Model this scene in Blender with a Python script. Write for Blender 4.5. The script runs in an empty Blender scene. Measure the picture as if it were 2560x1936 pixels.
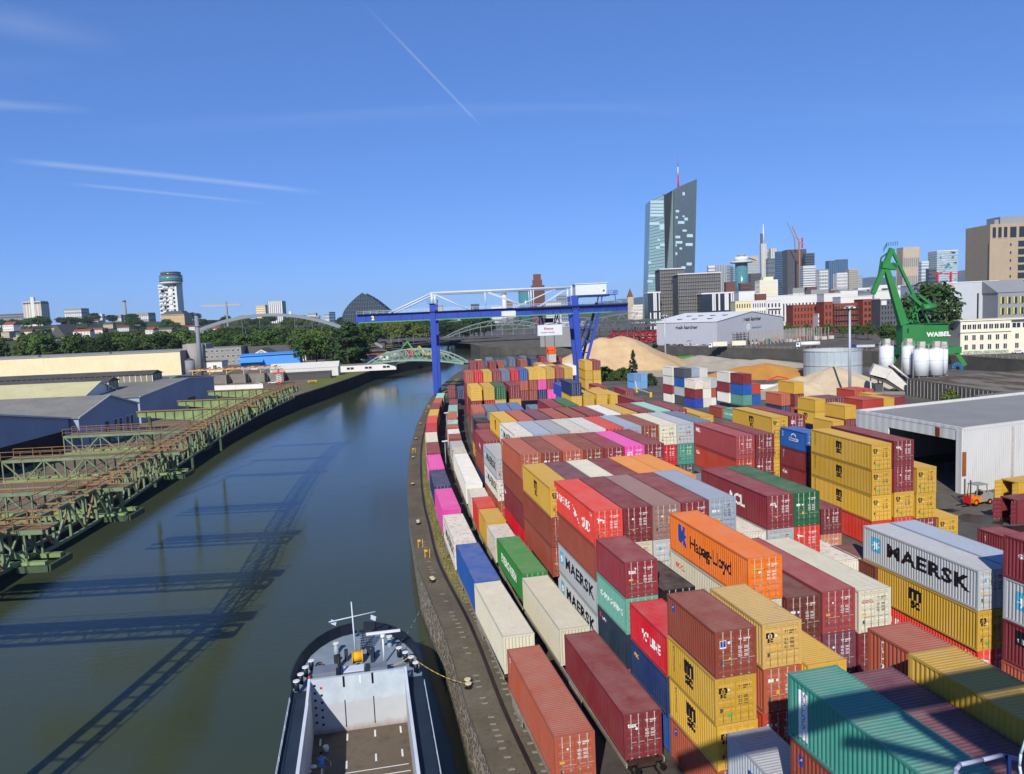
import bpy, bmesh, math, random
import numpy as np
from mathutils import Vector, Matrix
R_=math.radians
SC=bpy.context.scene
COL=SC.collection
# ------------------------------------------------------------------ camera
FPX,PITCH,ROLL,CAMH=1914.18,0.096243,-0.043729,28.055
_F=np.array([0,math.cos(PITCH),-math.sin(PITCH)]); _r=np.array([1.,0,0]); _u=np.cross(_r,_F)
_R=math.cos(ROLL)*_r+math.sin(ROLL)*_u; _U=-math.sin(ROLL)*_r+math.cos(ROLL)*_u
cam=bpy.data.cameras.new('camera'); cam_ob=bpy.data.objects.new('camera',cam); COL.objects.link(cam_ob)
cam.sensor_width=36; cam.sensor_fit='HORIZONTAL'; cam.lens=FPX/2560*36; cam.clip_start=0.3; cam.clip_end=60000
cam_ob.matrix_world=Matrix([[_R[0],_U[0],-_F[0],0],[_R[1],_U[1],-_F[1],0],[_R[2],_U[2],-_F[2],CAMH],[0,0,0,1]])
SC.camera=cam_ob
# ------------------------------------------------------------------ world, sun, exposure
SUN_AZ=R_(77.0)      # direction the light travels, seen from above
SUN_EL=R_(34.0)
ld=Vector((math.cos(SUN_AZ)*math.cos(SUN_EL),math.sin(SUN_AZ)*math.cos(SUN_EL),-math.sin(SUN_EL)))
W=bpy.data.worlds.new('World'); SC.world=W; W.use_nodes=True
nt=W.node_tree; nt.nodes.clear()
def wn(t,**k):
    n=nt.nodes.new(t)
    for a,b in k.items(): setattr(n,a,b)
    return n
sky=wn('ShaderNodeTexSky',sky_type='NISHITA',sun_disc=False,sun_elevation=SUN_EL,altitude=110,air_density=0.7,dust_density=0.0,ozone_density=5.0)
sky.sun_rotation=math.atan2(-ld.x,-ld.y)
bg=wn('ShaderNodeBackground'); bg.inputs['Strength'].default_value=0.1
wo=wn('ShaderNodeOutputWorld'); tc=wn('ShaderNodeTexCoord')
# thin cirrus streaks and an old contrail, over the whole sky
sep=wn('ShaderNodeSeparateXYZ'); nt.links.new(tc.outputs['Generated'],sep.inputs[0])
def wm(op,a,b=None,clamp=False):
    n=wn('ShaderNodeMath',operation=op,use_clamp=clamp)
    for i,v in enumerate((a,b)):
        if v is None: continue
        if isinstance(v,(int,float)): n.inputs[i].default_value=v
        else: nt.links.new(v,n.inputs[i])
    return n.outputs[0]
zz=wm('ADD',wm('MAXIMUM',sep.outputs[2],0.0),0.09)
px_=wm('DIVIDE',sep.outputs[0],zz); py_=wm('DIVIDE',sep.outputs[1],zz)
cmb=wn('ShaderNodeCombineXYZ'); nt.links.new(px_,cmb.inputs[0]); nt.links.new(py_,cmb.inputs[1])
def streak(rot,sx,sy,scale,lo,hi,amt,seed):
    m=wn('ShaderNodeMapping'); m.inputs['Rotation'].default_value=(0,0,rot); m.inputs['Scale'].default_value=(sx,sy,1); m.inputs['Location'].default_value=(seed,seed*.7,0)
    nt.links.new(cmb.outputs[0],m.inputs[0])
    t=wn('ShaderNodeTexNoise'); t.inputs['Scale'].default_value=scale; t.inputs['Detail'].default_value=5; t.inputs['Roughness'].default_value=.55; t.inputs['Distortion'].default_value=.4
    nt.links.new(m.outputs[0],t.inputs['Vector'])
    r=wn('ShaderNodeMapRange'); r.inputs[1].default_value=lo; r.inputs[2].default_value=hi; r.inputs[3].default_value=0; r.inputs[4].default_value=amt
    nt.links.new(t.outputs['Fac'],r.inputs[0]); return r.outputs[0]
c1=streak(R_(52),0.35,3.2,0.42,.60,.95,.16,3.1)
c2=streak(R_(-62),0.12,2.0,0.8,.62,.95,.07,9.7)
def line(ax,ay,bx,by,w,amt):   # contrail between two points of the cloud layer
    dx,dy=bx-ax,by-ay; L=math.hypot(dx,dy); ux,uy=dx/L,dy/L
    qx=wm('SUBTRACT',px_,ax); qy=wm('SUBTRACT',py_,ay)
    t=wm('ADD',wm('MULTIPLY',qx,ux),wm('MULTIPLY',qy,uy)); d=wm('ABSOLUTE',wm('SUBTRACT',wm('MULTIPLY',qx,uy),wm('MULTIPLY',qy,ux)))
    prof=wm('MAXIMUM',wm('SUBTRACT',1.0,wm('DIVIDE',d,w)),0.0)
    ends=wm('MULTIPLY',wm('MULTIPLY',t,6.0,True),wm('MULTIPLY',wm('SUBTRACT',L,t),3.0,True))
    return wm('MULTIPLY',wm('MULTIPLY',prof,ends),amt)
def cl(px,py):
    d=_F+_R*(px-1280)/FPX+_U*(968-py)/FPX; d=d/np.linalg.norm(d); k=max(d[2],0)+.09
    return d[0]/k,d[1]/k
trails=[line(*cl(1205,318),*cl(900,0),.007,.16),line(*cl(10,400),*cl(820,485),.06,.20),line(*cl(150,457),*cl(690,513),.04,.15),line(*cl(-200,250),*cl(250,278),.06,.18),line(*cl(-150,20),*cl(330,120),.12,.12)]
tot=wm('ADD',c1,c2)
tot=wm('MULTIPLY',tot,wm('MULTIPLY',sep.outputs[2],5.0,True))
for t in trails: tot=wm('ADD',tot,t)
tot=wm('MINIMUM',tot,.75)
mx=wn('ShaderNodeMixRGB'); nt.links.new(tot,mx.inputs[0])
# the phone's rendering of a clear sky: softer horizon, deeper blue, the same everywhere
gm=wn('ShaderNodeGamma'); gm.inputs['Gamma'].default_value=.6; nt.links.new(sky.outputs[0],gm.inputs['Color'])
sm_=wn('ShaderNodeMixRGB',blend_type='MULTIPLY'); sm_.inputs[0].default_value=1; nt.links.new(gm.outputs[0],sm_.inputs[1]); sm_.inputs[2].default_value=(.78,1.26,2.22,1)
nt.links.new(sm_.outputs[0],mx.inputs[1]); mx.inputs[2].default_value=(7.2,7.6,8.2,1)
nt.links.new(mx.outputs[0],bg.inputs['Color']); nt.links.new(bg.outputs[0],wo.inputs['Surface'])
sl=bpy.data.lights.new('sun','SUN'); sl.energy=4.3; sl.angle=R_(0.5); sl.color=(1.0,.945,.86)
so=bpy.data.objects.new('sun',sl); COL.objects.link(so); so.rotation_euler=ld.to_track_quat('-Z','Y').to_euler(); so.location=(0,0,300)
SC.view_settings.view_transform='Standard'; SC.view_settings.look='None'; SC.view_settings.exposure=0.32; SC.view_settings.gamma=1; SC.view_settings.use_curve_mapping=False
SC.render.engine='CYCLES'; SC.cycles.use_denoising=True; SC.cycles.max_bounces=6; SC.cycles.diffuse_bounces=3; SC.cycles.glossy_bounces=3; SC.cycles.transmission_bounces=4; SC.cycles.volume_bounces=0; SC.cycles.use_fast_gi=False
try: SC.cycles.denoiser='OPENIMAGEDENOISE'
except Exception: pass
# ------------------------------------------------------------------ helpers
def ray(px,py): return _F+_R*(px-1280)/FPX+_U*(968-py)/FPX
def at(px,py,z=0.0):
    r=ray(px,py); t=(z-CAMH)/r[2]; return Vector((r[0]*t,r[1]*t,z))
def atY(px,py,Y):
    r=ray(px,py); t=Y/r[1]; return Vector((r[0]*t,Y,CAMH+r[2]*t))
def lin(h):
    h=h.lstrip('#'); c=[int(h[i:i+2],16)/255 for i in (0,2,4)]
    return tuple(x/12.92 if x<=.04045 else ((x+.055)/1.055)**2.4 for x in c)+(1.,)
def link(o): COL.objects.link(o); return o
def tag(o,label=None,cat=None,group=None,kind=None):
    if label: o['label']=label
    if cat: o['category']=cat
    if group: o['group']=group
    if kind: o['kind']=kind
    return o
def empty(name,loc=(0,0,0),rz=0,label=None,cat=None,group=None):
    o=bpy.data.objects.new(name,None); o.empty_display_size=.3; link(o); o.location=loc; o.rotation_euler=(0,0,rz)
    return tag(o,label,cat,group)
def add(name,me,mats,parent=None,loc=None,rot=None,scale=None):
    o=bpy.data.objects.new(name,me); link(o)
    if parent: o.parent=parent
    if loc is not None: o.location=loc
    if rot is not None: o.rotation_euler=rot
    if scale is not None: o.scale=scale
    if mats is not None:
        if not isinstance(mats,(list,tuple)): mats=[mats]
        while len(me.materials)<len(mats): me.materials.append(None)
        for i,m in enumerate(mats):
            if me.materials[i] is None: me.materials[i]=m
            elif me.materials[i] is not m:
                o.material_slots[i].link='OBJECT'; o.material_slots[i].material=m
    return o
class MB:
    def __init__(s): s.v=[]; s.f=[]; s.m=[]; s.sm=[]
    def add(s,vs,fs,mat=0,smooth=False):
        n=len(s.v); s.v+=[tuple(map(float,v)) for v in vs]
        for f in fs: s.f.append([n+i for i in f]); s.m.append(mat); s.sm.append(smooth)
        return s
    def box(s,x0,y0,z0,x1,y1,z1,mat=0,M=None):
        v=[(x0,y0,z0),(x1,y0,z0),(x1,y1,z0),(x0,y1,z0),(x0,y0,z1),(x1,y0,z1),(x1,y1,z1),(x0,y1,z1)]
        if M is not None: v=[M@Vector(p) for p in v]
        return s.add(v,[(3,2,1,0),(4,5,6,7),(0,1,5,4),(1,2,6,5),(2,3,7,6),(3,0,4,7)],mat)
    def bar(s,p,q,w,h=None,mat=0,up=(0,0,1)):
        p,q=Vector(p),Vector(q); h=h or w; d=(q-p); L=d.length
        if L<1e-6: return s
        d/=L; u=Vector(up)
        if abs(d.dot(u))>.98: u=Vector((0,1,0))
        r=d.cross(u).normalized(); u=r.cross(d)
        v=[]
        for P in (p,q): v+=[P-r*w/2-u*h/2,P+r*w/2-u*h/2,P+r*w/2+u*h/2,P-r*w/2+u*h/2]
        return s.add(v,[(0,1,2,3),(7,6,5,4),(4,5,1,0),(5,6,2,1),(6,7,3,2),(7,4,0,3)],mat)
    def cyl(s,p,q,r0,r1=None,n=10,mat=0,caps=True,smooth=True):
        p,q=Vector(p),Vector(q); r1=r0 if r1 is None else r1; d=(q-p).normalized(); u=Vector((0,0,1))
        if abs(d.dot(u))>.98: u=Vector((1,0,0))
        a=d.cross(u).normalized(); b=d.cross(a)
        v=[]
        for P,r in ((p,r0),(q,r1)):
            for i in range(n):
                t=2*math.pi*i/n; v.append(P+a*math.cos(t)*r+b*math.sin(t)*r)
        s.add(v,[(i,(i+1)%n,n+(i+1)%n,n+i) for i in range(n)],mat,smooth)
        if caps:
            k=len(s.v)-2*n
            s.f.append([k+i for i in range(n)][::-1]); s.m.append(mat); s.sm.append(False)
            s.f.append([k+n+i for i in range(n)]); s.m.append(mat); s.sm.append(False)
        return s
    def tube(s,pts,r,n=6,mat=0):
        for a,b in zip(pts[:-1],pts[1:]): s.cyl(a,b,r,n=n,mat=mat,caps=True)
        return s
    def prism(s,poly,z0,z1,mat=0,M=None):
        n=len(poly); v=[(x,y,z0) for x,y in poly]+[(x,y,z1) for x,y in poly]
        if M is not None: v=[M@Vector(p) for p in v]
        return s.add(v,[tuple(range(n))[::-1],tuple(range(n,2*n))]+[(i,(i+1)%n,n+(i+1)%n,n+i) for i in range(n)],mat)
    def loft(s,rings,mat=0,smooth=True,cap=True,closed=True):
        n=len(rings[0]); b=len(s.v); v=[p for r in rings for p in r]; fs=[]
        for k in range(len(rings)-1):
            for i in range(n if closed else n-1):
                j=(i+1)%n; fs.append((k*n+i,k*n+j,(k+1)*n+j,(k+1)*n+i))
        s.add(v,fs,mat,smooth)
        if cap:
            s.f.append([b+i for i in range(n)][::-1]); s.m.append(mat); s.sm.append(False)
            e=b+(len(rings)-1)*n; s.f.append([e+i for i in range(n)]); s.m.append(mat); s.sm.append(False)
        return s
    def sphere(s,c,r,n=10,k=6,mat=0,sz=1.0):
        rings=[]
        for j in range(k+1):
            t=-math.pi/2+math.pi*j/k; rr=max(r*math.cos(t),1e-3)
            rings.append([(c[0]+rr*math.cos(2*math.pi*i/n),c[1]+rr*math.sin(2*math.pi*i/n),c[2]+r*sz*math.sin(t)) for i in range(n)])
        return s.loft(rings,mat)
    def mesh(s,name):
        me=bpy.data.meshes.new(name); me.from_pydata(s.v,[],s.f)
        me.polygons.foreach_set('material_index',s.m); me.polygons.foreach_set('use_smooth',s.sm); me.update(); return me
    def build(s,name,mats,parent=None,loc=None,rot=None):
        me=s.mesh(name); return add(name,me,mats,parent,loc,rot)
# ------------------------------------------------------------------ materials
class NT:
    def __init__(s,name):
        s.mat=bpy.data.materials.new(name); s.mat.use_nodes=True; s.t=s.mat.node_tree; s.t.nodes.clear()
        s.out=s.t.nodes.new('ShaderNodeOutputMaterial'); s.b=s.t.nodes.new('ShaderNodeBsdfPrincipled'); s.t.links.new(s.b.outputs[0],s.out.inputs[0])
        s._c={}
    def n(s,t,**k):
        n=s.t.nodes.new(t)
        for a,b in k.items(): setattr(n,a,b)
        return n
    def l(s,a,b): s.t.links.new(a,b)
    def put(s,sock,v):
        if isinstance(v,bpy.types.NodeSocket): s.l(v,sock)
        elif isinstance(v,(int,float)) and sock.type=='RGBA': sock.default_value=(v,v,v,1)
        else: sock.default_value=v
    def coord(s,kind='Object'):
        if 'tc' not in s._c: s._c['tc']=s.n('ShaderNodeTexCoord')
        return s._c['tc'].outputs[kind]
    def pos(s):
        if 'g' not in s._c: s._c['g']=s.n('ShaderNodeNewGeometry')
        return s._c['g'].outputs['Position']
    def nz(s):
        s.pos(); x=s.n('ShaderNodeSeparateXYZ'); s.l(s._c['g'].outputs['True Normal'],x.inputs[0]); return x.outputs[2]
    def mapv(s,v,sc=(1,1,1),loc=(0,0,0),rot=(0,0,0)):
        m=s.n('ShaderNodeMapping'); m.inputs['Scale'].default_value=sc; m.inputs['Location'].default_value=loc; m.inputs['Rotation'].default_value=rot; s.l(v,m.inputs[0]); return m.outputs[0]
    def noise(s,scale,v=None,detail=4,rough=.55,w=None,dist=0):
        t=s.n('ShaderNodeTexNoise')
        if w is not None: t.noise_dimensions='4D'; s.put(t.inputs['W'],w)
        s.l(v if v is not None else s.coord(),t.inputs['Vector']); t.inputs['Scale'].default_value=scale; t.inputs['Detail'].default_value=detail; t.inputs['Roughness'].default_value=rough; t.inputs['Distortion'].default_value=dist
        return t.outputs['Fac']
    def math(s,op,a,b=0.0,clamp=False):
        n=s.n('ShaderNodeMath',operation=op,use_clamp=clamp); s.put(n.inputs[0],a); s.put(n.inputs[1],b); return n.outputs[0]
    def rng(s,v,a,b,c=0.0,d=1.0):
        n=s.n('ShaderNodeMapRange'); s.put(n.inputs[0],v); n.inputs[1].default_value=a; n.inputs[2].default_value=b; n.inputs[3].default_value=c; n.inputs[4].default_value=d; return n.outputs[0]
    def mix(s,f,a,b,mode='MIX'):
        n=s.n('ShaderNodeMixRGB',blend_type=mode); s.put(n.inputs[0],f); s.put(n.inputs[1],a); s.put(n.inputs[2],b); return n.outputs[0]
    def bump(s,h,strength=.3,dist=.05):
        n=s.n('ShaderNodeBump'); n.inputs['Strength'].default_value=strength; n.inputs['Distance'].default_value=dist; s.l(h,n.inputs['Height']); s.l(n.outputs[0],s.b.inputs['Normal'])
    def fin(s,col,rough=.7,metal=0.0,spec=.3):
        s.put(s.b.inputs['Base Color'],col); s.put(s.b.inputs['Roughness'],rough); s.put(s.b.inputs['Metallic'],metal); s.b.inputs['Specular IOR Level'].default_value=spec; return s.mat
_M={}
def flat(name,hexc,rough=.7,metal=0.0,var=.12,scale=1.5,spec=.3,dark=.75,light=1.15):
    """plain surface with a little mottling and grime"""
    if name in _M: return _M[name]
    n=NT(name); c=lin(hexc); a=n.noise(scale,detail=5); b=n.noise(scale*.17,detail=2)
    f=n.math('ADD',n.math('MULTIPLY',a,.6),n.math('MULTIPLY',b,.4)); f=n.rng(f,.3,.7,1-var*1.4,1+var)
    _M[name]=n.fin(n.mix(1.0,c,f,'MULTIPLY'),rough,metal,spec); return _M[name]
PAINT={'Y':'#c39a33','T':'#bb9a58','DR':'#7a2c33','DRl':'#8e3b3d','BR':'#87402f','BO':'#a3523a','BRd':'#6b352c','OR':'#e8751a','OO':'#dd8a30','RO':'#cf3c2f','RB':'#a83b2c','RD':'#b51526','PK':'#d2469a','NV':'#22335c','NVd':'#22303f','BL':'#1c539b','BLd':'#28409a','BLg':'#4d6899','LB':'#5f8fc0','GB':'#93a0ae','GBd':'#56687c','GR':'#9da2a6','GRm':'#a9adae','DG':'#474c54','WH':'#cfcdc4','WR':'#c6c0b2','CR':'#c4bfa8','TL':'#3f8f7e','TG':'#5c9482','LT':'#86bba9','GN':'#2c7a36','DGN':'#1f5c36','BK':'#19171a','PU':'#653745','SB':'#78a9cb','SA':'#c77f62','DB':'#8a6a62'}
CNAME={'Y':'yellow','T':'pale mustard','DR':'dark red','DRl':'dusty dark red','BR':'reddish brown','BO':'rust orange','BRd':'deep brown','OR':'bright orange','OO':'light orange','RO':'bright red','RB':'brick red','RD':'crimson','PK':'pink','NV':'navy blue','NVd':'dark slate','BL':'strong blue','BLd':'royal blue','BLg':'faded blue','LB':'light blue','GB':'blue-grey','GBd':'slate grey','GR':'grey','GRm':'silver grey','DG':'charcoal','WH':'white','WR':'rust-stained white','CR':'cream','TL':'teal','TG':'sea green','LT':'pale mint','GN':'green','DGN':'dark green','BK':'black','PU':'plum','SB':'sky blue','SA':'salmon','DB':'dusty brown'}
def paint(code):
    k='container_paint_'+code
    if k in _M: return _M[k]
    n=NT(k); c=lin(PAINT[code])
    at_=n.n('ShaderNodeAttribute',attribute_type='OBJECT',attribute_name='tint'); tint=at_.outputs['Fac']; w=n.math('MULTIPLY',tint,40.0)
    oc=n.coord()
    col=n.mix(1.0,c,n.rng(tint,0,1,.82,1.16),'MULTIPLY')
    fade=n.rng(n.noise(.45,oc,4,.6,w),.38,.72,0,.30)
    lum=sum(c[:3])/3
    col=n.mix(fade,col,tuple(x*.72+lum*.30+.035 for x in c[:3])+(1,))
    # streaks running down the walls
    st=n.noise(1.0,n.mapv(oc,(5,5,.35)),4,.6,w)
    col=n.mix(n.rng(st,.52,.85,0,.45),col,tuple(x*.55 for x in c[:3])+(1,))
    rust=n.noise(2.2,oc,6,.7,w); pale=code in('WH','WR','CR','GR','GRm','GB','T')
    amt={'WR':.9,'WH':.55,'CR':.5}.get(code,.42)
    col=n.mix(n.rng(rust,.60 if code!='WR' else .53,.74,0,amt),col,lin('#5d3420') if pale else lin('#3f2118'))
    sm=n.noise(9.0,oc,3,.6,w)
    col=n.mix(n.rng(sm,.66,.74,0,.5),col,lin('#4a2c20'))
    # dust lying on the roof
    up=n.rng(n.nz(),.55,.95,0,1)
    dust=n.math('MULTIPLY',up,n.rng(n.noise(.8,oc,5,.65,w),.3,.75,.06,.42))
    col=n.mix(dust,col,lin('#9a877c'))
    blot=n.math('MULTIPLY',up,n.rng(n.noise(1.3,oc,5,.7,n.math('ADD',w,9.0)),.60,.72,0,.42))
    col=n.mix(blot,col,tuple(x*.45+.01 for x in c[:3])+(1,))
    _M[k]=n.fin(col,n.rng(fade,0,.3,.5,.75),0,.25); return _M[k]
ZINC=flat('galvanised_steel','#b9b4ab',.55,.3,.15,4)
WHITE=flat('white_paint','#d8d8d4',.6,0,.08,2)
BLACK=flat('black_paint','#131318',.6,0,.1,2)
YEL=flat('yellow_paint','#d9a417',.6,0,.08,2)
REDM=flat('red_decal','#c2202c',.6,0,.05,2)
GREYD=flat('dark_plate','#4b4a48',.6,0,.1,2)
BLUED=flat('blue_decal','#1d3f8f',.6,0,.05,2)
SKYB=flat('sky_blue_decal','#3f9fc0',.6,0,.05,2)
GREEND=flat('green_decal','#3fa651',.6,0,.05,2)
# ------------------------------------------------------------------ lettering
def text_mesh(body,size=1.0,bold=0.0,align='LEFT',space=1.0,xs=1.0,vertical=False):
    key=('txt',body,size,bold,align,space,xs,vertical)
    if key in _M: return _M[key].copy()
    cu=bpy.data.curves.new('lettering','FONT'); cu.body='\n'.join(body) if vertical else body; cu.size=size; cu.align_x='CENTER' if vertical else align; cu.offset=bold*size; cu.resolution_u=2; cu.space_character=space
    if vertical: cu.space_line=.78
    ob=bpy.data.objects.new('lettering',cu); link(ob)
    dg=bpy.context.evaluated_depsgraph_get(); me=bpy.data.meshes.new_from_object(ob.evaluated_get(dg)); bpy.data.objects.remove(ob); bpy.data.curves.remove(cu)
    if xs!=1: me.transform(Matrix.Diagonal((xs,1,1,1)))
    me.materials.clear(); _M[key]=me; return me.copy()
def poly2(*polys):
    m=MB()
    for p in polys: m.add([(x,y,0) for x,y in p],[tuple(range(len(p)))])
    return m.mesh('logo')
def join2(items):
    """items: (mesh, x, y, material index) -> one flat mesh in the XY plane"""
    m=MB()
    for me,x,y,mi in items:
        m.add([(v.co.x+x,v.co.y+y,v.co.z) for v in me.vertices],[tuple(p.vertices) for p in me.polygons],mi)
    return m.mesh('logo')
CP=.278            # corrugation pitch
def prof(x0,x1,pitch,d):
    n=max(1,round((x1-x0)/pitch)); p=(x1-x0)/n; out=[]
    for i in range(n):
        b=x0+i*p; out+=[(b,0),(b+p*.26,0),(b+p*.5,d),(b+p*.76,d)]
    return out+[(x1,0)]
SP={}
def side_prof(L):
    if L not in SP: SP[L]=prof(.17,L-.17,CP,.05)
    return SP[L]
def drape(me,L):
    """cut a flat logo (x along the wall, z up, y=0) at every fold and press it onto the corrugated wall"""
    P=side_prof(L); bm=bmesh.new(); bm.from_mesh(me)
    xs=[v.co.x for v in bm.verts]; lo,hi=min(xs),max(xs)
    for x,_ in P:
        if lo<x<hi: bmesh.ops.bisect_plane(bm,geom=bm.verts[:]+bm.edges[:]+bm.faces[:],plane_co=(x,0,0),plane_no=(1,0,0))
    X=np.array([p[0] for p in P]); D=np.array([p[1] for p in P])
    for v in bm.verts: v.co.y=.018+float(np.interp(v.co.x,X,D))
    bm.normal_update(); bm.to_mesh(me); bm.free(); return me
# ------------------------------------------------------------------ container meshes
WC=2.438
_body={}
def body_mesh(L,H,rear):
    """open-ended steel box: posts, rails, corrugated walls and roof; the door end (x=L) is left open for the doors, the far end is a corrugated wall"""
    k=(L,H,rear)
    if k in _body: return _body[k]
    m=MB(); P=side_prof(L)
    z0,z1=.17,H-.13
    for side in (0,1):
        y=lambda d: (.022+d) if side==0 else WC-.022-d
        vs=[];fs=[]
        for x,d in P: vs+=[(x,y(d),z0),(x,y(d),z1)]
        for i in range(len(P)-1):
            q=(2*i,2*i+2,2*i+3,2*i+1); fs.append(q if side==0 else q[::-1])
        m.add(vs,fs)
    # far end wall
    E=prof(.16,WC-.16,.25,.05)
    vs=[];fs=[]
    for yy,d in E: vs+=[(.022+d,yy,z0),(.022+d,yy,z1)]
    for i in range(len(E)-1): fs.append((2*i+1,2*i+3,2*i+2,2*i))
    m.add(vs,fs)
    if not rear:
        vs=[];fs=[]
        for yy,d in E: vs+=[(L-.022-d,yy,z0),(L-.022-d,yy,z1)]
        for i in range(len(E)-1): fs.append((2*i,2*i+2,2*i+3,2*i+1))
        m.add(vs,fs)
    # roof, ribs across
    Q=prof(.16,L-.16,.21,.03); vs=[];fs=[]
    for x,d in Q: vs+=[(x,.05,H-.018-d),(x,WC-.05,H-.018-d)]
    for i in range(len(Q)-1): fs.append((2*i,2*i+2,2*i+3,2*i+1))
    m.add(vs,fs)
    m.box(.05,.05,.10,L-.12,WC-.05,.15)
    # frame
    for yy in (0,WC-.06):
        m.box(.16,yy,H-.13,L-.16,yy+.06,H-.005); m.box(.16,yy,0.02,L-.16,yy+.06,.17)
    for xx in (0,L-.16):
        for yy in (0,WC-.16): m.box(xx,yy,.118,xx+.16,yy+.16,H-.118)
        m.box(xx+.012,.16,H-.15,xx+.148,WC-.16,H-.006); m.box(xx+.012,.16,.02,xx+.148,WC-.16,.16)
    for xx in (-.004,L-.174):
        for yy in (-.004,WC-.158):
            for z in (0,H-.118): m.box(xx,yy,z,xx+.178,yy+.162,z+.118)
    _body[k]=m.mesh('container_body'); return _body[k]
_door={}
DW=1.052
def door_mesh(H):
    if H in _door: return _door[H]
    m=MB(); h=H-.33; n=5; zs=[]; p=h/n
    for i in range(n):
        b=i*p; zs+=[(b,0),(b+p*.30,0),(b+p*.38,-.035),(b+p*.72,-.035),(b+p*.80,0)]
    zs.append((h,0)); vs=[];fs=[]
    for z,d in zs: vs+=[(d,.05,z),(d,DW-.05,z)]
    for i in range(len(zs)-1): fs.append((2*i,2*i+1,2*i+3,2*i+2))
    m.add(vs,fs)
    m.box(-.05,0,0,.008,.05,h); m.box(-.05,DW-.05,0,.008,DW,h); m.box(-.05,.05,0,.006,DW-.05,.05); m.box(-.05,.05,h-.05,.006,DW-.05,h)
    _door[H]=m.mesh('container_door'); return _door[H]
_rod={}
def rod_mesh(H):
    if H in _rod: return _rod[H]
    m=MB(); h=H-.33; m.cyl((.035,0,-.10),(.035,0,h+.10),.021,n=6)
    for z in (-.10,h*.22,h*.55,h*.8,h+.06): m.box(0,-.05,z,.06,.05,z+.05)
    m.bar((.05,0,h*.36),(.05,.34,h*.36),.03,.03)
    _rod[H]=m.mesh('lock_rod'); return _rod[H]
def lines_mesh(kind):
    k=('mk',kind)
    if k in _M: return _M[k]
    rnd=random.Random(kind*7+1); m=MB()
    def r(y,z,w,h,mi=0): m.add([(.014,y,z),(.014,y+w,z),(.014,y+w,z+h),(.014,y,z+h)],[(0,1,2,3)],mi)
    def words(y,z,w,h):
        x=y
        while x<y+w-.03:
            q=rnd.uniform(.03,.055); r(x,z,q,h); x+=q+.018
    words(.18,0,.20,.085); words(.46,0,.30,.085); words(.80,0,.06,.085); words(.46,-.12,.2,.07)
    z=-.55 if kind%2 else -.42
    for i in range(5 if kind%2 else 6):
        words(.15,z,.22,.05); words(.5,z,.27,.05); z-=.082
        if i%2: z-=.06
    _M[k]=m.mesh('marking'); return _M[k]
def plate_mesh(kind):
    """small stickers on the other door"""
    k=('pl',kind)
    if k in _M: return _M[k]
    m=MB(); X=.015
    def r(y,z,w,h,mi): m.add([(X,y,z),(X,y+w,z),(X,y+w,z+h),(X,y,z+h)],[(0,1,2,3)],mi)
    def disc(y,z,rad,mi): m.add([(X,y+rad*math.cos(t*math.pi/6),z+rad*math.sin(t*math.pi/6)) for t in range(12)],[tuple(range(12))],mi)
    def tri(y,z,s,mi): m.add([(X,y,z),(X,y+s,z),(X,y+s/2,z+s*.9)],[(0,1,2)],mi)
    if kind==0: disc(.66,1.75,.085,0); r(.1,.55,.18,.26,1)
    if kind==1: disc(.66,1.75,.085,0); tri(.6,.78,.2,2); r(.12,.50,.17,.24,1)
    if kind==2: r(.12,1.05,.3,.13,2); disc(.62,1.9,.07,0); r(.14,.45,.17,.24,1); tri(.68,.9,.17,2)
    if kind==3: r(.12,1.6,.34,.2,0); r(.62,1.62,.14,.14,0); r(.14,.5,.17,.24,1); r(.64,.85,.2,.24,2)
    if kind==4: r(.58,.2,.3,.2,3); r(.12,.5,.17,.24,1); disc(.66,1.75,.06,0)
    _M[k]=m.mesh('sticker'); return _M[k]
PLATES=[WHITE,GREYD,YEL,GREEND]
_far={}
def far_mesh(L,H,rear):
    """whole container as one mesh for those too far off to show parts; 0 paint, 1 lock rods"""
    k=(L,H,rear)
    if k in _far: return _far[k]
    b=body_mesh(L,H,rear); m=MB()
    m.add([v.co for v in b.vertices],[tuple(p.vertices) for p in b.polygons])
    if rear:
        for y in (.16,.16+DW+.014):
            d=door_mesh(H); m.add([(v.co.x+L-.03,v.co.y+y,v.co.z+.165) for v in d.vertices],[tuple(p.vertices) for p in d.polygons])
            for q in (.3,.76): m.box(L-.01,y+q-.025,.1,L+.03,y+q+.025,H-.1,1)
    _far[k]=m.mesh('container'); return _far[k]
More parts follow.
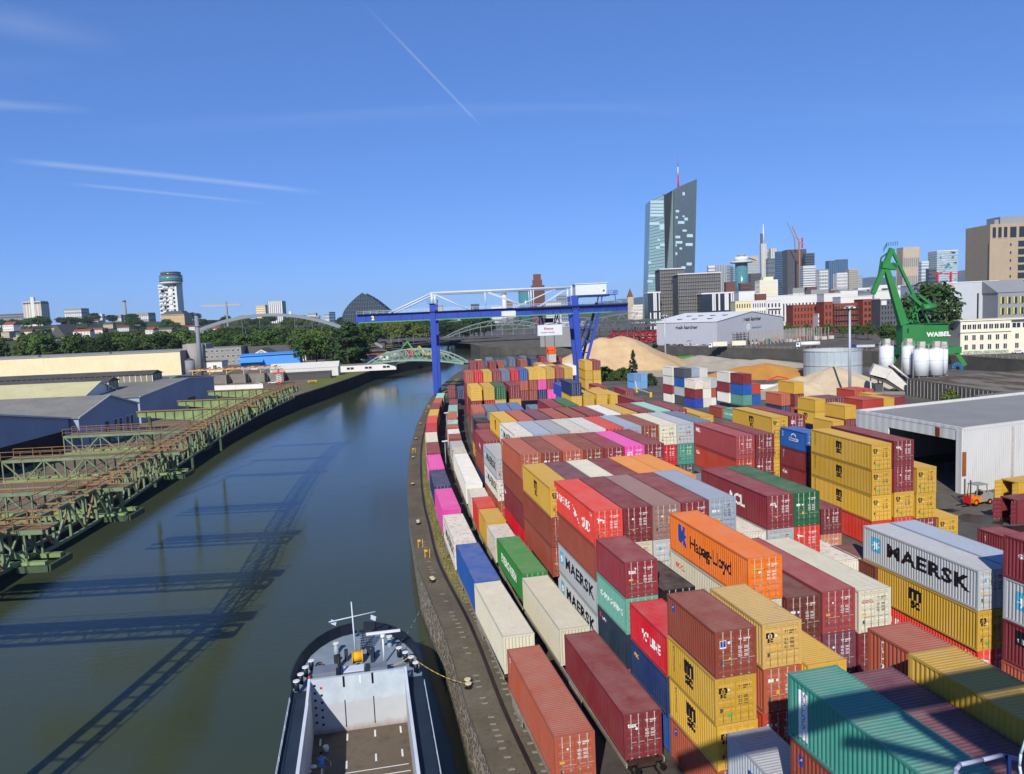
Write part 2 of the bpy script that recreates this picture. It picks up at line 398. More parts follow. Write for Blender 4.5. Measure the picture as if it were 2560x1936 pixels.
# ------------------------------------------------------------------ logos
def msc_parts(s=1.0):
    a=text_mesh('m',1.62*s,.055,'CENTER',1,1.12); b=text_mesh('sc',1.15*s,.045,'CENTER',.95,1.08)
    bar=poly2([(-.66*s,-.03*s),(-.45*s,-.03*s),(-.45*s,.03*s),(-.66*s,.03*s)],[(.42*s,-.03*s),(.66*s,-.10*s),(.66*s,-.05*s),(.42*s,.04*s)])
    return [(a,0,0,0),(b,0,-.72*s,0),(bar,0,0,0)]
def star(n,r0,r1,rot=0):
    return [((r0 if i%2==0 else r1)*math.sin(rot+math.pi*i/n),(r0 if i%2==0 else r1)*math.cos(rot+math.pi*i/n)) for i in range(2*n)]
def poly_logo(pts): return poly2(pts)
def make_logo(name,L,H):
    """-> list of (mesh draped on the near long wall, materials)"""
    k=('logo',name,L,H)
    if k in _M: return _M[k]
    def place(items,x,z,mats):
        me=join2(items); me.transform(Matrix.Translation((x,0,z))@Matrix.Rotation(math.pi/2,4,'X')); drape(me,L); return (me,mats)
    T=lambda s,size,bold=.02,sp=1.0,xs=1.0,al='LEFT': text_mesh(s,size,bold,al,sp,xs)
    V=lambda s,size,bold=.02: text_mesh(s,size,bold,vertical=True)
    out=[]; mid=L/2
    if name=='msc': out=[place(msc_parts(1.0 if L>8 else .92),mid-(0 if L>8 else .3),H*.53,[BLACK])]
    elif name=='mscv': out=[place(msc_parts(.92),mid-.2,H*.53,[BLACK]),place([(V('MEDITERRANEAN',.16,.01),0,0,0)],.85,H-.45,[BLACK])]
    elif name in('maersk','maerskbig'):
        s=1.0; sq=poly2([(-.62,-.62),(.62,-.62),(.62,.62),(-.62,.62)]); st=poly2(star(7,.55,.2)); st.transform(Matrix.Translation((0,0,.006)))
        x0=1.55 if L>8 else .95; w=T('MAERSK',1.5 if L>8 else .74,.038,1.12,1.42 if L>8 else .95)
        if L<8: sq.transform(Matrix.Scale(.6,4)); st.transform(Matrix.Scale(.6,4))
        a=place([(sq,0,0,0)],x0,H*.56,[SKYB]); 
        b=place([(st,0,0,0)],x0,H*.56,[WHITE])
        for v in b[0].vertices: v.co.y-=.006
        out=[a,b,place([(w,0,0,0)],x0+(1.25 if L>8 else .6),H*.38,[BLACK])]
    elif name=='hapag':
        hl=poly2([(-.55,.75),(-.1,.75),(.0,.35),(.12,.75),(.5,.72),(.45,.2),(.72,.1),(.45,-.05),(.5,-.35),(.75,-.8),(.15,-.55),(.05,-.25),(-.05,-.55),(-.5,-.5),(-.68,.1)])
        hl.transform(Matrix.Scale(1.12,4)); out=[place([(hl,0,0,0)],2.2,H*.55,[BLUED]),place([(T('Hapag-Lloyd',1.35,.02,.93,1.02),0,0,0)],3.5,H*.36,[BLACK])]
    elif name=='hamburg':
        bird=poly2([(-1.5,.95),(-.55,.15),(-.35,-.05),(.25,-.1),(.75,-.75),(1.5,-1.25),(.7,-.45),(.15,.15),(-.25,.35),(-.5,.3)],[(-.6,.1),(-.1,.05),(.1,-.35),(-.3,-.5),(-.8,-.25)])
        bird.transform(Matrix.Scale(.78,4)); out=[place([(T('HAMBURG',1.02,.012,1.0,.92),0,0,0)],.7,H*.45,[WHITE]),place([(bird,0,0,0)],6.9,H*.5,[WHITE]),place([(T('SÜD',1.25,.012,1.0,.95),0,0,0)],8.7,H*.26,[WHITE]),place([(T('7 41',.34,.03),0,0,0)],11.0,H*.78,[WHITE])]
    elif name=='oocl': out=[place([(T('OOCL',.55,.03),0,0,0)],1.0,H*.62,[REDM])]
    elif name=='evergreen': out=[place([(T('EVERGREEN',1.22,.035,1.03,1.12),0,0,0)],1.9,H*.36,[WHITE])]
    elif name=='cosco': out=[place([(T('COSCO',.62,.02,1.0,1.0),0,0,0)],L*.33,H*.42,[WHITE]),place([(poly2([(.65*math.cos(t*math.pi/9),.55*math.sin(t*math.pi/9)) for t in range(10)]+[(.5*math.cos(t*math.pi/9),.4*math.sin(t*math.pi/9)) for t in range(9,-1,-1)]),0,0,0)],L*.33+1.1,H*.62,[WHITE]),place([(V('COSCO',.2,.01),0,0,0)],.55,H-.5,[WHITE])]
    elif name=='kline': out=[place([(T('"K" LINE',.85,.035,.95,1.05),0,0,0)],L*.32,H*.36,[WHITE])]
    elif name=='china': out=[place([(T('CHINA SHIPPING',.62,.02,1.0,.98),0,0,0)],.7,H*.42,[WHITE])]
    elif name=='uasc': out=[place([(T('UASC',.34,.03),0,0,0)],1.0,H*.70,[WHITE]),place([(poly2([(.16*math.cos(t*math.pi/6),.22*math.sin(t*math.pi/6)) for t in range(12)]),0,0,0)],.55,H*.78,[REDM])]
    elif name=='abx': out=[place([(T('ABX',.36,.035),0,0,0)],.7,H*.66,[YEL])]
    elif name=='acl': out=[place([(T('ACL',1.35,.04,1.0,1.2),0,0,0)],L*.44,H*.36,[WHITE])]
    elif name=='nri': out=[place([(T('NRI',.72,.05,1.0,1.2),0,0,0)],.5,H*.66,[WHITE])]
    elif name=='gs': out=[place([(T('CAI',.62,.05,1.0,1.1),0,0,0)],.5,H*.62,[WHITE])]
    elif name=='one': out=[place([(T('ONE LINE',.62,.03,1.05,1.1),0,0,0)],4.0,H*.40,[WHITE])]
    elif name=='onebig': out=[place([(T('ONE',1.2,.06,1.0,1.1),0,0,0)],2.0,H*.3,[WHITE])]
    elif name=='yml': out=[place([(T('YANG MING',.55,.03,.95,.95),0,0,0)],1.0,H*.42,[REDM])]
    elif name=='global':
        ring=[(.62*math.cos(t*math.pi/12),.5*math.sin(t*math.pi/12)) for t in range(0,14)]+[(.52*math.cos(t*math.pi/12),.42*math.sin(t*math.pi/12)) for t in range(13,-1,-1)]
        out=[place([(T('Global',.44,.03,1,1.0),0,0,0)],1.1,H*.55,[WHITE]),place([(poly2(ring),0,0,0)],2.1,H*.63,[YEL])]
    elif name=='beacon': out=[place([(poly2([(0,0),(2.4,-.0),(2.4,1.0),(0,1.0)]),0,0,0)],1.0,H*.52,[BLACK]),place([(T('t BEACON',.5,.02),.1,.18,0)],1.0,H*.52,[WHITE])]
    elif name=='rolc': out=[place([(T('DOLC',.5,.04),0,0,0)],1.3,H*.5,[WHITE])]
    elif name=='triton': out=[place([(V('TRITON',.36,.03),0,0,0)],1.0,H-.55,[WHITE])]
    elif name=='nedl': out=[place([(poly2([(0,0),(.62,0),(.62,2.15),(0,2.15)]),0,0,0)],.75,.35,[WHITE]),place([(V('NEDLLOYD',.26,.015),0,0,0)],1.06,2.28,[BLUED])]
    elif name=='florens':
        out=[place([(poly2([(0,0),(.32,0),(.32,.5),(0,.5)]),0,0,0)],.55,H*.66,[BLUED]),place([(poly2([(.05,.12),(.27,.3),(.27,.4),(.05,.22)]),0,0,0)],.55,H*.66,[YEL])]
        for v in out[1][0].vertices: v.co.y-=.005
    elif name=='pro': out=[place([(poly2([(0,0),(1.9,0),(1.9,.8),(0,.8)]),0,0,0)],2.0,H*.38,[BLUED]),place([(T('PRO',.62,.03),.15,.15,0)],2.0,H*.38,[WHITE])]
    elif name=='vert': out=[place([(V('1CL7',.26,.02),0,0,0)],.9,H-.5,[WHITE])]
    elif name=='text': out=[place([(V('UNIT45',.24,.02),0,0,0)],.75,H-.5,[WHITE])]
    elif name=='vtext': out=[place([(T('1 Way',.9,.03,1,.95),0,0,0)],L*.42,H*.36,[WHITE])]
    elif name=='spinn': out=[place([(T('Spinn.',.85,.03),0,0,0)],L*.25,H*.4,[WHITE])]
    for me,mt in out:
        if name in('beacon','pro','nedl') and mt is not out[0][1]:
            for v in me.vertices: v.co.y-=.006
    _M[k]=out; return out
def make_door_logo(name):
    k=('dlogo',name)
    if k in _M: return _M[k]
    T=lambda s,size,bold=.02: text_mesh(s,size,bold)
    items=None; mats=[WHITE]
    if name=='tex': items=[(T('tex',.42,.035),.1,0,0)]
    elif name=='msc': items=[(a,x*.33+.35,y*.33,mi) for a,x,y,mi in []]; me=join2(msc_parts(.36)); items=[(me,.32,.05,0)]; mats=[BLACK]
    elif name=='maersk':
        sq=poly2([(0,0),(.24,0),(.24,.24),(0,.24)]); items=[(sq,.3,0,0)]; mats=[SKYB]
    elif name=='oocl': items=[(T('OOCL',.30,.03),.1,0,0)]; mats=[REDM]
    elif name=='hapag': items=[(poly2([(.05,-.06),(.98,-.06),(.98,.15),(.05,.15)]),0,0,0),(T('Hapag-Lloyd',.2,.01),.06,-.01,1)]; mats=[YEL,BLACK]
    elif name=='acl': items=[(T('ACL',.32,.05),.12,0,0)]
    elif name=='one': items=[(T('ONE',.30,.05),.14,0,0)]
    elif name=='hamburg': items=[(poly2([(.1,.25),(.75,.05),(.8,-.02),(.35,0),(.2,-.2),(.22,.02)]),0,0,0)]
    elif name=='florens': items=[(poly2([(.12,-.1),(.5,-.1),(.5,.35),(.12,.35)]),0,0,0),(poly2([(.15,-.02),(.47,-.02),(.47,.32),(.15,.32)]),0,0,1)]; mats=[WHITE,BLUED]
    elif name=='kline': items=[(T('K-LINE',.26,.04),.1,0,0)]
    if items is None: _M[k]=None; return None
    me=join2(items)
    for p in me.polygons:
        pass
    for v in me.vertices: v.co.z=.017
    for p in me.polygons:
        if p.material_index==1:
            for i in p.vertices: me.vertices[i].co.z=.021
    # local: text x -> door y, text y -> z, normal +x
    me.transform(Matrix(((0,0,1,0),(1,0,0,0),(0,1,0,1.85),(0,0,0,1)))); _M[k]=(me,mats); return _M[k]
DLOGO={'msc':'msc','mscv':'msc','maersk':'maersk','maerskbig':'maersk','oocl':'oocl','hapag':'hapag','acl':'acl','one':'one','onebig':'one','hamburg':'hamburg','florens':'florens','kline':'kline','tex':'tex'}
LNAME={'msc':'black letters on its side','mscv':'black letters on its side','maersk':'dark lettering and a star','maerskbig':'big dark lettering and a star','hapag':'big black lettering and blue emblem','hamburg':'white lettering and bird drawing','oocl':'small red lettering','evergreen':'big white lettering','cosco':'white globe lettering','kline':'white slanted lettering','china':'faint white lettering','uasc':'small white lettering','abx':'small yellow lettering','acl':'big white letters','nri':'white letters','gs':'white letters','one':'white lettering','onebig':'white lettering','yml':'red lettering','global':'yellow and white emblem','beacon':'black sign panel','rolc':'white lettering','triton':'white upright lettering','nedl':'white upright sign','florens':'small blue emblem','pro':'blue sign','vert':'white upright lettering','text':'white upright lettering','vtext':'white lettering','spinn':'white lettering','tex':'white letters on its door'}
rnd=random.Random(11)
NCONT=[0]
def container(x,y,z,yaw,L,H,code,logo,flip,label,group,near):
    """x,y,z: lower corner of the far end, quay side; yaw in radians points from the far end to the near end"""
    tint=rnd.random(); NCONT[0]+=1
    if flip:
        x,y=x+math.cos(yaw)*L-math.sin(yaw)*WC,y+math.sin(yaw)*L+math.cos(yaw)*WC; yw=yaw+math.pi
    else: yw=yaw
    P=paint(code)
    if not near:
        o=add('shipping_container',far_mesh(L,H,True),[P,ZINC],None,(x,y,z),(0,0,yw)); o['tint']=tint
        if logo and logo!='tex': pass
        tag(o,label,'shipping container',group)
        if logo in LOGO_FAR and not flip:
            for me,mt in make_logo(logo,L,H): add('logo',me,mt,o)
        return o
    o=add('shipping_container',body_mesh(L,H,True),P,None,(x,y,z),(0,0,yw)); o['tint']=tint
    tag(o,label,'shipping container',group)
    for i,yy in enumerate((.16,.16+DW+.014)):
        d=add('door',door_mesh(H),P,o,(L-.03,yy,.165)); d['tint']=tint
        for q in ((.30,.78) if i==0 else (.27,.75)):
            r=add('lock_rod',rod_mesh(H),ZINC if code not in('Y','T','OR') else (ZINC if code=='OR' else paint('T')),d,(0,q,0)); r['tint']=tint
        dark=code in('Y','T','WH','WR','CR','GR','GRm','GB')
        if i==1: add('marking',lines_mesh(1+NCONT[0]%2),BLACK if dark else WHITE,d,(0,0,H-.75))
        else:
            kk=4 if code in('Y',) and tint<.6 else int(tint*97)%4
            add('sticker',plate_mesh(kk),PLATES,d)
            dl=make_door_logo(DLOGO.get(logo,''))
            if dl: add('marking',dl[0],dl[1],d,(0,0,H-2.9+.02))
    if logo and not flip:
        for me,mt in make_logo(logo,L,H): add('logo',me,mt,o)
    return o
LOGO_FAR={'msc','maersk','china','cosco','yml','spinn'}
L4,L2=12.192,6.058
ORD=['first','second','third','fourth','fifth','sixth','seventh','eighth','ninth','tenth','eleventh','twelfth']
TIER=['top','second from top','third from top','fourth from top','fifth from top']
SEEN={}
def spec(s):
    """'BR.text' colour.logo ; trailing flags: ! standard height, ^ door at the far end"""
    flip='^' in s; std='!' in s; s=s.replace('^','').replace('!',''); c,_,l=s.partition('.')
    return c,l,flip,2.591 if std else 2.896
def stack(fx,fy,yaw,L,ztop,items,where,pos,group):
    """fx,fy: near quay-side corner of the stack; items run from the top tier down"""
    yaw=R_(yaw); x,y=fx-math.cos(yaw)*L,fy-math.sin(yaw)*L; z=ztop
    for t,it in enumerate(items):
        c,l,flip,H=spec(it); z-=H
        if z<-.3: break
        n=CNAME[c]; base=f"{n} container"
        if l and LNAME.get(l): base+=f" with {LNAME[l]}"
        parts=[TIER[t]] if (t or len(items)>1) else []
        lab=f"{base}, {', '.join(parts+[p for p in (pos,where) if p])}"
        if len(lab.split())>16: lab=f"{n} container, {', '.join(parts+[p for p in (pos,where) if p])}"
        near=math.hypot(fx,fy)<128
        j=.05
        container(x+rnd.uniform(-j,j),y+rnd.uniform(-j,j),max(z,.05),yaw+rnd.uniform(-.003,.003),L,H,c,l,flip,lab,group,near)
        z-=.03
def row(fx,fy,yaw,sp,L,ztop,cols,where,group,first=0):
    by,bx=math.cos(R_(yaw)),-math.sin(R_(yaw))
    for i,it in enumerate(cols):
        if not it: continue
        off=sp[i] if isinstance(sp,(list,tuple)) else i*sp
        zt=ztop
        if isinstance(it,tuple): zt,it=it
        stack(fx+bx*off,fy+by*off,yaw,L,zt+rnd.uniform(-.02,.02),it.split(),where,ORD[i+first] if len(cols)>1 else '',group)
GRP='containers stacked in the terminal'
row(6.13,60.43,-78.2,2.52,L4,11.85,['RO.hamburg BR.text GRm.maersk GRm.maersk','DR CR.oocl DR','DB GRm.maersk DR','DR WH','GB GR'],'from quay, row led by bird drawing',GRP)
row(3.15,71.71,-78.4,2.52,L4,11.3,['Y.msc BR BR PK.one','PU','CR','DR','OO','OO^'],'from quay, row with orange roofs',GRP)
row(0.60,86.58,-79.0,2.52,L4,11.85,['BO.text BR DR.gs RD','BR BR','BO BR','BR DR','DR DR','PK.one DR','DR DR'],'from quay, row with pink roof',GRP)
row(0.01,100.96,-79.9,2.55,L4,11.85,['WR.maersk','GB','GR','WR^','WH^','RO','GB','BR DR','CR.maersk RD','GR.maersk TL DG','GBd DG'],'from quay, row of pale roofs',GRP)
row(-1.90,114.41,-80.3,2.72,L4,11.85,['Y.msc Y','BO','PU','BO','BR','DR','WH^','Y','DR','LT^','DR'],'from quay, row behind pale roofs',GRP)
row(6.2,129.78,-82.5,2.75,L4,11.85,['DR','DGN'],'of pair behind long red roofs',GRP)
row(-7.87,150.84,-84.5,2.55,L4,8.9,['BO Y','GBd GBd','BLg','BLg'],'from quay, row with faded blue roofs',GRP)
stack(4.1,157.5,-84,L4,7.6,['GBd','RD'],'beside the faded blue roofs','',GRP)
stack(-2.55,100.45,-80,L4,8.9,['GRm.maersk','WR.maersk','BO'],'in the narrow stack beside train','',GRP)
stack(-4.69,114.9,-80.8,L4,8.9,['DR.vtext','BR.text','NV'],'in quayside stack before slate container','',GRP)
stack(-5.79,128.02,-81.5,L2,8.9,['DR!','DR!','BO!'],'in small quayside stack','',GRP)
stack(-6.54,135.47,-82,L2,8.9,['BK!','NVd!','Y!'],'in quayside stack with black top','',GRP)
stack(-7.35,141.6,-82.5,L2,8.9,['DG!','DR!','Y!'],'in quayside stack with charcoal top','',GRP)
row(-9.23,169.4,-83.2,[0,2.92,5.46,8.7],L4,11.85,['Y DR DR','Y RD','DGN T','DR Y'],'from quay, row with yellow doors and gaps',GRP)
row(-13.1,214.5,-84.6,2.57,L4,11.85,['BO DR DR DR','RD BR','Y BR','DR BR','GBd BR','RD BR','BL BO DR','Y BR BR','Y PK NV','Y DR PK','BR NV BLd','Y Y'],'from quay, long row of twelve doors',GRP)
stack(-14.1,260.0,-85,L4,11.85,['DR','DR'],'in scattered far rows','by the river',GRP); stack(-11.5,260.5,-85,L4,11.85,['DR'],'in scattered far rows','second by the river',GRP)
stack(-7.34,256.7,-85,L4,11.85,['DR'],'in scattered far rows','third by the river',GRP); stack(-4.66,259.4,-85,L4,11.6,['BR','Y'],'in scattered far rows','beside yellow roof',GRP)
stack(-.73,273.1,-85,L4,11.85,['GBd'],'in scattered far rows','first of dark pair',GRP); stack(1.9,273,-85,L4,11.85,['NV'],'in scattered far rows','second of dark pair',GRP)
stack(3.19,258.7,-85,L4,11.85,['BR','DR'],'in scattered far rows','beside dark pair',GRP); stack(6.9,266,-85,L4,11.85,['NV'],'in scattered far rows','beside hanging spreader',GRP)
stack(-9.2,283,-85,L4,11.85,['GBd'],'at the far edge','first of three',GRP); stack(3.4,283.5,-85,L4,11.85,['GBd'],'at the far edge','second of three',GRP); stack(11,284,-85,L4,11.4,['DR'],'at the far edge','third of three',GRP); stack(16.5,282,-85,L4,11.0,['DR'],'at the far edge','under hanging box',GRP); stack(-12.5,276,-85,L4,11.3,['T'],'at the far edge','by the river',GRP)
row(9.5,231.5,-85,2.6,L4,11.3,['WH^ Y','Y','DR','WH^'],'of short row behind twelve doors',GRP); row(8.7,244.5,-85,2.7,L4,11.2,['Y','BO'],'of pair behind white roof',GRP)
stack(-17.0,235,-86,L4,5.2,['NV'],'standing alone beyond the train','',GRP); stack(-20.3,240,-86,L4,5.2,['DR'],'standing alone beyond the train','',GRP)
row(27.05,92.46,-79.6,2.62,L4,11.85,['DRl.nri RB.gs','DR DR DR'],'of tall pair before yellow stack',GRP)
row(36.34,106.68,-80,2.66,L4,11.85,['Y.msc Y Y','DR.tex DR'],'of tall pair behind blue box',GRP)
stack(38.61,100.2,-77.5,L2,10.5,['BL.cosco!','DR.text!','DR.gs!','DR!'],'in twenty-foot stack with blue top','',GRP)
stack(39.78,84.03,-80.2,L4,11.75,['Y.mscv','Y.mscv','Y.mscv','RO^'],'in lettered yellow tower beside warehouse','',GRP)
stack(42.35,84.2,-80.4,L4,12.0,['DR.tex','DR','Y.msc','RO.hamburg'],'in tower beside warehouse opening','',GRP)
stack(44.95,84.3,-80.2,L4,8.8,['Y.msc','Y.msc','DR'],'in lower tower beside warehouse opening','',GRP)
stack(47.6,84.6,-80.4,L4,2.95,['Y.msc'],'single one before warehouse opening','',GRP)
stack(31.93,51.73,-78,L4,8.75,['GRm.maerskbig','Y.msc','RO.hamburg'],'in stack beside the asphalt lane','',GRP)
stack(34.55,52.35,-78,L4,8.75,['GB','NV','NV'],'behind the big star lettering','',GRP)
stack(35.25,38.2,-77.2,L4,11.85,['DR.global','GRm.maersk','DR.beacon','BO.rolc'],'in corner stack','',GRP)
stack(46.1,58.8,-77.5,L4,5.9,['DR.vert','DR'],'behind corner stack','',GRP); stack(43.2,57.0,-77.5,L4,3.0,['SA'],'low beside corner stack','',GRP)
stack(18.75,31.4,-77.2,L2,11.44,['BO.triton!','DR!'],'in shaded corner stack','',GRP)
stack(14.4,20.45,-77,L4,11.75,['TL.nedl','BR.florens','DR'],'under the crane shadow','',GRP)
stack(17.2,21.2,-77,L4,11.2,['PU','DR'],'beside teal container, crane shadow on roof','',GRP)
stack(19.85,20.95,-77,L4,12.2,['Y','DR'],'beside plum container, half in crane shadow','',GRP)
stack(10.22,39.35,-77,L2,10.62,['BR.florens!','Y.mscv!','Y.mscv!','BO.florens!'],'in front stack of twenties','',GRP)
stack(13.3,40.97,-77,L2,10.25,['T.msc!','BO!','RB!','DR!'],'in second front stack','',GRP)
stack(15.79,40.9,-77,L2,7.8,['Y!','DR!','DR!'],'tucked behind pale mustard stack','',GRP)
stack(11.94,32.87,-77.5,L2,5.3,['GR.pro!','DG!'],'low before the yellow letters','',GRP)
stack(7.32,51.9,-77,L2,10.4,['DR.tex!','TG.china!','NVd.uasc!','BR!'],'in stack behind crimson box','',GRP)
stack(8.85,45.7,-77,L2,7.65,['RD.kline!','NV.abx!','BL!'],'in stack before pale lettering','',GRP)
stack(9.97,51.9,-77,L2,8.3,['BK!','DR!'],'in dark slot beside orange container','',GRP)
stack(14.72,48.05,-77.85,L4,11.6,['OR.hapag','CR.oocl','WH'],'towering mid stack','',GRP)
stack(17.3,48.35,-78,L4,8.75,['BRd','DR'],'beside bright orange container','',GRP)
stack(19.8,48.75,-78,L4,8.9,['DRl','PU','DR'],'second from bright orange container','',GRP)
stack(22.31,48.95,-78,L4,8.75,['CR.oocl','DR'],'third from bright orange container','',GRP)
stack(20.93,62.9,-78,L4,11.85,['DR.acl','GRm.maersk','WH'],'beside dark green container','',GRP)
stack(23.42,63.4,-78,L4,11.85,['DGN','RO.hamburg','RO'],'beside big white letters','',GRP)
stack(18.45,62.35,-78,L4,8.9,['WR^','WH'],'low beside big white letters','',GRP)
stack(32.4,80.0,-79.5,L4,5.75,['DR','SA'],'low behind dark green container','',GRP)
stack(29.5,61.8,-78,L2,5.75,['BRd^'],'low behind the big star lettering','',GRP); stack(27.0,63.6,-78,L4,5.75,['WR^','BR'],'low behind red bird doors','',GRP)
stack(24.6,87.5,-79,L4,5.9,['GBd^','DG'],'low before brick red container','',GRP)
# twenty-foot blocks by the road
def block(bx,by,yaw,ztop,cols,where,first=0):
    """bx,by far quay-side corner"""
    fx,fy=bx+math.cos(R_(yaw))*L2,by+math.sin(R_(yaw))*L2
    row(fx,fy,yaw,2.5,L2,ztop,cols,where,'twenty-foot containers by the road')
block(44.9,226.4,-76.5,10.4,['WH.yml!^ WH.yml!^ DR! WH.yml!^'],'end stack by the road')
block(46.7,219.6,-76.5,10.4,['DG!^ BL!^ GR!^ DG!^',(10.45,'GB!^'),(10.2,'WH.maersk! WR! GR!')],'in second road stack')
block(48.25,213.2,-76.5,7.8,['WR.maersk!^ DR.text!^ BLd.spinn!^','WR!^ WH!^ WH!^','GR!^ BO!^ WH!^'],'in third road stack')
block(54.3,201.7,-77,10.4,['WH!^ DR! WH!^'],'end stack of middle road block')
block(56.05,195.4,-77,10.4,['DR.text!^ BL.cosco!^ TG.china!^',(7.8,'RB!^ BL!^')],'of middle road block')
block(49.7,192.2,-77,2.6,['BR.text!'],'alone on the road'); block(51.55,186.8,-77,2.6,['TG.china!'],'alone on the road')
block(60.0,171.6,-77,10.4,['Y.msc!^ DR! BO!',],'leading the east road block'); block(57.4,172.5,-77,7.8,['BO.text! NV!'],'beside the east road block')
block(60.3,160.9,-77,7.8,['Y.msc!^ Y.msc!','PU.nri! DR!','PU! DR!'],'of east road block')
block(61.5,149.8,-77,7.8,['Y.msc!^ DR!'],'before the plum pair'); block(58.5,148.2,-77,5.2,['Y.msc!^ Y.msc!'],'lower one before plum pair')
block(68.0,156.8,-77,7.85,['RB.nri!^ SB!','RB!^ DR!','Y!^ Y!','DR!^ DR!'],'behind the warehouse roof edge'); block(74.2,174.0,-77,7.8,['RB! DR!','RB! DR!'],'by the conveyor'); block(75.2,165.0,-77,7.6,['Y!'],'by the conveyor')
row(16.14,171.8,-83,[0,3.0,6.1],L4,8.9,['Y Y','Y Y',(8.6,'Y Y')],'of yellow trio near gantry leg',GRP)
stack(13.25,171.7,-83.5,L4,11.7,['NV','Y'],'beside yellow trio','',GRP); stack(12.4,194.5,-84,L4,8.8,['BLd'],'behind navy container','',GRP); stack(21.0,183,-84,L4,8.2,['Y'],'behind yellow trio','',GRP)
stack(22.3,196.5,-84,L4,8.0,['DR'],'before tall yellow tower','',GRP); row(23.2,241,-86,2.62,L4,11.85,['Y Y Y DR','DR Y Y DR'],'of tall tower past gantry leg',GRP)
stack(25.3,157.5,-81,L4,8.9,['DR.text'],'behind pale mint roof','',GRP); stack(32.5,131.9,-80.5,L4,8.8,['Y'],'at the end behind pale roofs','',GRP); stack(30.5,206,-84,L4,5.8,['DR'],'low by the barrier','',GRP)
for i,(lx,it) in enumerate(((41.2,'LB! LB!'),(43.7,'LB! LB!'))): stack(lx+.8,262.4+i*.6,-77,L2,5.2,it.split(),'of office pair by the hedge',ORD[i],'light blue office containers')
# ------------------------------------------------------------------ ground, water, quays
def mat_asphalt():
    n=NT('asphalt'); p=n.pos()
    a=n.noise(.08,p,5,.6); b=n.noise(.9,p,5,.6); c=n.noise(9,p,4,.6)
    col=n.mix(n.rng(a,.35,.68),lin('#4b4843'),lin('#716b60')); col=n.mix(n.rng(b,.45,.75,0,.6),col,lin('#38352f')); col=n.mix(n.rng(c,.4,.8,0,.35),col,lin('#827a6b'))
    n.bump(c,.25,.03); return n.fin(col,.9,0,.2)
def mat_quay():
    n=NT('quay_concrete'); p=n.pos()
    a=n.noise(.25,p,5,.6); b=n.noise(2.2,p,6,.65); c=n.noise(12,p,3,.6)
    col=n.mix(n.rng(a,.3,.7),lin('#57503f'),lin('#6f6656')); col=n.mix(n.rng(b,.5,.8,0,.7),col,lin('#3a352b')); col=n.mix(n.rng(c,.55,.8,0,.4),col,lin('#948a78'))
    n.bump(b,.4,.06); return n.fin(col,.92,0,.2)
def mat_stone():
    n=NT('quay_masonry'); p=n.pos()
    v=n.n('ShaderNodeTexVoronoi',feature='DISTANCE_TO_EDGE'); n.l(n.mapv(p,(1.1,1.1,1.7)),v.inputs['Vector']); v.inputs['Scale'].default_value=1.25; v.inputs['Randomness'].default_value=.8
    e=n.rng(v.outputs['Distance'],.03,.14)
    a=n.noise(.5,p,5,.6); b=n.noise(4,p,5,.7)
    st=n.mix(a,lin('#3b352c'),lin('#6d6455')); st=n.mix(n.rng(b,.45,.75,0,.6),st,lin('#857b6a'))
    col=n.mix(e,lin('#b7ab97'),st)
    z=n.n('ShaderNodeSeparateXYZ'); n.l(p,z.inputs[0])
    col=n.mix(n.rng(n.math('ADD',z.outputs[2],n.math('MULTIPLY',a,1.2)),-4.9,-3.9,.85,0),col,lin('#20211a'))
    n.bump(n.math('ADD',e,n.math('MULTIPLY',b,.5)),.6,.12); return n.fin(col,.9,0,.25)
def mat_wallc(name,c0,c1,c2):
    n=NT(name); p=n.pos(); a=n.noise(.12,p,4,.6); b=n.noise(1.2,n.mapv(p,(1,1,.25)),6,.65)
    col=n.mix(n.rng(a,.3,.7),lin(c0),lin(c1)); col=n.mix(n.rng(b,.5,.78,0,.6),col,lin(c2)); n.bump(b,.3,.08); return n.fin(col,.9,0,.2)
def mat_grass(name,c0,c1,c2):
    n=NT(name); p=n.pos(); a=n.noise(.15,p,4,.6); b=n.noise(1.6,p,6,.7)
    col=n.mix(n.rng(a,.3,.7),lin(c0),lin(c1)); col=n.mix(n.rng(b,.45,.75,0,.8),col,lin(c2)); n.bump(b,.5,.15); return n.fin(col,.95,0,.1)
def mat_water():
    n=NT('river_water'); p=n.pos()
    a=n.noise(.012,p,3,.5); col=n.mix(n.rng(a,.35,.65),lin('#39422f'),lin('#444a33'))
    w1=n.noise(1.1,n.mapv(p,(.55,1.2,1),rot=(0,0,.5)),3,.55,dist=.3); w2=n.noise(4.5,n.mapv(p,(.6,1.2,1),rot=(0,0,.2)),2,.5); w3=n.noise(.16,p,2,.5)
    h=n.math('ADD',n.math('ADD',n.math('MULTIPLY',w1,.6),n.math('MULTIPLY',w2,.22)),n.math('MULTIPLY',w3,.5))
    n.bump(h,.20,.20)
    n.b.inputs['IOR'].default_value=1.33
    return n.fin(col,.08,0,.5)
ASPH=mat_asphalt(); QUAY=mat_quay(); STONE=mat_stone(); WATER=mat_water()
DRYGR=mat_grass('dry_grass','#6f6a3e','#8a7f4e','#55602f'); GRASS=mat_grass('bank_grass','#5d6a33','#7a7a45','#4a5228')
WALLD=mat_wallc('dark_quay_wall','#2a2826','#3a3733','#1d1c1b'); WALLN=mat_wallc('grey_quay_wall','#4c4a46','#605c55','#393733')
EARTH=mat_grass('bare_earth','#6b6152','#857764','#544c40'); FARG=mat_grass('far_land','#3a4a2e','#566044','#6c675c')
ROADM=mat_wallc('road_asphalt','#4a4a4c','#5a5959','#3b3b3d')
ZW=-5.5
m=MB(); m.add([(-9000,-300,ZW),(9000,-300,ZW),(9000,3000,ZW),(-9000,3000,ZW)],[(0,1,2,3)])
tag(m.build('water',WATER),kind='structure')
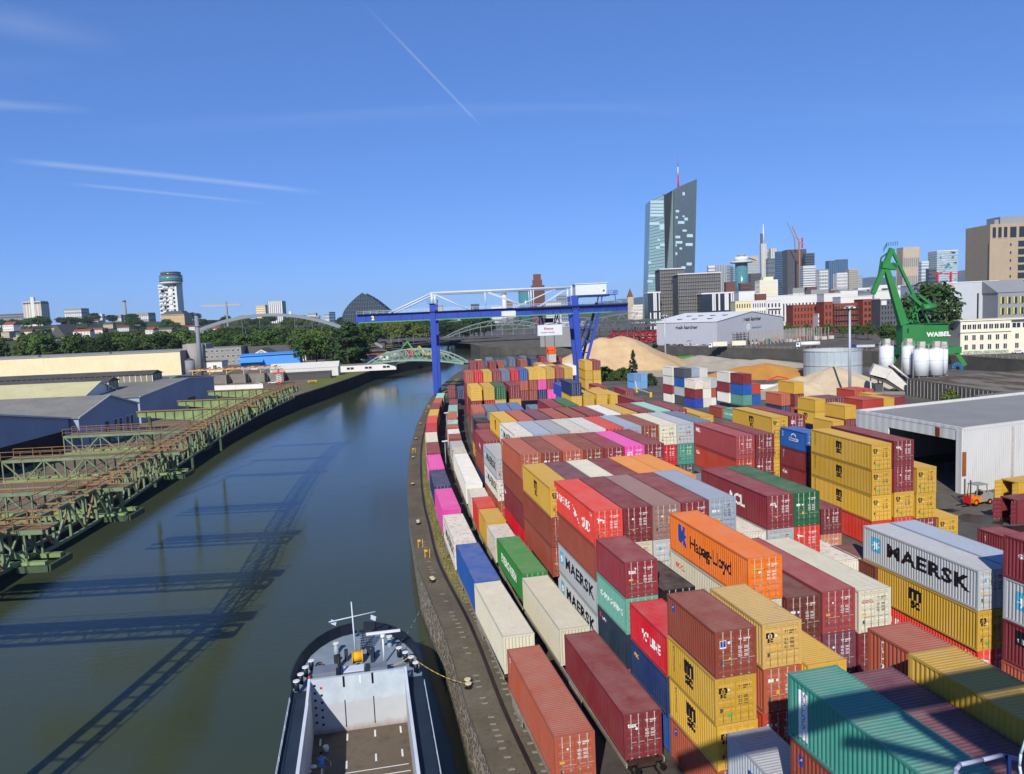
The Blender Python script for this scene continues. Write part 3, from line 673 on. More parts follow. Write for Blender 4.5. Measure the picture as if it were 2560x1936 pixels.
QE=[(34,-80),(21,-40),(12.6,-10),(6.2,12),(1.9,28),(-2.2,44.5),(-4.0,52),(-7.0,66.5),(-11.5,84.5),(-14.2,100),(-16.6,114.3),(-19.6,137),(-22.6,164.7),(-25.3,198.5),(-27.0,233),(-28.2,265),(-28.6,300),(-28,340),(-26.5,380),(-24,405),(-14,418)]
NE=[(40,404),(92,364),(140,318),(165,282),(190,236),(240,120),(300,-80)]
def sheet(name,poly,z,mat,wall=None,depth=0,kind='structure'):
    m=MB(); m.add([(x,y,z) for x,y in poly],[tuple(range(len(poly)))])
    o=m.build(name,mat); tag(o,kind=kind); return o
def skirt(name,pts,z0,z1,mat,label,cat,thick=1.2,cap=None):
    """a retaining wall along pts, with a coping"""
    root=empty(name,(pts[0][0],pts[0][1],z1),0,label,cat)
    def mk(nm,za,zb,off0,off1,mt):
        m=MB(); n=len(pts); L=[];R=[]
        for i,(x,y) in enumerate(pts):
            a=Vector(pts[max(i-1,0)]); b=Vector(pts[min(i+1,n-1)]); t=(b-a).normalized(); nn=Vector((t.y,-t.x))
            L.append((x+nn.x*off0,y+nn.y*off0)); R.append((x+nn.x*off1,y+nn.y*off1))
        rings=[[(L[i][0],L[i][1],za),(R[i][0],R[i][1],za),(R[i][0],R[i][1],zb),(L[i][0],L[i][1],zb)] for i in range(n)]
        rings=[[tuple(Vector(p)-root.location) for p in r] for r in rings]
        m.loft(rings,0,False,True); return m.build(nm,mt,root)
    mk('wall_face',z0,z1-.35,0,thick,mat); mk('coping',z1-.35,z1+.02,-.08,thick,cap or mat); return root
# stretch the yard sheet along the quay curve
sheet('yard_ground',QE+NE,0.0,ASPH)
skirt('quay_wall',QE,-9,0.012,STONE,'weathered masonry quay wall below the container terminal','quay wall',1.4,QUAY)
skirt('quay_wall',NE[::1],-9,0.012,WALLN,'far side quay wall of the terminal by the sand piles','quay wall',1.2,QUAY)
# left bank
LE=[(-62,20),(-68,70),(-72,104),(-74.2,136),(-77.5,170),(-82,208),(-84.4,250),(-83.7,289),(-81.2,325),(-78.8,368),(-77,424),(-70,470),(-60,500)]
sheet('west_bank_ground',LE+[(-75,540),(-88,650),(-100,760),(-140,900),(-900,900),(-900,20)],0.0,EARTH)
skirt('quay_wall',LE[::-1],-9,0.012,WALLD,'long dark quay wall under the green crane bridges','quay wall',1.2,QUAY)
tag(sheet('bank_grass',[(-81.4,323),(-79.2,368),(-77.6,410),(-95,408),(-94,360),(-92,326)],.02,GRASS),kind='structure')
# north bank
FE=[(-38,735),(-26,668),(-8,634),(32,594),(68,583.5),(104,541),(142,472),(186,394),(201,337),(206,305),(222,262),(262,170),(330,20)]
sheet('north_bank_ground',FE+[(900,20),(1500,1300),(-60,1300),(-70,800)],.5,ASPH)
skirt('quay_wall',FE[::-1],-9,.512,WALLN,'long grey basin wall below the builders merchant yard','quay wall',1.2,QUAY)
# far land
m=MB(); g=[(-30000,900),(-30000,30000),(30000,30000),(30000,1300),(1500,1300),(-60,1300),(-100,900)]
m.add([(x,y,.3) for x,y in g],[tuple(range(len(g)))]); tag(m.build('far_ground',FARG),kind='structure')
# strips on the near quay
def offset(pts,d):
    out=[]; n=len(pts)
    for i,(x,y) in enumerate(pts):
        a=Vector(pts[max(i-1,0)]); b=Vector(pts[min(i+1,n-1)]); t=(b-a).normalized(); out.append((x+t.y*d,y-t.x*d))
    return out
def strip(name,pts,d0,d1,z,mat,kind='structure'):
    A=offset(pts,d0); B=offset(pts,d1); m=MB(); v=[];f=[]
    for a,b in zip(A,B): v+=[(a[0],a[1],z),(b[0],b[1],z)]
    for i in range(len(A)-1): f.append((2*i,2*i+1,2*i+3,2*i+2))
    m.add(v,f); return tag(m.build(name,mat),kind=kind)
def dense(pts,step=3.0):
    P=[Vector(p) for p in pts]; out=[]
    for i in range(len(P)-1):
        p0=P[max(i-1,0)];p1=P[i];p2=P[i+1];p3=P[min(i+2,len(P)-1)]; n=max(1,int((p2-p1).length/step))
        for k in range(n):
            t=k/n; out.append(.5*((2*p1)+(-p0+p2)*t+(2*p0-5*p1+4*p2-p3)*t*t+(-p0+3*p1-3*p2+p3)*t**3))
    out.append(P[-1]); return [tuple(p) for p in out]
QD=dense(QE[2:18])
strip('quay_apron',QD,.9,4.4,.006,QUAY); 
RD=[p for p in QD if p[1]>70]
strip('grass_verge',RD,2.7,5.2,.012,DRYGR)
strip('trackbed',QD,4.4,13.2,.010,mat_wallc('track_ballast','#3b3530','#57504a','#2a2622'))
STEEL=flat('rusty_rail_steel','#3b2f2a',.5,.5,.2,3); RAILT=flat('rail_head','#6d6a68',.35,.8,.1,3)
def rail(pts,d,label,z=.02,w=.09,h=.14):
    A=offset(pts,d); m=MB()
    rings=[]
    for i,(x,y) in enumerate(A):
        a=Vector(A[max(i-1,0)]); b=Vector(A[min(i+1,len(A)-1)]); t=(b-a).normalized(); n=Vector((t.y,-t.x))*w/2
        rings.append([(x-n.x,y-n.y,z),(x+n.x,y+n.y,z),(x+n.x,y+n.y,z+h),(x-n.x,y-n.y,z+h)])
    m.loft(rings,0,False); return tag(m.build('rail',STEEL),label,'rail')
rail(QD,2.35,'black crane rail running along the quay edge',.01,.22,.14)
# sleepers-like concrete pads beside the crane rail
m=MB(); o=None
QN=dense(QE[3:10],.95); PADS=offset(QN,3.1)
rp=random.Random(4); padm=MB().box(-.22,-.10,0,.22,.10,.035).mesh('concrete_pad')
pad_root=empty('rail_plate_line',(PADS[0][0],PADS[0][1],.01),0,'double line of small concrete plates beside the crane rail','track plate')
PADC=flat('pale_concrete','#8d8474',.9,0,.2,3)
for d in (1.25,3.15,3.75):
    for (x,y) in offset(QN,d):
        if y<35 or y>95 or rp.random()<.25: continue
        p=add('plate',padm,PADC,pad_root,Vector((x+rp.uniform(-.08,.08),y,.012))-Vector(pad_root.location)); p.rotation_euler=(0,0,R_(10+rp.uniform(-6,6)))
# ------------------------------------------------------------------ bollards, quay ladder, stairs rail
BOLL=flat('bollard_cream','#d2c79a',.6,0,.1,3)
def bollard(x,y,lab,z=.0):
    r=empty('mooring_bollard',(x,y,z),0,lab,'bollard','mooring bollards on the quay')
    MB().cyl((0,0,0),(0,0,.34),.17,.14,12).build('post',STEEL,r); MB().cyl((0,0,.33),(0,0,.42),.25,.25,12).build('cap',BOLL,r); MB().cyl((0,0,-.0),(0,0,.05),.32,.32,12).build('base',STEEL,r)
bq=[((1169.5,1710.5),'mooring bollard holding the barge line, farther of pair'),((1171.5,1721),'mooring bollard holding the barge line, nearer of pair'),((1080,1452),'mooring bollard on quay, first past the yellow rails'),((1083,1456),'mooring bollard on quay, twin past the yellow rails'),((1045.3,1308),'quay bollard before the grass narrows, nearer twin'),((1046,1312),'quay bollard before the grass narrows, farther twin'),((1032,1214),'quay bollard halfway along the grass verge'),((1033,1147),'quay bollard before the small quay ladder'),((1040,1100),'quay bollard beyond the small quay ladder'),((1051,1062),'quay bollard near the far bend'),((1066,1033),'quay bollard at the far bend')]
for (u,v),lab in bq:
    q=at(u,v,0); bollard(q.x,q.y,lab)
def yellow_rail(u,v,lab,h=1.05):
    q=at(u,v,0); r=empty('quay_ladder',(q.x,q.y,0),R_(-78),lab,'ladder')
    for i,dx in enumerate((0,.55)):
        MB().cyl((0,dx,-4.6),(0,dx,h),.035,n=6).build('stile',YEL,r)
    for k in range(12): MB().cyl((0,0,-4.4+k*.4),(0,.55,-4.4+k*.4),.022,n=6).build('rung',YEL,r)
    MB().box(-.03,.0,.75,.03,.3,1.0).build('sign_plate',YEL,r)
yellow_rail(1063,1396,'yellow quay ladder with a square plate by the grass')
yellow_rail(1046,1370,'yellow quay ladder standing at the wall edge')
yellow_rail(1032,1133,'yellow quay ladder far along the verge'); yellow_rail(1070,1022,'yellow quay ladder at the far bend')
# ------------------------------------------------------------------ trains
T1=[(-.6+4.6,36),(2.7,42),(0.0,53.7),(-3.0,67.6),(-5.4,79.4),(-7.9,91.8),(-10.4,106.6),(-12.5,119.9),(-14.4,133.7),(-16.0,147.3),(-17.5,159.9),(-18.8,174.1),(-19.8,187.2),(-20.5,199.1),(-21.3,214),(-21.9,228),(-22.6,243.5),(-23.2,262)]
T2=[(12.5,20),(9.2,34),(7.0,44),(4.3,55.9),(1.4,68.2),(-1.2,81.6),(-3.7,94),(-5.8,106.8),(-7.8,120.6),(-9.6,133),(-11.4,146.5),(-13.1,163),(-14.3,177.4),(-15.5,193.5),(-16.3,207.9),(-17.2,223.7),(-17.9,240)]
TRD={1:dense([(12,2),(8,18)]+T1,2.0),2:dense(T2,2.0)}
for t in (1,2):
    for d in (-.75,.75): rail(TRD[t],d,f"{'outer' if t==1 else 'inner'} train track, {'river-side' if d<0 else 'yard-side'} rail",.02,.08,.15)
WAG=flat('wagon_brown','#3c2c26',.7,0,.25,2); WAGD=flat('wagon_dark','#171413',.7,.2,.2,2); WHL=flat('wheel_steel','#4c4742',.4,.7,.15,3); WAGE=flat('wagon_edge','#8f8878',.7,0,.3,3)
fr=MB(); fr.box(0,-.55,.62,13.0,.55,.86)
for y in (-1.25,1.17): fr.box(.2,y,.60,12.8,y+.08,.86,1)
for x in (.25,3.2,6.4,9.6,12.5): fr.box(x,-1.22,.68,x+.25,1.22,.84)
FRM=fr.mesh('wagon_frame')
bg_=MB(); bg_.box(-1.2,-.9,.30,1.2,-.75,.62).box(-1.2,.75,.30,1.2,.9,.62).box(-.25,-.8,.38,.25,.8,.60); BGM=bg_.mesh('bogie')
whm=MB(); whm.cyl((0,-.82,.46),(0,-.68,.46),.46,n=16).cyl((0,.68,.46),(0,.82,.46),.46,n=16).cyl((0,-.7,.46),(0,.7,.46),.08,n=8); WHM=whm.mesh('wheelset')
bfm=MB()
for y in (-.8,.8): bfm.cyl((0,y,.78),(.5,y,.78),.07,n=8).cyl((.5,y,.78),(.55,y,.78),.2,n=12)
BFM=bfm.mesh('buffer')
SIDEP=MB().box(1.2,-1.30,.18,4.2,-1.24,.66).mesh('side_plate')
class Path:
    def __init__(s,pts):
        s.p=[Vector(q) for q in pts]; s.d=[0]
        for a,b in zip(s.p[:-1],s.p[1:]): s.d.append(s.d[-1]+(b-a).length)
    def at(s,t):
        t=min(max(t,0),s.d[-1]-1e-3); i=int(np.searchsorted(s.d,t,side='right'))-1; i=min(i,len(s.p)-2)
        return s.p[i].lerp(s.p[i+1],(t-s.d[i])/(s.d[i+1]-s.d[i]))
    def near(s,q):
        q=Vector(q); return min(s.d,key=lambda t:(s.at(t)-q).length)
def wagon(P,t0,t1,lab,L=13.0):
    a,b=P.at(t0),P.at(t1); d=a-b; yaw=math.atan2(d.y,d.x); r=empty('flat_wagon',(b.x,b.y,.02),yaw,lab,'railway wagon','container wagons of the trains')
    s=d.length/13.0
    add('frame',FRM,[WAG,WAGE],r,scale=(s,1,1)); add('side_plate',SIDEP,WAGE,r)
    for x in (2.0*s,11.0*s):
        g=add('bogie',BGM,WAGD,r,(x,0,0))
        for dx in (-.9,.9): add('wheelset',WHM,WHL,g,(dx,0,0))
    add('buffer_beam',BFM,WAGD,r,(13*s,0,0))
DK=.90
def train(tn,items,lead):
    P=Path(TRD[tn]); name='outer' if tn==1 else 'inner'
    for i,(bx,by,fx,fy,L,s) in enumerate(items):
        c,l,flip,H=spec(s); f=Vector((fx,fy)); b=Vector((bx,by)); yaw=math.atan2(f.y-b.y,f.x-b.x); cen=(f+b)/2
        x,y=cen.x-math.cos(yaw)*L/2+math.sin(yaw)*WC/2,cen.y-math.sin(yaw)*L/2-math.cos(yaw)*WC/2
        base=f"{CNAME[c]} container"+(f" with {LNAME[l]}" if l and LNAME.get(l) else '')
        lab=f"{base} on {name} train, {ORD[i] if i<12 else ['thirteenth','fourteenth','fifteenth','sixteenth','seventeenth','eighteenth','nineteenth'][i-12]} from camera"
        container(x,y,DK,yaw,L,H,c,l,flip,lab,'containers on the trains',cen.y<128)
        t=P.near(cen)
        if L>8 or True:
            wagon(P,t-(L/2+.35),t+(L/2+.35),f"flat wagon of the {name} train under {ORD[i] if i<12 else 'far '+['thirteenth','fourteenth','fifteenth','sixteenth','seventeenth','eighteenth'][i-12]} container")
A=lambda s:s
train(1,[(0,53.7,2.7,42,L4,'BO.text'),(-3,67.6,-.35,56,L4,'CR.oocl^'),(-5.5,79.6,-3,68.0,L4,'BL.cosco^'),(-7.9,91.8,-5.8,80.5,L4,'WR.maersk'),(-10.4,106.6,-8.3,94.4,L4,'PK.onebig^'),(-12.5,119.9,-10.6,108.1,L4,'NV'),(-14.4,133.7,-12.6,121.2,L4,'PK.onebig'),(-16,147.3,-14.5,135,L4,'DR'),(-17.5,160,-16.1,147.8,L4,'CR'),(-18.8,174,-17.6,161.5,L4,'RD'),(-19.8,187,-18.85,174.8,L4,'RO'),(-20.55,199.8,-19.8,187.8,L4,'Y'),(-21.4,214,-20.7,201,L4,'DR'),(-21.9,227.6,-21.4,215.4,L4,'BO'),(-22.5,242,-21.95,229.5,L4,'LT')],0)
train(2,[(4.3,55.9,7.0,44,L4,'DR.tex'),(1.4,68.4,3.95,57,L4,'CR.oocl^'),(-1.2,81.6,1.4,69.6,L4,'GN.evergreen'),(-2.5,88,-1.4,81.95,L2,'WR.maersk!^'),(-3.65,94.1,-2.6,88.2,L2,'Y.msc^'),(-4.8,100.7,-3.8,94.5,L2,'RO^'),(-5.75,107,-4.9,101.1,L2,'WR.maersk!^'),(-7.8,120.8,-6.1,108.9,L4,'WH^'),(-9.6,133.2,-7.85,121.2,L4,'WH^'),(-10.55,140.6,-9.75,134.5,L2,'WR^'),(-11.4,147.3,-10.6,141.3,L2,'GR^'),(-12.35,156.6,-11.7,150.5,L2,'BR^'),(-13.05,163,-12.4,157,L2,'WH^'),(-13.75,171,-13.2,165,L2,'BO^'),(-14.2,177.6,-13.8,171.5,L2,'LT^'),(-15.5,193.3,-14.6,181,L4,'BO'),(-16.3,208,-15.5,195.8,L4,'LT'),(-17.2,222.8,-16.4,210.5,L4,'DR')],0)
# empty wagon in front of the inner train, black hatch covers showing its bare frame
P2=Path(TRD[2]); t=P2.near((7.6,41.2)); wagon(P2,t-14.2,t-.6,'empty bare-framed wagon ahead of the inner train')
# ------------------------------------------------------------------ blue gantry crane
CBLUE=flat('crane_blue','#2c46a0',.5,0,.12,1.2); CBLUD=flat('crane_dark_blue','#1d2c63',.5,0,.12,1.2); CGRN=flat('crane_green_edge','#4f9a45',.5,0,.08,1.2); CWHT=flat('crane_pale_steel','#b9c4cf',.5,0,.08,1.5); CHSE=flat('machine_house_sheet','#c9cfd4',.6,0,.06,1.5)
def truss_rail(m,a,b,h=1.1,n=8,w=.05):
    a,b=Vector(a),Vector(b)
    m.bar(a+Vector((0,0,h)),b+Vector((0,0,h)),w); m.bar(a+Vector((0,0,h*.5)),b+Vector((0,0,h*.5)),w*.8)
    for i in range(n+1): p=a.lerp(b,i/n); m.bar(p,p+Vector((0,0,h)),w)
    return m
def gantry(loc,rz,label,number,trolley_x,detail=True):
    """local x across the rails, y along the quay; legs at x=-26.5 and 23"""
    r=empty('gantry_crane',loc,rz,label,'gantry crane')
    xl,xr,zb=-26.6,23.2,27.2
    for y in (-7,7):
        # plate girder
        g=MB(); g.box(-53.5,y-.55,zb,42,y+.55,zb+2.5); g.box(-53.5,y-.7,zb-.12,42,y+.7,zb); g.box(-53.5,y-.7,zb+2.5,42,y+.7,zb+2.6); gd=g.build('girder',CBLUE,r)
        MB().box(-52.6,y-.72,zb-.42,36,y+.72,zb-.125).build('green_edge',CGRN,gd)
        e=MB(); e.prism([(-53.5,0),(-52,-.4),(-50,-.4),(-50,0)],-.5,.5,0,Matrix.Translation((0,y,zb-.12))@Matrix.Rotation(math.pi/2,4,'X')); e.build('girder_tip',CBLUE,gd)
        if detail:
            for x in range(-50,42,4): MB().box(x,y-.60,zb+.05,x+.12,y+.60,zb+2.45).build('stiffener',CBLUD,gd)
        t=MB(); truss_rail(t,(-53,y-.9,zb+2.6),(42,y-.9,zb+2.6),1.1,40,.06); t.build('handrail',CWHT,gd)
        MB().box(-53,y-1.5,zb+2.5,42,y-.7,zb+2.6).build('walkway',CBLUD,gd)
        # pale stay truss above
        zt=36.2; s=MB(); s.cyl((xl,y,zt),(xr-.8,y,zt),.42,n=8); s.build('top_chord',CWHT,r)
        MB().cyl((xl,y,zt),(-42,y,zb+2.6),.33,n=8).build('stay',CWHT,r)
        for a,b in (((xl,zt),(-14,zb+2.6)),((-8,zt),(7.5,zb+2.6)),((-8,zt),(-8,zb+2.6)),((9,zt),(9,zb+2.6)),((18,zt),(2,zb+2.6)),((xr-1,zt),(11,zb+2.6)),((-14+22,zt-.0),(-14+22.2,zb+2.6))):
            MB().cyl((a[0],y,a[1]),(b[0],y,b[1]),.2,n=6).build('web_member',CWHT,r)
        MB().cyl((xl,y,zb+2.6),(xl,y,zt+.3),.55,n=8).build('pylon',CWHT,r); MB().cyl((xr-.8,y,zb+2.6),(xr-.8,y,zt+.5),.45,n=8).build('pylon',CWHT,r)
        # legs
        l=MB(); l.loft([[(xl-1.1,y-.9,.9),(xl+.6,y-.9,.9),(xl+.6,y+.9,.9),(xl-1.1,y+.9,.9)],[(xl-.95,y-1.0,zb+5.3),(xl+.95,y-1.0,zb+5.3),(xl+.95,y+1.0,zb+5.3),(xl-.95,y+1.0,zb+5.3)]],0,False); l.build('leg',CBLUE,r)
        l=MB(); l.loft([[(24.0,y-.9,.9),(25.8,y-.9,.9),(25.8,y+.9,.9),(24.0,y+.9,.9)],[(xr-1.1,y-1.1,zb+6),(xr+1.3,y-1.1,zb+6),(xr+1.3,y+1.1,zb+6),(xr-1.1,y+1.1,zb+6)]],0,False); l.build('leg',CBLUE,r)
        MB().bar((25.5,y,5),(33,y,zb+3.5),.9,.9).build('brace_leg',CBLUE,r)
        for a,b in (((24.2,20),(30.5,21.3)),((24.3,12),(29.5,24)),((24.2,13),(28.0,13))): MB().bar((a[0],y,a[1]),(b[0],y,b[1]),.35,.35).build('brace',CBLUD,r)
        if y<0:
            # platform and ladder cage at the near leg
            c=MB(); truss_rail(c,(xl-1.6,y-1.6,zb+5.4),(xl+1.9,y-1.6,zb+5.4),1.2,4,.07); truss_rail(c,(xl+1.9,y-1.6,zb+5.4),(xl+1.9,y+1.4,zb+5.4),1.2,3,.07); c.box(xl-1.6,y-1.6,zb+5.3,xl+1.9,y-1.0,zb+5.4); c.build('platform',CBLUD,r)
    for x in (xl-.25,24.9):
        MB().box(x-.7,-9.5,.5,x+.7,9.5,1.9).build('sill_beam',CBLUE,r)
        for y in (-8.6,-7.2,7.2,8.6):
            b=MB(); b.box(x-.35,y-.65,.05,x+.35,y+.65,.75); b.build('wheel_bogie',CBLUD,r)
        MB().box(x-.5,-7,zb+2.7 if x<0 else zb-3.6,x+.5,7,zb+3.9 if x<0 else zb-2.4).build('cross_beam',CBLUE,r)
    h=MB(); h.box(24,-5.5,33.3,35,5.5,37.1); 
    ho=h.build('machine_house',CHSE,r)
    for i in range(18): MB().box(24.3+i*.6,-5.56,33.4,24.36+i*.6,-5.5,37.0).build('sheet_rib',CHSE,ho)
    MB().box(23.7,-5.8,37.1,35.3,5.8,37.35).build('house_roof',CHSE,ho); MB().box(33.7,-5.57,34.2,34.3,-5.51,34.9).build('hatch',GREYD,ho)
    MB().box(23,-6,32.6,36,6,33.28).build('house_floor',CBLUD,r)
    for a in (24.5,33): 
        for y in (-5,5): MB().bar((a,y,zb+2.6),(a+.4,y,32.7),.4,.4).build('house_post',CBLUE,r)
    p=MB(); truss_rail(p,(35,-5.5,33.2),(39,-5.5,33.2),1.3,6,.08); truss_rail(p,(39,-5.5,33.2),(39,5.5,33.2),1.3,6,.08); p.box(35,-5.5,33.0,39,5.5,33.15); p.bar((37.9,-5.5,33.1),(38.2,-5.5,zb+3),.25); p.build('end_platform',CBLUE,r)
    # cable festoon and far walkway clutter
    f=MB(); rf=random.Random(3)
    for i in range(34):
        x=8+i*1.0; d=rf.uniform(.7,1.6); f.tube([(x,-8.4,zb+2.2),(x+.25,-8.4,zb+2.2-d),(x+.6,-8.4,zb+2.2-d*.9),(x+.95,-8.4,zb+2.2)],.06,5)
    f.build('cable_festoon',BLACK,r)
    MB().box(2,-8.7,zb+2.2,42,-8.1,zb+2.5).build('festoon_rail',CBLUD,r)
    sg=MB().box(-2.5,-7.72,zb-.6,2.5,-7.62,zb+1.6).build('name_board',CHSE,r)
    if number:
        tm=text_mesh(number,1.9,.05); tm.transform(Matrix.Translation((-48.0,-7.72,zb+.55))@Matrix.Rotation(math.pi/2,4,'X')); add('number',tm,WHITE,r)
        MB().add([(-48.2,-7.62,zb+.3),(-46.6,-7.62,zb+.3),(-46.6,-7.62,zb+2.2),(-48.2,-7.62,zb+2.2)],[(0,1,2,3)]).build('number_plate',GREYD,r)
    if trolley_x is not None:
        x=trolley_x; t=MB(); t.box(x-4,-6.3,zb+.1,x+4,6.3,zb+1.0); 
        to=t.build('trolley',CBLUD,r)
        c=MB()
        for dx in (-3,3):
            for y in (-5,5): c.bar((x+dx,y,zb),(x+dx*.7,y*.5,zb-3.4),.3)
        c.build('trolley_frame',CBLUE,to); MB().box(x-1.5,-1.5,zb-3.2,x+1.5,1.5,zb-1.6).build('hoist_drum',CBLUD,to)
        tr=MB().box(x-4.4,-3.2,19.5,x+4.4,3.2,23.3).build('control_cabin',CHSE,to)
        tm=text_mesh('Rhenus',1.15,.03); tm.transform(Matrix.Translation((x-2.2,-3.26,21.6))@Matrix.Rotation(math.pi/2,4,'X')); add('sign_text',tm,REDM,tr)
        tm=text_mesh('Container Terminal',.62,.02); tm.transform(Matrix.Translation((x-3.4,-3.26,20.4))@Matrix.Rotation(math.pi/2,4,'X')); add('sign_text',tm,GREYD,tr)
        for dx in (-3.5,3.5):
            for y in (-2.4,2.4): MB().bar((x+dx,y,23.3),(x+dx,y,zb),.22).build('cabin_hanger',CBLUE,tr)
        for dx in (-1.7,1.7):
            for y in (-.9,.9): MB().cyl((x+dx,y,15.2),(x+dx,y,19.5),.05,n=5).build('hoist_rope',BLACK,to)
    return r
g2=gantry((-.2,277.5,0),R_(1.2),'tall blue gantry crane with pale stays spanning the far yard','2',14.6)
# spreader and the box it carries
ORG=flat('spreader_orange','#e0561c',.5,0,.1,2)
sp_=empty('container_spreader',(14.6,277.5,0),R_(1.2),'orange spreader hanging from the blue gantry crane','spreader')
MB().box(-1.5,-1.3,14.2,1.5,1.3,15.3).build('headblock',ORG,sp_); MB().box(-1.2,-6,13.4,1.2,6,13.9).build('beam',ORG,sp_)
for y in (-5.6,0,5.6): MB().box(-1.3,y-.3,13.0,1.3,y+.3,14.2).build('cross_bar',ORG,sp_)
for sx in (-1,1): MB().bar((sx*1.1,-1,15.2),(sx*1.7,-3.6,13.9),.3).build('strut',ORG,sp_)
container(14.6-1.2,277.5+6,10.0,R_(-88.8),L4,2.896,'WR','',False,'rust-stained white container hanging from the orange spreader','containers on the trains',False)
# the crane the photographer stands on: its girder hangs overhead, its frame beside
k=empty('crane_trolley',(8.5,.5,0),R_(13.2),'crane boom and trolley lattice casting its shadow over the nearest containers','crane trolley')
MB().box(-9.6,1.0,30.6,12,1.75,31.5).build('boom_girder',CBLUE,k)
MB().box(1.5,-6.5,30.4,5.5,.8,30.6).build('platform',CBLUD,k)
for a,b in (((-3,-.5,31),(2.5,-6.5,31)),((-2,-7,30.8),(12,-5.6,30.8)),((0,-7.5,30.8),(0,.5,30.8)),((7.6,-7.5,30.8),(6.6,.8,30.8)),((1,-7,31),(7.5,-1,31)),((10.5,-7,31),(6,-1.5,31)),((11.5,-7,31),(11.5,.8,31)),((6,-4,31),(12,-3,31)),((-1,-3.4,31),(6,-2.6,31))): MB().bar(a,b,.34).build('lattice_bar',CBLUE,k)
MB().cyl((9.0,-4.6,30.9),(9.0,-2.8,30.9),.8,n=16).build('cable_drum',CBLUD,k)
hr=empty('handrail',tuple(atY(2456,1900,4.4)),0,'bent pale handrail pipe at the crane edge','handrail')
PIPE=flat('handrail_grey','#a8a9c0',.4,.2,.1,4)
h0=Vector(hr.location); 
m=MB(); m.tube([atY(2386,1960,4.2)-h0,atY(2390,1925,4.25)-h0,atY(2400,1912,4.3)-h0,atY(2456,1900,4.4)-h0,atY(2503,1889,4.5)-h0],.013,8); m.build('pipe',PIPE,hr)
m=MB(); m.bar(atY(2521,1889,4.5)-h0,atY(2524,1960,4.5)-h0,.02); m.bar(atY(2503,1889,4.5)-h0,atY(2545,1898,4.6)-h0,.022); m.build('post',CBLUD,hr)
m=MB(); m.tube([atY(2568,1840,4.3)-h0,atY(2552,1885,4.3)-h0,atY(2549,1915,4.3)-h0,atY(2556,1960,4.3)-h0],.008,6); m.build('cable',CWHT,hr)
# ------------------------------------------------------------------ barge
HULL=flat('hull_navy','#18212e',.45,0,.15,.8); DECK=flat('deck_navy','#26313f',.6,0,.2,.8); BWHT=flat('barge_white','#cdd3d8',.5,0,.08,.8); LGREY=flat('locker_grey','#6e7682',.6,0,.12,1.5)
def mat_hold():
    n=NT('hold_wall'); p=n.coord(); a=n.noise(.7,p,5,.6); b=n.noise(2.0,n.mapv(p,(1,1,.3)),5,.65); z=n.n('ShaderNodeSeparateXYZ'); n.l(p,z.inputs[0])
    col=n.mix(n.rng(a,.3,.7),lin('#a3afb8'),lin('#bac4ca')); col=n.mix(n.rng(n.math('ADD',z.outputs[2],n.math('MULTIPLY',a,.6)),-2.6,-2.4,.7,0),col,lin('#aeaeae')); col=n.mix(n.rng(b,.6,.8,0,.35),col,lin('#75675c')); col=n.mix(n.rng(n.math('ADD',z.outputs[2],n.math('MULTIPLY',b,.9)),-4.8,-4.2,.7,0),col,lin('#8a6f5a')); return n.fin(col,.6,0,.3)
HOLD=mat_hold(); FLOOR=mat_wallc('hold_floor','#5b5145','#6d6152','#443b33')
sh=empty('cargo_barge',(-13.55,59.75,0),R_(11.0),'dark-hulled cargo barge with an open pale grey hold moored at the quay','barge')
def hw(y):      # outer half breadth along the hull
    if y<=0: return 5.35
    t=min(y/9.6,1); return 5.35*math.sqrt(max(1-t**2.3,0))
ys=[-58,-40,-20,-10,-4,0,2,3.5,5,6.3,7.5,8.5,9.2,9.6]
m=MB(); 
def ring(y):
    w=max(hw(y),.12); zt=-1.55+(.75*max(0,(y-1)/8.6) if y>1 else 0); k=.86
    return [(-w,y,zt),(-w*.98,y,-4.2),(-w*k,y-.2*max(y,0)*.3,-7.2),(w*k,y-.2*max(y,0)*.3,-7.2),(w*.98,y,-4.2),(w,y,zt)]
R1=[ring(y) for y in ys]; m.loft(R1,0,True,False,False); m.build('hull',HULL,sh)
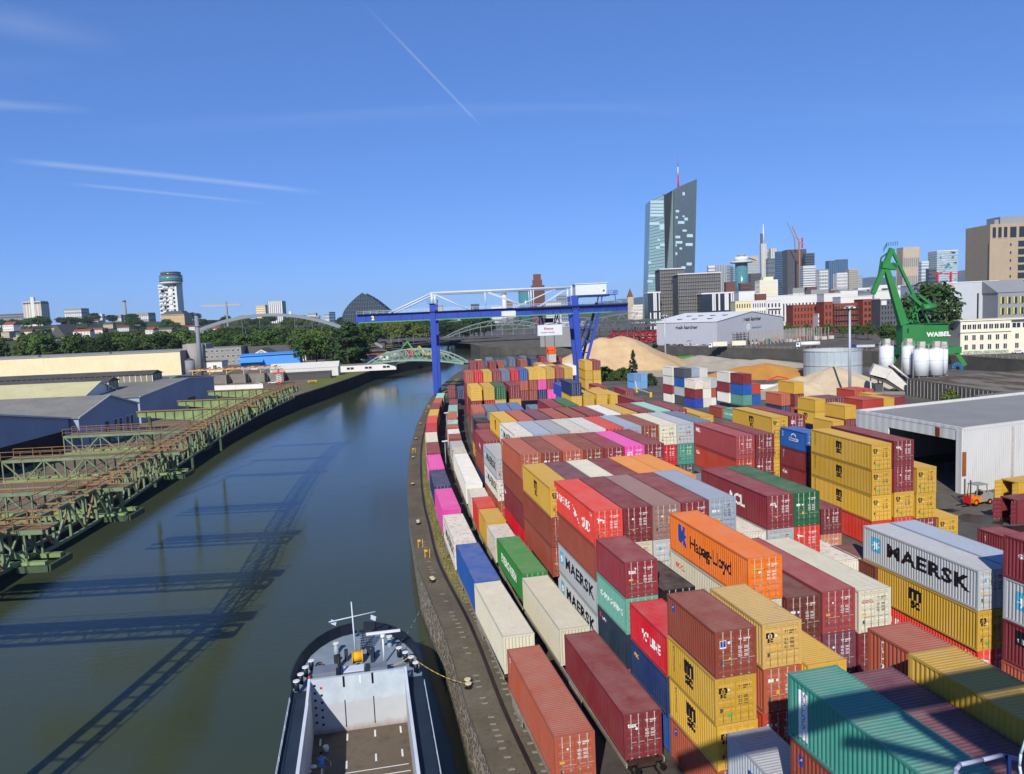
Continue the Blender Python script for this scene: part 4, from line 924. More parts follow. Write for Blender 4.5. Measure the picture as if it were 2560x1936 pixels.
# side decks, foredeck
m=MB()
for s in (-1,1):
    v=[];f=[]
    for y in (-58,-20,0.4): v+=[(s*3.95,y,-1.6),(s*hw(y if y<0 else 0),y,-1.6)]
    for i in range(2): f.append((2*i,2*i+1,2*i+3,2*i+2) if s>0 else (2*i,2*i+2,2*i+3,2*i+1))
    m.add(v,f)
m.build('side_deck',DECK,sh)
m=MB(); v=[];f=[]; yy=[.4,2,3.5,5,6.3,7.5,8.5,9.2,9.5]
for y in yy: v+=[(-hw(y)*.985,y,-1.62+.55*max(0,(y-1)/8.6)),(hw(y)*.985,y,-1.62+.55*max(0,(y-1)/8.6))]
for i in range(len(yy)-1): f.append((2*i,2*i+1,2*i+3,2*i+2))
m.add(v,f); m.build('foredeck',flat('foredeck_grey','#7f8d98',.6,0,.15,1),sh)
for s in (-1,1):   # bulwark at the bow
    m=MB(); L=[]
    for y in [1.0,2,3.5,5,6.3,7.5,8.5,9.2,9.55]:
        w=hw(y); z0=-1.6+.6*max(0,(y-1)/8.6); L.append([(s*w,y,z0),(s*(w+.08),y+.05,z0+.95),(s*(w-.04),y+.0,z0+.95),(s*(w-.12),y-.05,z0)])
    m.loft(L,0,False,True); m.build('bulwark',HULL,sh)
    MB().add([(s*3.95,-58,-1.6),(s*3.95,-.02,-1.6),(s*3.95,-.02,-.98),(s*3.95,-58,-.98),(s*3.72,-58,-.98),(s*3.72,-.02,-.98)],[(0,1,2,3),(3,2,5,4)]).build('coaming',BWHT,sh)
    c=MB(); truss_rail(c,(s*5.25,-30,-1.6),(s*5.25,-1.5,-1.6),.55,14,.04); c.build('guard_rail',CWHT,sh)
    MB().box(s*5.25-.06,-58,-1.6,s*5.25+.06,0.5,-1.45).build('gunwale',HULL,sh)
HB=MB(); hwi=3.74
HB.add([(-hwi,-58,-5.25),(hwi,-58,-5.25),(hwi,0,-5.25),(-hwi,0,-5.25)],[(0,1,2,3)]); hold_floor=HB.build('hold_floor',FLOOR,sh)
MB().add([(-hwi,0,-5.25),(hwi,0,-5.25),(hwi,0,-.62),(-hwi,0,-.62),(hwi,.3,-.62),(-hwi,.3,-.62),(hwi,.3,-1.6),(-hwi,.3,-1.6)],[(0,1,2,3),(3,2,4,5),(5,4,6,7)]).build('front_bulkhead',HOLD,sh)
MB().add([(-hwi,-58,-5.25),(-hwi,0,-5.25),(-hwi,0,-.98),(-hwi,-58,-.98)],[(0,1,2,3)]).build('hold_side',HOLD,sh); MB().add([(hwi,-58,-5.25),(hwi,-58,-.98),(hwi,0,-.98),(hwi,0,-5.25)],[(0,1,2,3)]).build('hold_side',HOLD,sh)
MB().add([(-hwi-.01,-3.2,-.98),(-hwi-.21,-3.2,-.98),(-hwi-.21,.3,-.6),(-hwi-.01,.3,-.6),(-hwi-.01,-3.2,-1.6),(-hwi-.01,.3,-1.6)],[(0,3,2,1),(0,4,5,3)]).build('coaming_end',BWHT,sh)
MB().add([(hwi+.01,-3.2,-.98),(hwi+.21,-3.2,-.98),(hwi+.21,.3,-.6),(hwi+.01,.3,-.6),(hwi+.21,-3.2,-1.6),(hwi+.21,.3,-1.6)],[(0,1,2,3),(1,4,5,2)]).build('coaming_end',BWHT,sh)
sq=MB().box(-.09,-.012,-.09,.09,.012,.09).mesh('painted_step_hole')  # raised squares, mostly black, put in for the shade inside step cut-outs
for i in range(6): add('painted_step_hole',sq,BLACK,sh,(-3.45,-.016,-1.1-i*.62)); add('painted_step_hole',sq,BLACK if i else REDM,sh,(-2.95,-.016,-1.35-i*.62))
for x in (-1.15,1.15): MB().box(x-.035,-.03,-4.9,x+.035,-.004,-2.6).build('bulkhead_groove',BLACK,sh); MB().box(x-.08,-.035,-1.5,x+.08,-.004,-.6).build('bulkhead_stripe',BLACK,sh)
MB().box(.1,-.03,-1.35,.24,-.004,-.7).build('level_plate',WHITE,sh)
dash=MB().box(-.07,-.5,0,.07,.5,.012).mesh('floor_mark')
for x,y in ((-3.2,-1.2),(-1.1,-1.0),(1.1,-1.0),(3.15,-1.0),(-2.9,-5.2),(-1.1,-4.9),(1.1,-4.5),(3.1,-4.4),(-1.1,-7.5),(1.1,-7.4)): add('floor_mark',dash,WHITE,sh,(x,y,-5.245))
for x0,x1,y in ((-1.2,3.5,-6.0),(0,3.6,-6.9)): MB().box(x0,y-.04,-5.245,x1,y+.04,-5.235).build('floor_line',WHITE,sh)
# foredeck fittings
capm=MB().cyl((0,0,0),(0,0,.07),.27,n=14).mesh('cap'); pst=MB().cyl((0,0,-.75),(0,0,0),.2,.2,12).mesh('post')
def lw(u): # world -> barge local
    d=Vector((u[0]+13.55,u[1]-59.75)); a=R_(-11); return (d.x*math.cos(a)-d.y*math.sin(a),d.x*math.sin(a)+d.y*math.cos(a))
for q in ((-18.29,58.86),(-18.27,60.05),(-18.21,61.28),(-18.03,62.46),(-10.84,64.26),(-10.15,63.3),(-9.54,62.34),(-9.01,61.25)):
    x,y=lw(q); x=max(-hw(y)+.1,min(hw(y)-.1,x)); b=add('deck_bollard',pst,HULL,sh,(x,y,-.55)); add('cap',capm,WHITE,b)
bx=MB(); bx.box(-3.6,.75,-1.6,-1.75,2.2,-.45); lk=bx.build('locker',LGREY,sh)
for x in (-2.9,-2.3): MB().box(x,.72,-1.45,x+.32,.745,-.85).build('locker_door',BLACK,lk)
MB().box(-1.2,.7,-1.6,.55,2.0,-.75).build('winch_box',LGREY,sh); MB().box(-1.15,.9,-.75,.5,2.0,-.7).build('box_lid',BWHT,sh)
MB().box(1.0,.7,-1.6,2.4,1.8,-.6).build('locker',LGREY,sh); MB().box(.62,.75,-1.6,.98,1.6,-.5).build('valve_stand',DECK,sh)
MB().cyl((-1.45,.55,-2.0),(-1.45,.55,1.0),.12,n=10).build('exhaust_pipe',BLACK,sh)
x,y=lw((-14.66,64.43)); ms=MB(); ms.cyl((x,y,-1.5),(x-.1,y+.1,3.7),.09,.05,8); mo=ms.build('mast',CWHT,sh); MB().cyl((x-2.1,y-.1,2.2),(x+1.9,y+.3,2.5),.05,n=6).build('yard',CWHT,mo)
for dx in (-1.9,1.5): MB().add([(x+dx,y+.1,2.35),(x+dx+.45,y+.15,2.1),(x+dx+.35,y+.15,1.7),(x+dx-.05,y+.1,1.95)],[(0,1,2,3)]).build('flag',flat('flag_cloth','#b8bcd0',.8),mo)
x2,y2=lw((-12.0,63.3)); rd=MB(); rd.cyl((x2,y2,-1.4),(x2,y2,1.0),.08,n=8); rd.cyl((x2,y2,.9),(x2,y2,1.2),.24,.18,10); ro=rd.build('radar_post',BWHT,sh); MB().box(x2-1.4,y2-.08,1.25,x2+1.5,y2+.08,1.45).build('radar_bar',BWHT,ro)
vent=MB().cyl((0,0,0),(0,0,1.1),.28,.16,12).mesh('vent_pipe')
for q in ((-16.58,65.4),(-12.0,66.4)):
    x3,y3=lw(q); vo=add('vent_pipe',vent,flat('pale_grey_paint','#9aa7ae',.5),sh,(x3,y3,-1.5)); add('cap',capm,WHITE,vo,(0,0,1.1))
dr=MB(); dr.cyl((-.45,4.1,-.9),(.35,4.1,-.9),.42,n=14); dr.cyl((-.5,4.1,-.9),(-.42,4.1,-.9),.55,n=14); dr.cyl((.32,4.1,-.9),(.42,4.1,-.9),.55,n=14); dr.build('winch_drum',YEL,sh)
for i,(x,y) in enumerate(((-1.6,3.6),(-1.0,4.6),(1.2,3.8),(1.3,4.6),(.9,5.2),(-1.9,4.4))): MB().box(x-.15,y-.15,-1.55,x+.15,y+.15,-.3-.08*i).build('deck_gear',DECK,sh)
an=MB()
for i in range(7):
    an.bar((.2+i*.16,6.2,-1.3),(.5+i*.12,6.6,.3),.05); an.bar((.2,6.2+i*.05,-1.1+i*.2),(1.3,6.2+i*.05,-1.1+i*.2),.05)
an.build('anchor_cage',DECK,sh)
rope_c=flat('mooring_rope','#b79a55',.9,0,.15,6)
cr=MB()
for k in range(5):
    r_=.45-.06*k; cr.tube([( -3.2+r_*math.cos(t*math.pi/6),4.0+r_*math.sin(t*math.pi/6),-1.42+.06*k) for t in range(13)],.04,5)
cr.build('rope_coil',flat('tarred_rope','#6b6148',.9),sh)
MB().cyl((-3.85,.5,-1.0),(-3.85,.5,-.45),.1,n=8).build('fire_extinguisher',REDM,sh)
wl=Matrix.Translation((-13.55,59.75,0))@Matrix.Rotation(R_(11),4,'Z')
def sag(a,b,d,n=10): a,b=Vector(a),Vector(b); return [a.lerp(b,i/n)-Vector((0,0,4*d*(i/n)*(1-i/n))) for i in range(n+1)]
def rope(a,b,d,lab,mat=rope_c,r=.035):
    m=MB(); h=Vector(a); m.tube([p-h for p in sag(a,b,d)],r,5); return tag(m.build('mooring_line',mat,None,tuple(a)),lab,'rope')
b1=wl@Vector((lw((-9.3,61.9))[0],lw((-9.3,61.9))[1],-.4)); e1=at(1169.5,1710.5,.3); rope(b1,e1,.35,'yellow mooring line from barge bow to the quay bollards')
b2=wl@Vector((lw((-10.84,64.26))[0],lw((-10.84,64.26))[1],-.3)); e2=at(1080,1452,.3); rope(b2,e2,.6,'thin grey mooring line slanting up to the quay',flat('grey_line','#7d8070',.9),.025)
b3=wl@Vector((lw((-9.6,62.3))[0],lw((-9.6,62.3))[1],-.4)); rope(b3,wl@Vector((1.9,2.2,-1.2)),.3,'loose yellow rope lying across the barge foredeck')
# buckets, rags, deckhand
def bucket(u,lab):
    r=empty('bucket',(u[0],u[1],-5.24),0,lab,'bucket'); MB().cyl((0,0,0),(0,0,.42),.19,.23,14).build('pail',WHITE,r)
    m=MB(); m.tube([(.22*math.cos(t*math.pi/6),.03,.40+.16*math.sin(t*math.pi/6)) for t in range(7)],.012,5); m.build('handle',GREYD,r)
bucket((-15.7,56.7),'white bucket standing alone on the shaded hold floor'); bucket((-16.6,54.9),'white bucket beside the rags by the hold wall')
for i,(x,y) in enumerate(((-16.25,54.55),(-16.5,54.0))):
    r_=random.Random(i); m=MB(); n=18
    ring_=[[((.30+.12*r_.random())*math.cos(2*math.pi*k/n)*s,(.22+.1*r_.random())*math.sin(2*math.pi*k/n)*s,z+.05*r_.random()) for k in range(n)] for s,z in ((1,.0),(.9,.08),(.5,.13),(.1,.15))]
    m.loft(ring_,0,True); tag(m.build('rag_heap',WHITE,None,(x,y,-5.24)),['crumpled white rags nearer the bucket on the hold floor','crumpled white rags nearer the deckhand'][i],'rags')
def skin_body(name,verts,edges,rad,mat,parent,loc,sub=1):
    me=bpy.data.meshes.new(name); me.from_pydata(verts,edges,[]); o=bpy.data.objects.new(name,me); link(o)
    md=o.modifiers.new('skin','SKIN'); md.use_smooth_shade=True
    for i,r in enumerate(rad): me.skin_vertices[0].data[i].radius=(r,r)
    me.skin_vertices[0].data[0].use_root=True
    s=o.modifiers.new('sub','SUBSURF'); s.levels=s.render_levels=sub
    dg=bpy.context.evaluated_depsgraph_get(); m2=bpy.data.meshes.new_from_object(o.evaluated_get(dg)); bpy.data.objects.remove(o)
    for p in m2.polygons: p.use_smooth=True
    m2.materials.clear(); return add(name,m2,mat,parent,loc)
SKIN=flat('skin','#a9765a',.6,0,.05,4); SHIRT=flat('blue_shirt','#5f9ad6',.85,0,.1,5); SHORT=flat('pale_blue_shorts','#5b86bd',.85,0,.1,5); HAIR=flat('dark_hair','#1b1410',.8)
pr=empty('person',(-15.2,53.4,-5.24),R_(10),'deckhand in blue shirt and shorts walking across the barge hold','person')
V=[(0,0,.92),(0,.02,1.15),(0,.06,1.40),(0,.10,1.50),(0,.16,1.66),(-.10,0,.86),(-.13,.10,.48),(-.14,.0,.08),(-.14,.13,.04),(.10,0,.86),(.13,-.06,.48),(.14,-.26,.12),(.14,-.16,.04),(-.2,.08,1.40),(-.33,.10,1.13),(-.36,.22,.90),(.2,.08,1.40),(.40,.14,1.18),(.58,.20,.98),(.64,.22,.90),(-.37,.26,.83)]
Ed=[(0,1),(1,2),(2,3),(3,4),(0,5),(5,6),(6,7),(7,8),(0,9),(9,10),(10,11),(11,12),(2,13),(13,14),(14,15),(2,16),(16,17),(17,18),(18,19),(15,20)]
Rd=[.15,.14,.15,.06,.105,.09,.065,.05,.04,.09,.065,.05,.04,.06,.045,.035,.06,.045,.035,.03,.03]
bod=skin_body('body',V,Ed,Rd,SKIN,pr,(0,0,0))
skin_body('shirt',[(0,0,.90),(0,.02,1.15),(0,.06,1.40),(-.21,.08,1.40),(-.29,.09,1.22),(.21,.08,1.40),(.34,.125,1.26)],[(0,1),(1,2),(2,3),(3,4),(2,5),(5,6)],[.185,.17,.175,.085,.075,.085,.075],SHIRT,pr,(0,0,0))
skin_body('shorts',[(0,0,.93),(-.105,0,.84),(-.125,.07,.58),(.105,0,.84),(.125,-.045,.58)],[(0,1),(1,2),(0,3),(3,4)],[.17,.115,.095,.115,.095],SHORT,pr,(0,0,0))
MB().sphere((0,.145,1.70),.112,12,7).build('hair',HAIR,pr)
for s in (-1,1): MB().sphere((s*.04,.262,1.665),.013,6,4).build('eye',BLACK,pr)
MB().box(.63,.18,.55,.67,.26,.88).build('held_brush',WHITE,pr)
# ------------------------------------------------------------------ elevated crane runway over the river
TGRN=flat('truss_green','#707f60',.7,0,.25,1.2); TGRD=flat('truss_dark_green','#3f4f3a',.7,0,.25,1.2); TRST=flat('truss_rust','#8a6a4a',.8,0,.3,1.5); PGRN=flat('girder_green','#7c8f5c',.7,0,.3,.6)
RW=[(-43.5,24),(-41.8,42),(-40.6,58),(-40.6,66),(-41.6,75),(-43.0,84),(-45.6,101),(-48.9,125),(-51.2,146),(-52.6,164),(-53.6,186),(-53.2,204)]
RP=Path(dense(RW,2.0))
def xyz(t,off,z):
    p=RP.at(t); q=RP.at(t+.5); d=(q-p).normalized(); return Vector((p.x+d.y*off,p.y-d.x*off,z))
def runway(t0,t1,lab,plate=False):
    o=RP.at(t0); r=empty('crane_runway_truss',(o.x,o.y,10),0,lab,'runway truss','elevated crane runway trusses over the river'); h=Vector((o.x,o.y,10))
    n=max(2,int((t1-t0)/2.4))
    for off in (-1.0,1.0):
        for z,nm in ((10.0,'bottom_chord'),(13.0,'top_chord')):
            m=MB()
            for i in range(n): m.bar(xyz(t0+(t1-t0)*i/n,off,z)-h,xyz(t0+(t1-t0)*(i+1)/n,off,z)-h,.26,.26)
            m.build(nm,TGRN,r)
        for i in range(n+1):
            t=t0+(t1-t0)*i/n; m=MB().bar(xyz(t,off,10)-h,xyz(t,off,13)-h,.2,.2); m.build('upright',TGRN,r)
            if i<n:
                t2=t0+(t1-t0)*(i+1)/n; a,b=(10,13) if i%2 else (13,10)
                MB().bar(xyz(t,off,a)-h,xyz(t2,off,b)-h,.15,.15).build('diagonal',TGRN if i%3 else TRST,r)
    for i in range(n+1):
        t=t0+(t1-t0)*i/n; MB().bar(xyz(t,-1.6,13.1)-h,xyz(t,1.6,13.1)-h,.14,.14).build('cross_tie',TRST,r)
    for off in (-1.5,1.5):
        m=MB()
        for z in (13.6,14.1):
            for i in range(n): m.bar(xyz(t0+(t1-t0)*i/n,off,z)-h,xyz(t0+(t1-t0)*(i+1)/n,off,z)-h,.05)
        for i in range(n+1): t=t0+(t1-t0)*i/n; m.bar(xyz(t,off,13)-h,xyz(t,off,14.1)-h,.05)
        m.build('handrail',TRST,r)
    return r
PY=[59.5,74.3,94.0,113.8]; GY=[144.2,162.0,183.4]
def t_of(y): return min(RP.d,key=lambda t:abs(RP.at(t).y-y))
ends=[26]+PY+GY
names=['nearest the camera','past the first crane bridge','past the second crane bridge','past the third crane bridge','past the fourth crane bridge','past the first plate girder','past the second plate girder']
for i in range(len(ends)-1):
    runway(t_of(ends[i])+.6,t_of(ends[i+1])-.6,f"rusty green runway truss above the river, {names[i]}")
def bridge(y,x0,x1,lab,z0=10.2,z1=12.7):
    """truss crane bridge reaching from the bank halls out to the runway"""
    r=empty('crane_bridge_truss',(x1,y,z0),R_(2),lab,'crane bridge','crane bridges reaching over the river'); L=x1-x0; n=max(4,int(L/2.4))
    for yy in (-1.1,1.1):
        for z,nm in ((0,'bottom_chord'),(z1-z0,'top_chord')):
            MB().bar((-L,yy,z),(1.5,yy,z),.32 if z else .5,.34).build(nm,PGRN if z==0 else TGRN,r)
        for i in range(n+1):
            x=-L+L*i/n; MB().bar((x,yy,0),(x,yy,z1-z0),.14).build('upright',TGRN,r)
            if i<n: a,b=((0,z1-z0) if i%2 else (z1-z0,0)); MB().bar((x,yy,a),(x+L/n,yy,b),.16).build('diagonal',TGRN,r)
    MB().box(-L,-1.0,z1-z0+.02,1.5,1.0,z1-z0+.12).build('walkway',TRST,r)
    m=MB(); truss_rail(m,(-L,-1.3,z1-z0+.1),(1.5,-1.3,z1-z0+.1),1.1,int(L/2),.06); truss_rail(m,(-L,1.3,z1-z0+.1),(1.5,1.3,z1-z0+.1),1.1,int(L/2),.06); m.build('handrail',TRST,r)
    for yy in (-1.6,1.6): MB().bar((-.4,yy,-.3),(1.9,yy,-.3),.3,.5).build('end_carriage',TGRD,r)
    for xx in (-.4,1.9): MB().bar((xx,-1.6,-.3),(xx,1.6,-.3),.3,.5).build('end_carriage',TGRD,r)
    return r
bridge(PY[0],-80,-38.5,'green truss crane bridge crossing the lower frame edge'); bridge(PY[1],-74,-39.6,'green truss crane bridge, second over the river'); bridge(PY[2],-62.5,-42.6,'green truss crane bridge with free inner end'); bridge(PY[3],-66.5,-48.0,'green truss crane bridge before the plate girders')
for y,x0,x1,lab in ((GY[0],-71,-48.2,'green plate girder, first beyond the truss bridges'),(GY[1],-71,-50.0,'green plate girder between two others'),(GY[2],-73,-51.5,'green plate girder nearest the scissor lift yard')):
    r=empty('plate_girder_bridge',(x1,y,10),R_(1),lab,'girder bridge','crane bridges reaching over the river'); L=x1-x0
    m=MB(); m.prism([(-L,1.6),(-L*.55,.5),(-L*.3,.5),(0,1.5),(0,2.5),(-L,2.5)],-.09,.09,0,Matrix.Rotation(math.pi/2,4,'X')); m.build('web_plate',PGRN,r)
    MB().box(-L,-.35,2.5,0,.35,2.68).build('top_flange',TRST,r)
    n=int(L/1.65)
    for i in range(n+1):
        x=-L+L*i/n; u=x/L; lo=1.6+(.5-1.6)*(u+1)/.45 if u<-.55 else (.5 if u<-.3 else .5+(u+.3)/.3)
        MB().box(x-.08,-.22,lo,x+.08,.22,2.5).build('stiffener',TGRD,r)
    MB().bar((-L*.9,0,-12),(-L*.9,0,1.6),.5,.5).build('support_column',TGRD,r)
# ------------------------------------------------------------------ halls on the west bank
def mat_sheet(name,c,pitch=.5,axis='x',var=.08,rough=.55,stain='#6b675e',samt=.25):
    if name in _M: return _M[name]
    n=NT(name); p=n.coord(); a=n.noise(.15,p,4,.6); b=n.noise(1.0,n.mapv(p,(1,1,.2)),5,.65)
    col=n.mix(1.0,lin(c),n.rng(a,.3,.7,1-var,1+var),'MULTIPLY'); col=n.mix(n.rng(b,.52,.8,0,samt),col,lin(stain))
    w=n.n('ShaderNodeTexWave',bands_direction='X' if axis=='x' else ('Y' if axis=='y' else 'Z')); n.l(p,w.inputs['Vector']); w.inputs['Scale'].default_value=.314/pitch*1.0; n.bump(w.outputs['Fac'],.5,.06)
    _M[name]=n.fin(col,rough,0,.3); return _M[name]
BLUG=mat_sheet('blue_grey_cladding','#8f9db0',.6,'y'); ROOFG=mat_sheet('fibre_cement_roof','#7c7a74',.5,'y',.15,.85,'#4c4a45',.45); ROOFY=mat_sheet('lichen_roof','#b9b48a',.6,'x',.1,.8,'#7b7a58',.35); CREAM=mat_sheet('cream_render','#d9cda6',3,'x',.05,.8,'#8c8360',.3); CREAMG=mat_sheet('grey_side_render','#8f8d88',3,'y',.06,.8); TRIMW=flat('white_trim','#d6d4cb',.6,0,.06,1); GLASSD=flat('dark_glass','#2a3138',.15,0,.1,2,.5); ROOFD=mat_sheet('dark_roof_felt','#4c4a48',2,'y',.15,.9)
def gable_hall(name,x0,x1,y0,y1,zl,zr,zh,ridge,label,wall,roof,cat='hall',z0=0):
    """ridge runs along x; gable faces +x at x1; eaves at y0 (zl) and y1 (zr)"""
    r=empty(name,(x1,y0,z0),0,label,cat); L=x1-x0; W_=y1-y0; rd=ridge-y0
    pro=[(0,0),(W_,0),(W_,zr),(rd,zh),(0,zl)]
    for x,nm in ((0,'gable_wall'),(-L,'gable_wall')):
        MB().add([(x,a,b) for a,b in pro],[tuple(range(5)) if x==0 else tuple(range(5))[::-1]]).build(nm,wall,r)
    for y,z,nm in ((0,zl,'side_wall'),(W_,zr,'side_wall')):
        MB().add([(0,y,0),(-L,y,0),(-L,y,z),(0,y,z)],[(0,1,2,3) if y else (3,2,1,0)]).build(nm,wall,r)
    e=.5
    for a,za,nm in ((0,zl,'roof_slope'),(W_,zr,'roof_slope')):
        m=MB(); ya=a+(-e if a==0 else e); za2=za-(zh-za)/max(abs(rd-a),.1)*e
        m.loft([[(x,ya,za2+.02),(x,rd,zh+.02),(x,rd,zh+.22),(x,ya,za2+.22)] for x in (.35,-L)],0,False); m.build(nm,roof,r)
        MB().bar((.42,ya,za2+.12),(.42,rd,zh+.12),.14,.34).build('barge_board',TRIMW if wall is not ROOFG else wall,r)
    return r
h0=gable_hall('warehouse_hall',-190,-104,122,178,8,8,12.6,150,'blue-grey gabled hall closest to the crane bridges',BLUG,ROOFG)
MB().box(-.02,8,0,.05,54,5.4).build('dark_bay_panel',BLACK,h0)  # black panel painted in for the shaded inside of the open bay
h1=gable_hall('warehouse_hall',-230,-102,178.6,207.5,8,8,11.7,193,'blue-grey gabled hall with tall windows in its gable',BLUG,ROOFG)
for y in (15.5,18.0,21.6,24.0): w=MB().box(0,y,.6,.10,y+1.7,5.6).build('window',TRIMW,h1); MB().box(.1,y+.2,.8,.13,y+1.5,5.4).build('pane',GLASSD,w)
MB().box(0,11.5,0,.12,13.2,5.4).build('door',GREYD,h1)
h2=gable_hall('warehouse_hall',-240,-111,227,285,8,9.2,10.7,262,'blue-grey hall with a long sloping roofline and flat gable',BLUG,ROOFG)
MB().box(0,34,0,.1,40,4).build('door',GREYD,h2)
h3=gable_hall('warehouse_hall',-215,-126,222,246,8.0,8.0,12.6,234,'hall with steep pale lichen-green roof and white verge',TRIMW,ROOFY)
MB().box(-32,3.6,10.0,-28,6.0,11.6).build('roof_hatch',GREYD,h3)
def monitor(x0,x1,y,z,w,h,lab):
    r=empty('roof_monitor',(x1,y,z),0,lab,'clerestory'); L=x1-x0
    MB().box(-L,0,0,0,w,h).build('glazing',mat_sheet('stained_glazing','#7d7a68',.9,'x',.1,.5),r)
    n=int(L/1.9)
    for i in range(n+1): MB().box(-L+i*L/n-.1,-.08,0,-L+i*L/n+.1,0,h).build('glazing_bar',TRIMW,r)
    MB().loft([[(x,-.5,h),(x,w/2,h+1.1),(x,w+.5,h),(x,w+.5,h-.15),(x,-.5,h-.15)] for x in (.4,-L)],0,False).build('monitor_roof',ROOFD,r)
    for yy in (.0,w*.33,w*.66,w-.1): MB().box(0,yy,0,.08,yy+.16,h).build('glazing_bar',TRIMW,r)
q=at(3.0+1310/3.456,620+1160/3.456,10.2); monitor(-260,q.x,q.y,9.8,7,3.2,'long dark-roofed clerestory along the hall roofs, farther one')
q=at(940/3.456,620+1225/3.456,9.8); monitor(-230,q.x,q.y,9.6,6,2.8,'long dark-roofed clerestory along the hall roofs, nearer one')
gable_hall('warehouse_hall',-260,-119,246.5,300,8.6,8.6,11.0,272,'grey-roofed hall carrying the two clerestories',BLUG,ROOFG)
cb=empty('cold_store',(-196,455,0),R_(3),'long windowless cream warehouse with a grey end wall','warehouse')
MB().box(-190,0,0,0,44,13.9).build('wall_block',CREAM,cb); MB().add([(.02,0,0),(.02,44,0),(.02,44,13.9),(.02,0,13.9)],[(0,1,2,3)]).build('end_wall',CREAMG,cb); MB().box(-190.4,-.4,13.9,.4,44.4,14.4).build('roof_edge',CREAMG,cb); MB().box(-180,-.05,0,-14,-.02,6.5).build('plinth_band',CREAM,cb)
for i,x in enumerate((-158,-120,-86,-45)): MB().box(x,3,14.4,x+3,6,15.2).build('roof_vent',ROOFG,cb)
MB().cyl((4,14,0),(4,14,18),5.0,n=20).build('side_tank',CREAMG,cb); MB().box(-4,16,14.4,10,30,17.5).build('plant_room',CREAMG,cb)
ch=empty('chimney',(-171.9,424,0),0,'tall slim grey chimney above the cream warehouse','chimney'); MB().cyl((0,0,0),(0,0,34.6),1.25,1.05,16).build('stack',flat('chimney_grey','#7f8388',.7,0,.1,.3),ch); MB().cyl((0,0,34.3),(0,0,35.0),1.35,1.35,16).build('rim',GREYD,ch); MB().cyl((0,0,28),(0,0,28.3),1.3,1.3,16).build('band',GREYD,ch)
ch=empty('silo',(-181,432,0),0,'short stout grey silo beside the slim chimney','silo'); MB().cyl((0,0,0),(0,0,9.5),2.6,2.6,18).build('drum',flat('chimney_grey','#7f8388'),ch); MB().cyl((0,0,9.5),(0,0,10.6),2.6,.6,18).build('cone',GREYD,ch)
# generic building with separately built windows
WINM=MB(); WINM.box(-.5,-.06,-.5,.5,.02,.5,0); WINM.box(-.42,-.09,-.42,.42,-.055,.42,1); WINM.box(-.04,-.11,-.42,.04,-.08,.42,0); WINME=WINM.mesh('window')
WINP=MB().box(-.5,-.05,-.5,.5,.02,.5,0).mesh('window')
def wins(parent,x0,x1,z0,z1,nx,nz,fw,fh,y=0.0,frame=None,glass=None,rot=0,plain=False,skip=None):
    """nx by nz windows over a facade patch; facade plane local y (faces -y) or, with rot, x=y faces"""
    for i in range(nx):
        for k in range(nz):
            if skip and skip(i,k): continue
            u=x0+(x1-x0)*(i+.5)/nx; z=z0+(z1-z0)*(k+.5)/nz; w=(x1-x0)/nx*fw; h=(z1-z0)/nz*fh
            loc=(u,y,z) if rot==0 else ((y,u,z)); rz=0 if rot==0 else (R_(90) if rot>0 else R_(-90))
            add('window',WINP if plain else WINME,[glass] if plain else [frame or TRIMW,glass or GLASSD],parent,loc,(0,0,rz),(w,1,h))
WHT=mat_sheet('white_render','#d5d3cc',3,'x',.04,.8); GRYR=mat_sheet('grey_render','#8b8a88',3,'x',.06,.8); REDR=flat('red_tile','#8a4a38',.85,0,.2,1.2); SLATE=flat('slate_roof','#54524e',.85,0,.15,1.0)
def house(x,y,w,d,h,rh,lab,wall,roof,rz=0,nx=4,nz=2,name='house',z0=0,cat='house',fw=.45,fh=.5):
    r=empty(name,(x,y,z0),rz,lab,cat); MB().box(-w/2,0,0,w/2,d,h).build('walls',wall,r)
    if rh>0:
        MB().loft([[(x_,-.4,h-.1),(x_,d/2,h+rh),(x_,d+.4,h-.1)] for x_ in (-w/2-.3,w/2+.3)],0,False).build('roof',roof,r)
    else: MB().box(-w/2-.2,-.2,h,w/2+.2,d+.2,h+.4).build('roof',roof,r)
    if nx: wins(r,-w/2+.4,w/2-.4,.4,h-.2,nx,nz,fw,fh,-.02)
    return r
q=at(500+75/3.1475,820+290/3.1475,0)
b=house(-214,545,44,20,12.5,0,'grey three-storey office block beside the chimney',GRYR,ROOFG,R_(8),12,3,'office_block',0,'office',.5,.5)
b=house(-176,560,52,18,7.0,5.0,'long white two-storey building with dark pitched roof',WHT,SLATE,R_(4),14,2,'long_house',0,'building',.42,.55)
q=atY(500+482/3.1475,820+215/3.1475,505); 
gh=empty('gabled_house',(q.x,505,0),R_(6),'white gabled building carrying a round emblem','building')
MB().add([(-9,0,0),(9,0,0),(9,0,7),(0,0,12),(-9,0,7)],[(0,1,2,3,4)]).build('gable_wall',WHT,gh); MB().box(-9,.02,0,9,24,7).build('walls',WHT,gh); MB().loft([[(-9.5,y,6.7),(0,y,12.05),(9.5,y,6.7),(0,y,11.5)] for y in (-.3,24)],0,False).build('roof',SLATE,gh); wins(gh,-7,7,1,6.4,5,2,.4,.5,-.02)
em=MB(); em.add([(1.9*math.cos(t*math.pi/12),-.05,8.4+1.9*math.sin(t*math.pi/12)) for t in range(24)],[tuple(range(24))]); eo=em.build('emblem',BLACK,gh); MB().add([(1.5*math.cos(t*math.pi/12),-.08,8.4+1.5*math.sin(t*math.pi/12)) for t in range(24)],[tuple(range(24))]).build('emblem_disc',WHT,eo); MB().box(-.8,-.14,7.3,-.3,-.09,9.4).build('emblem_bar',BLACK,eo); MB().box(.3,-.14,7.3,.8,-.09,9.4).build('emblem_bar',BLACK,eo)
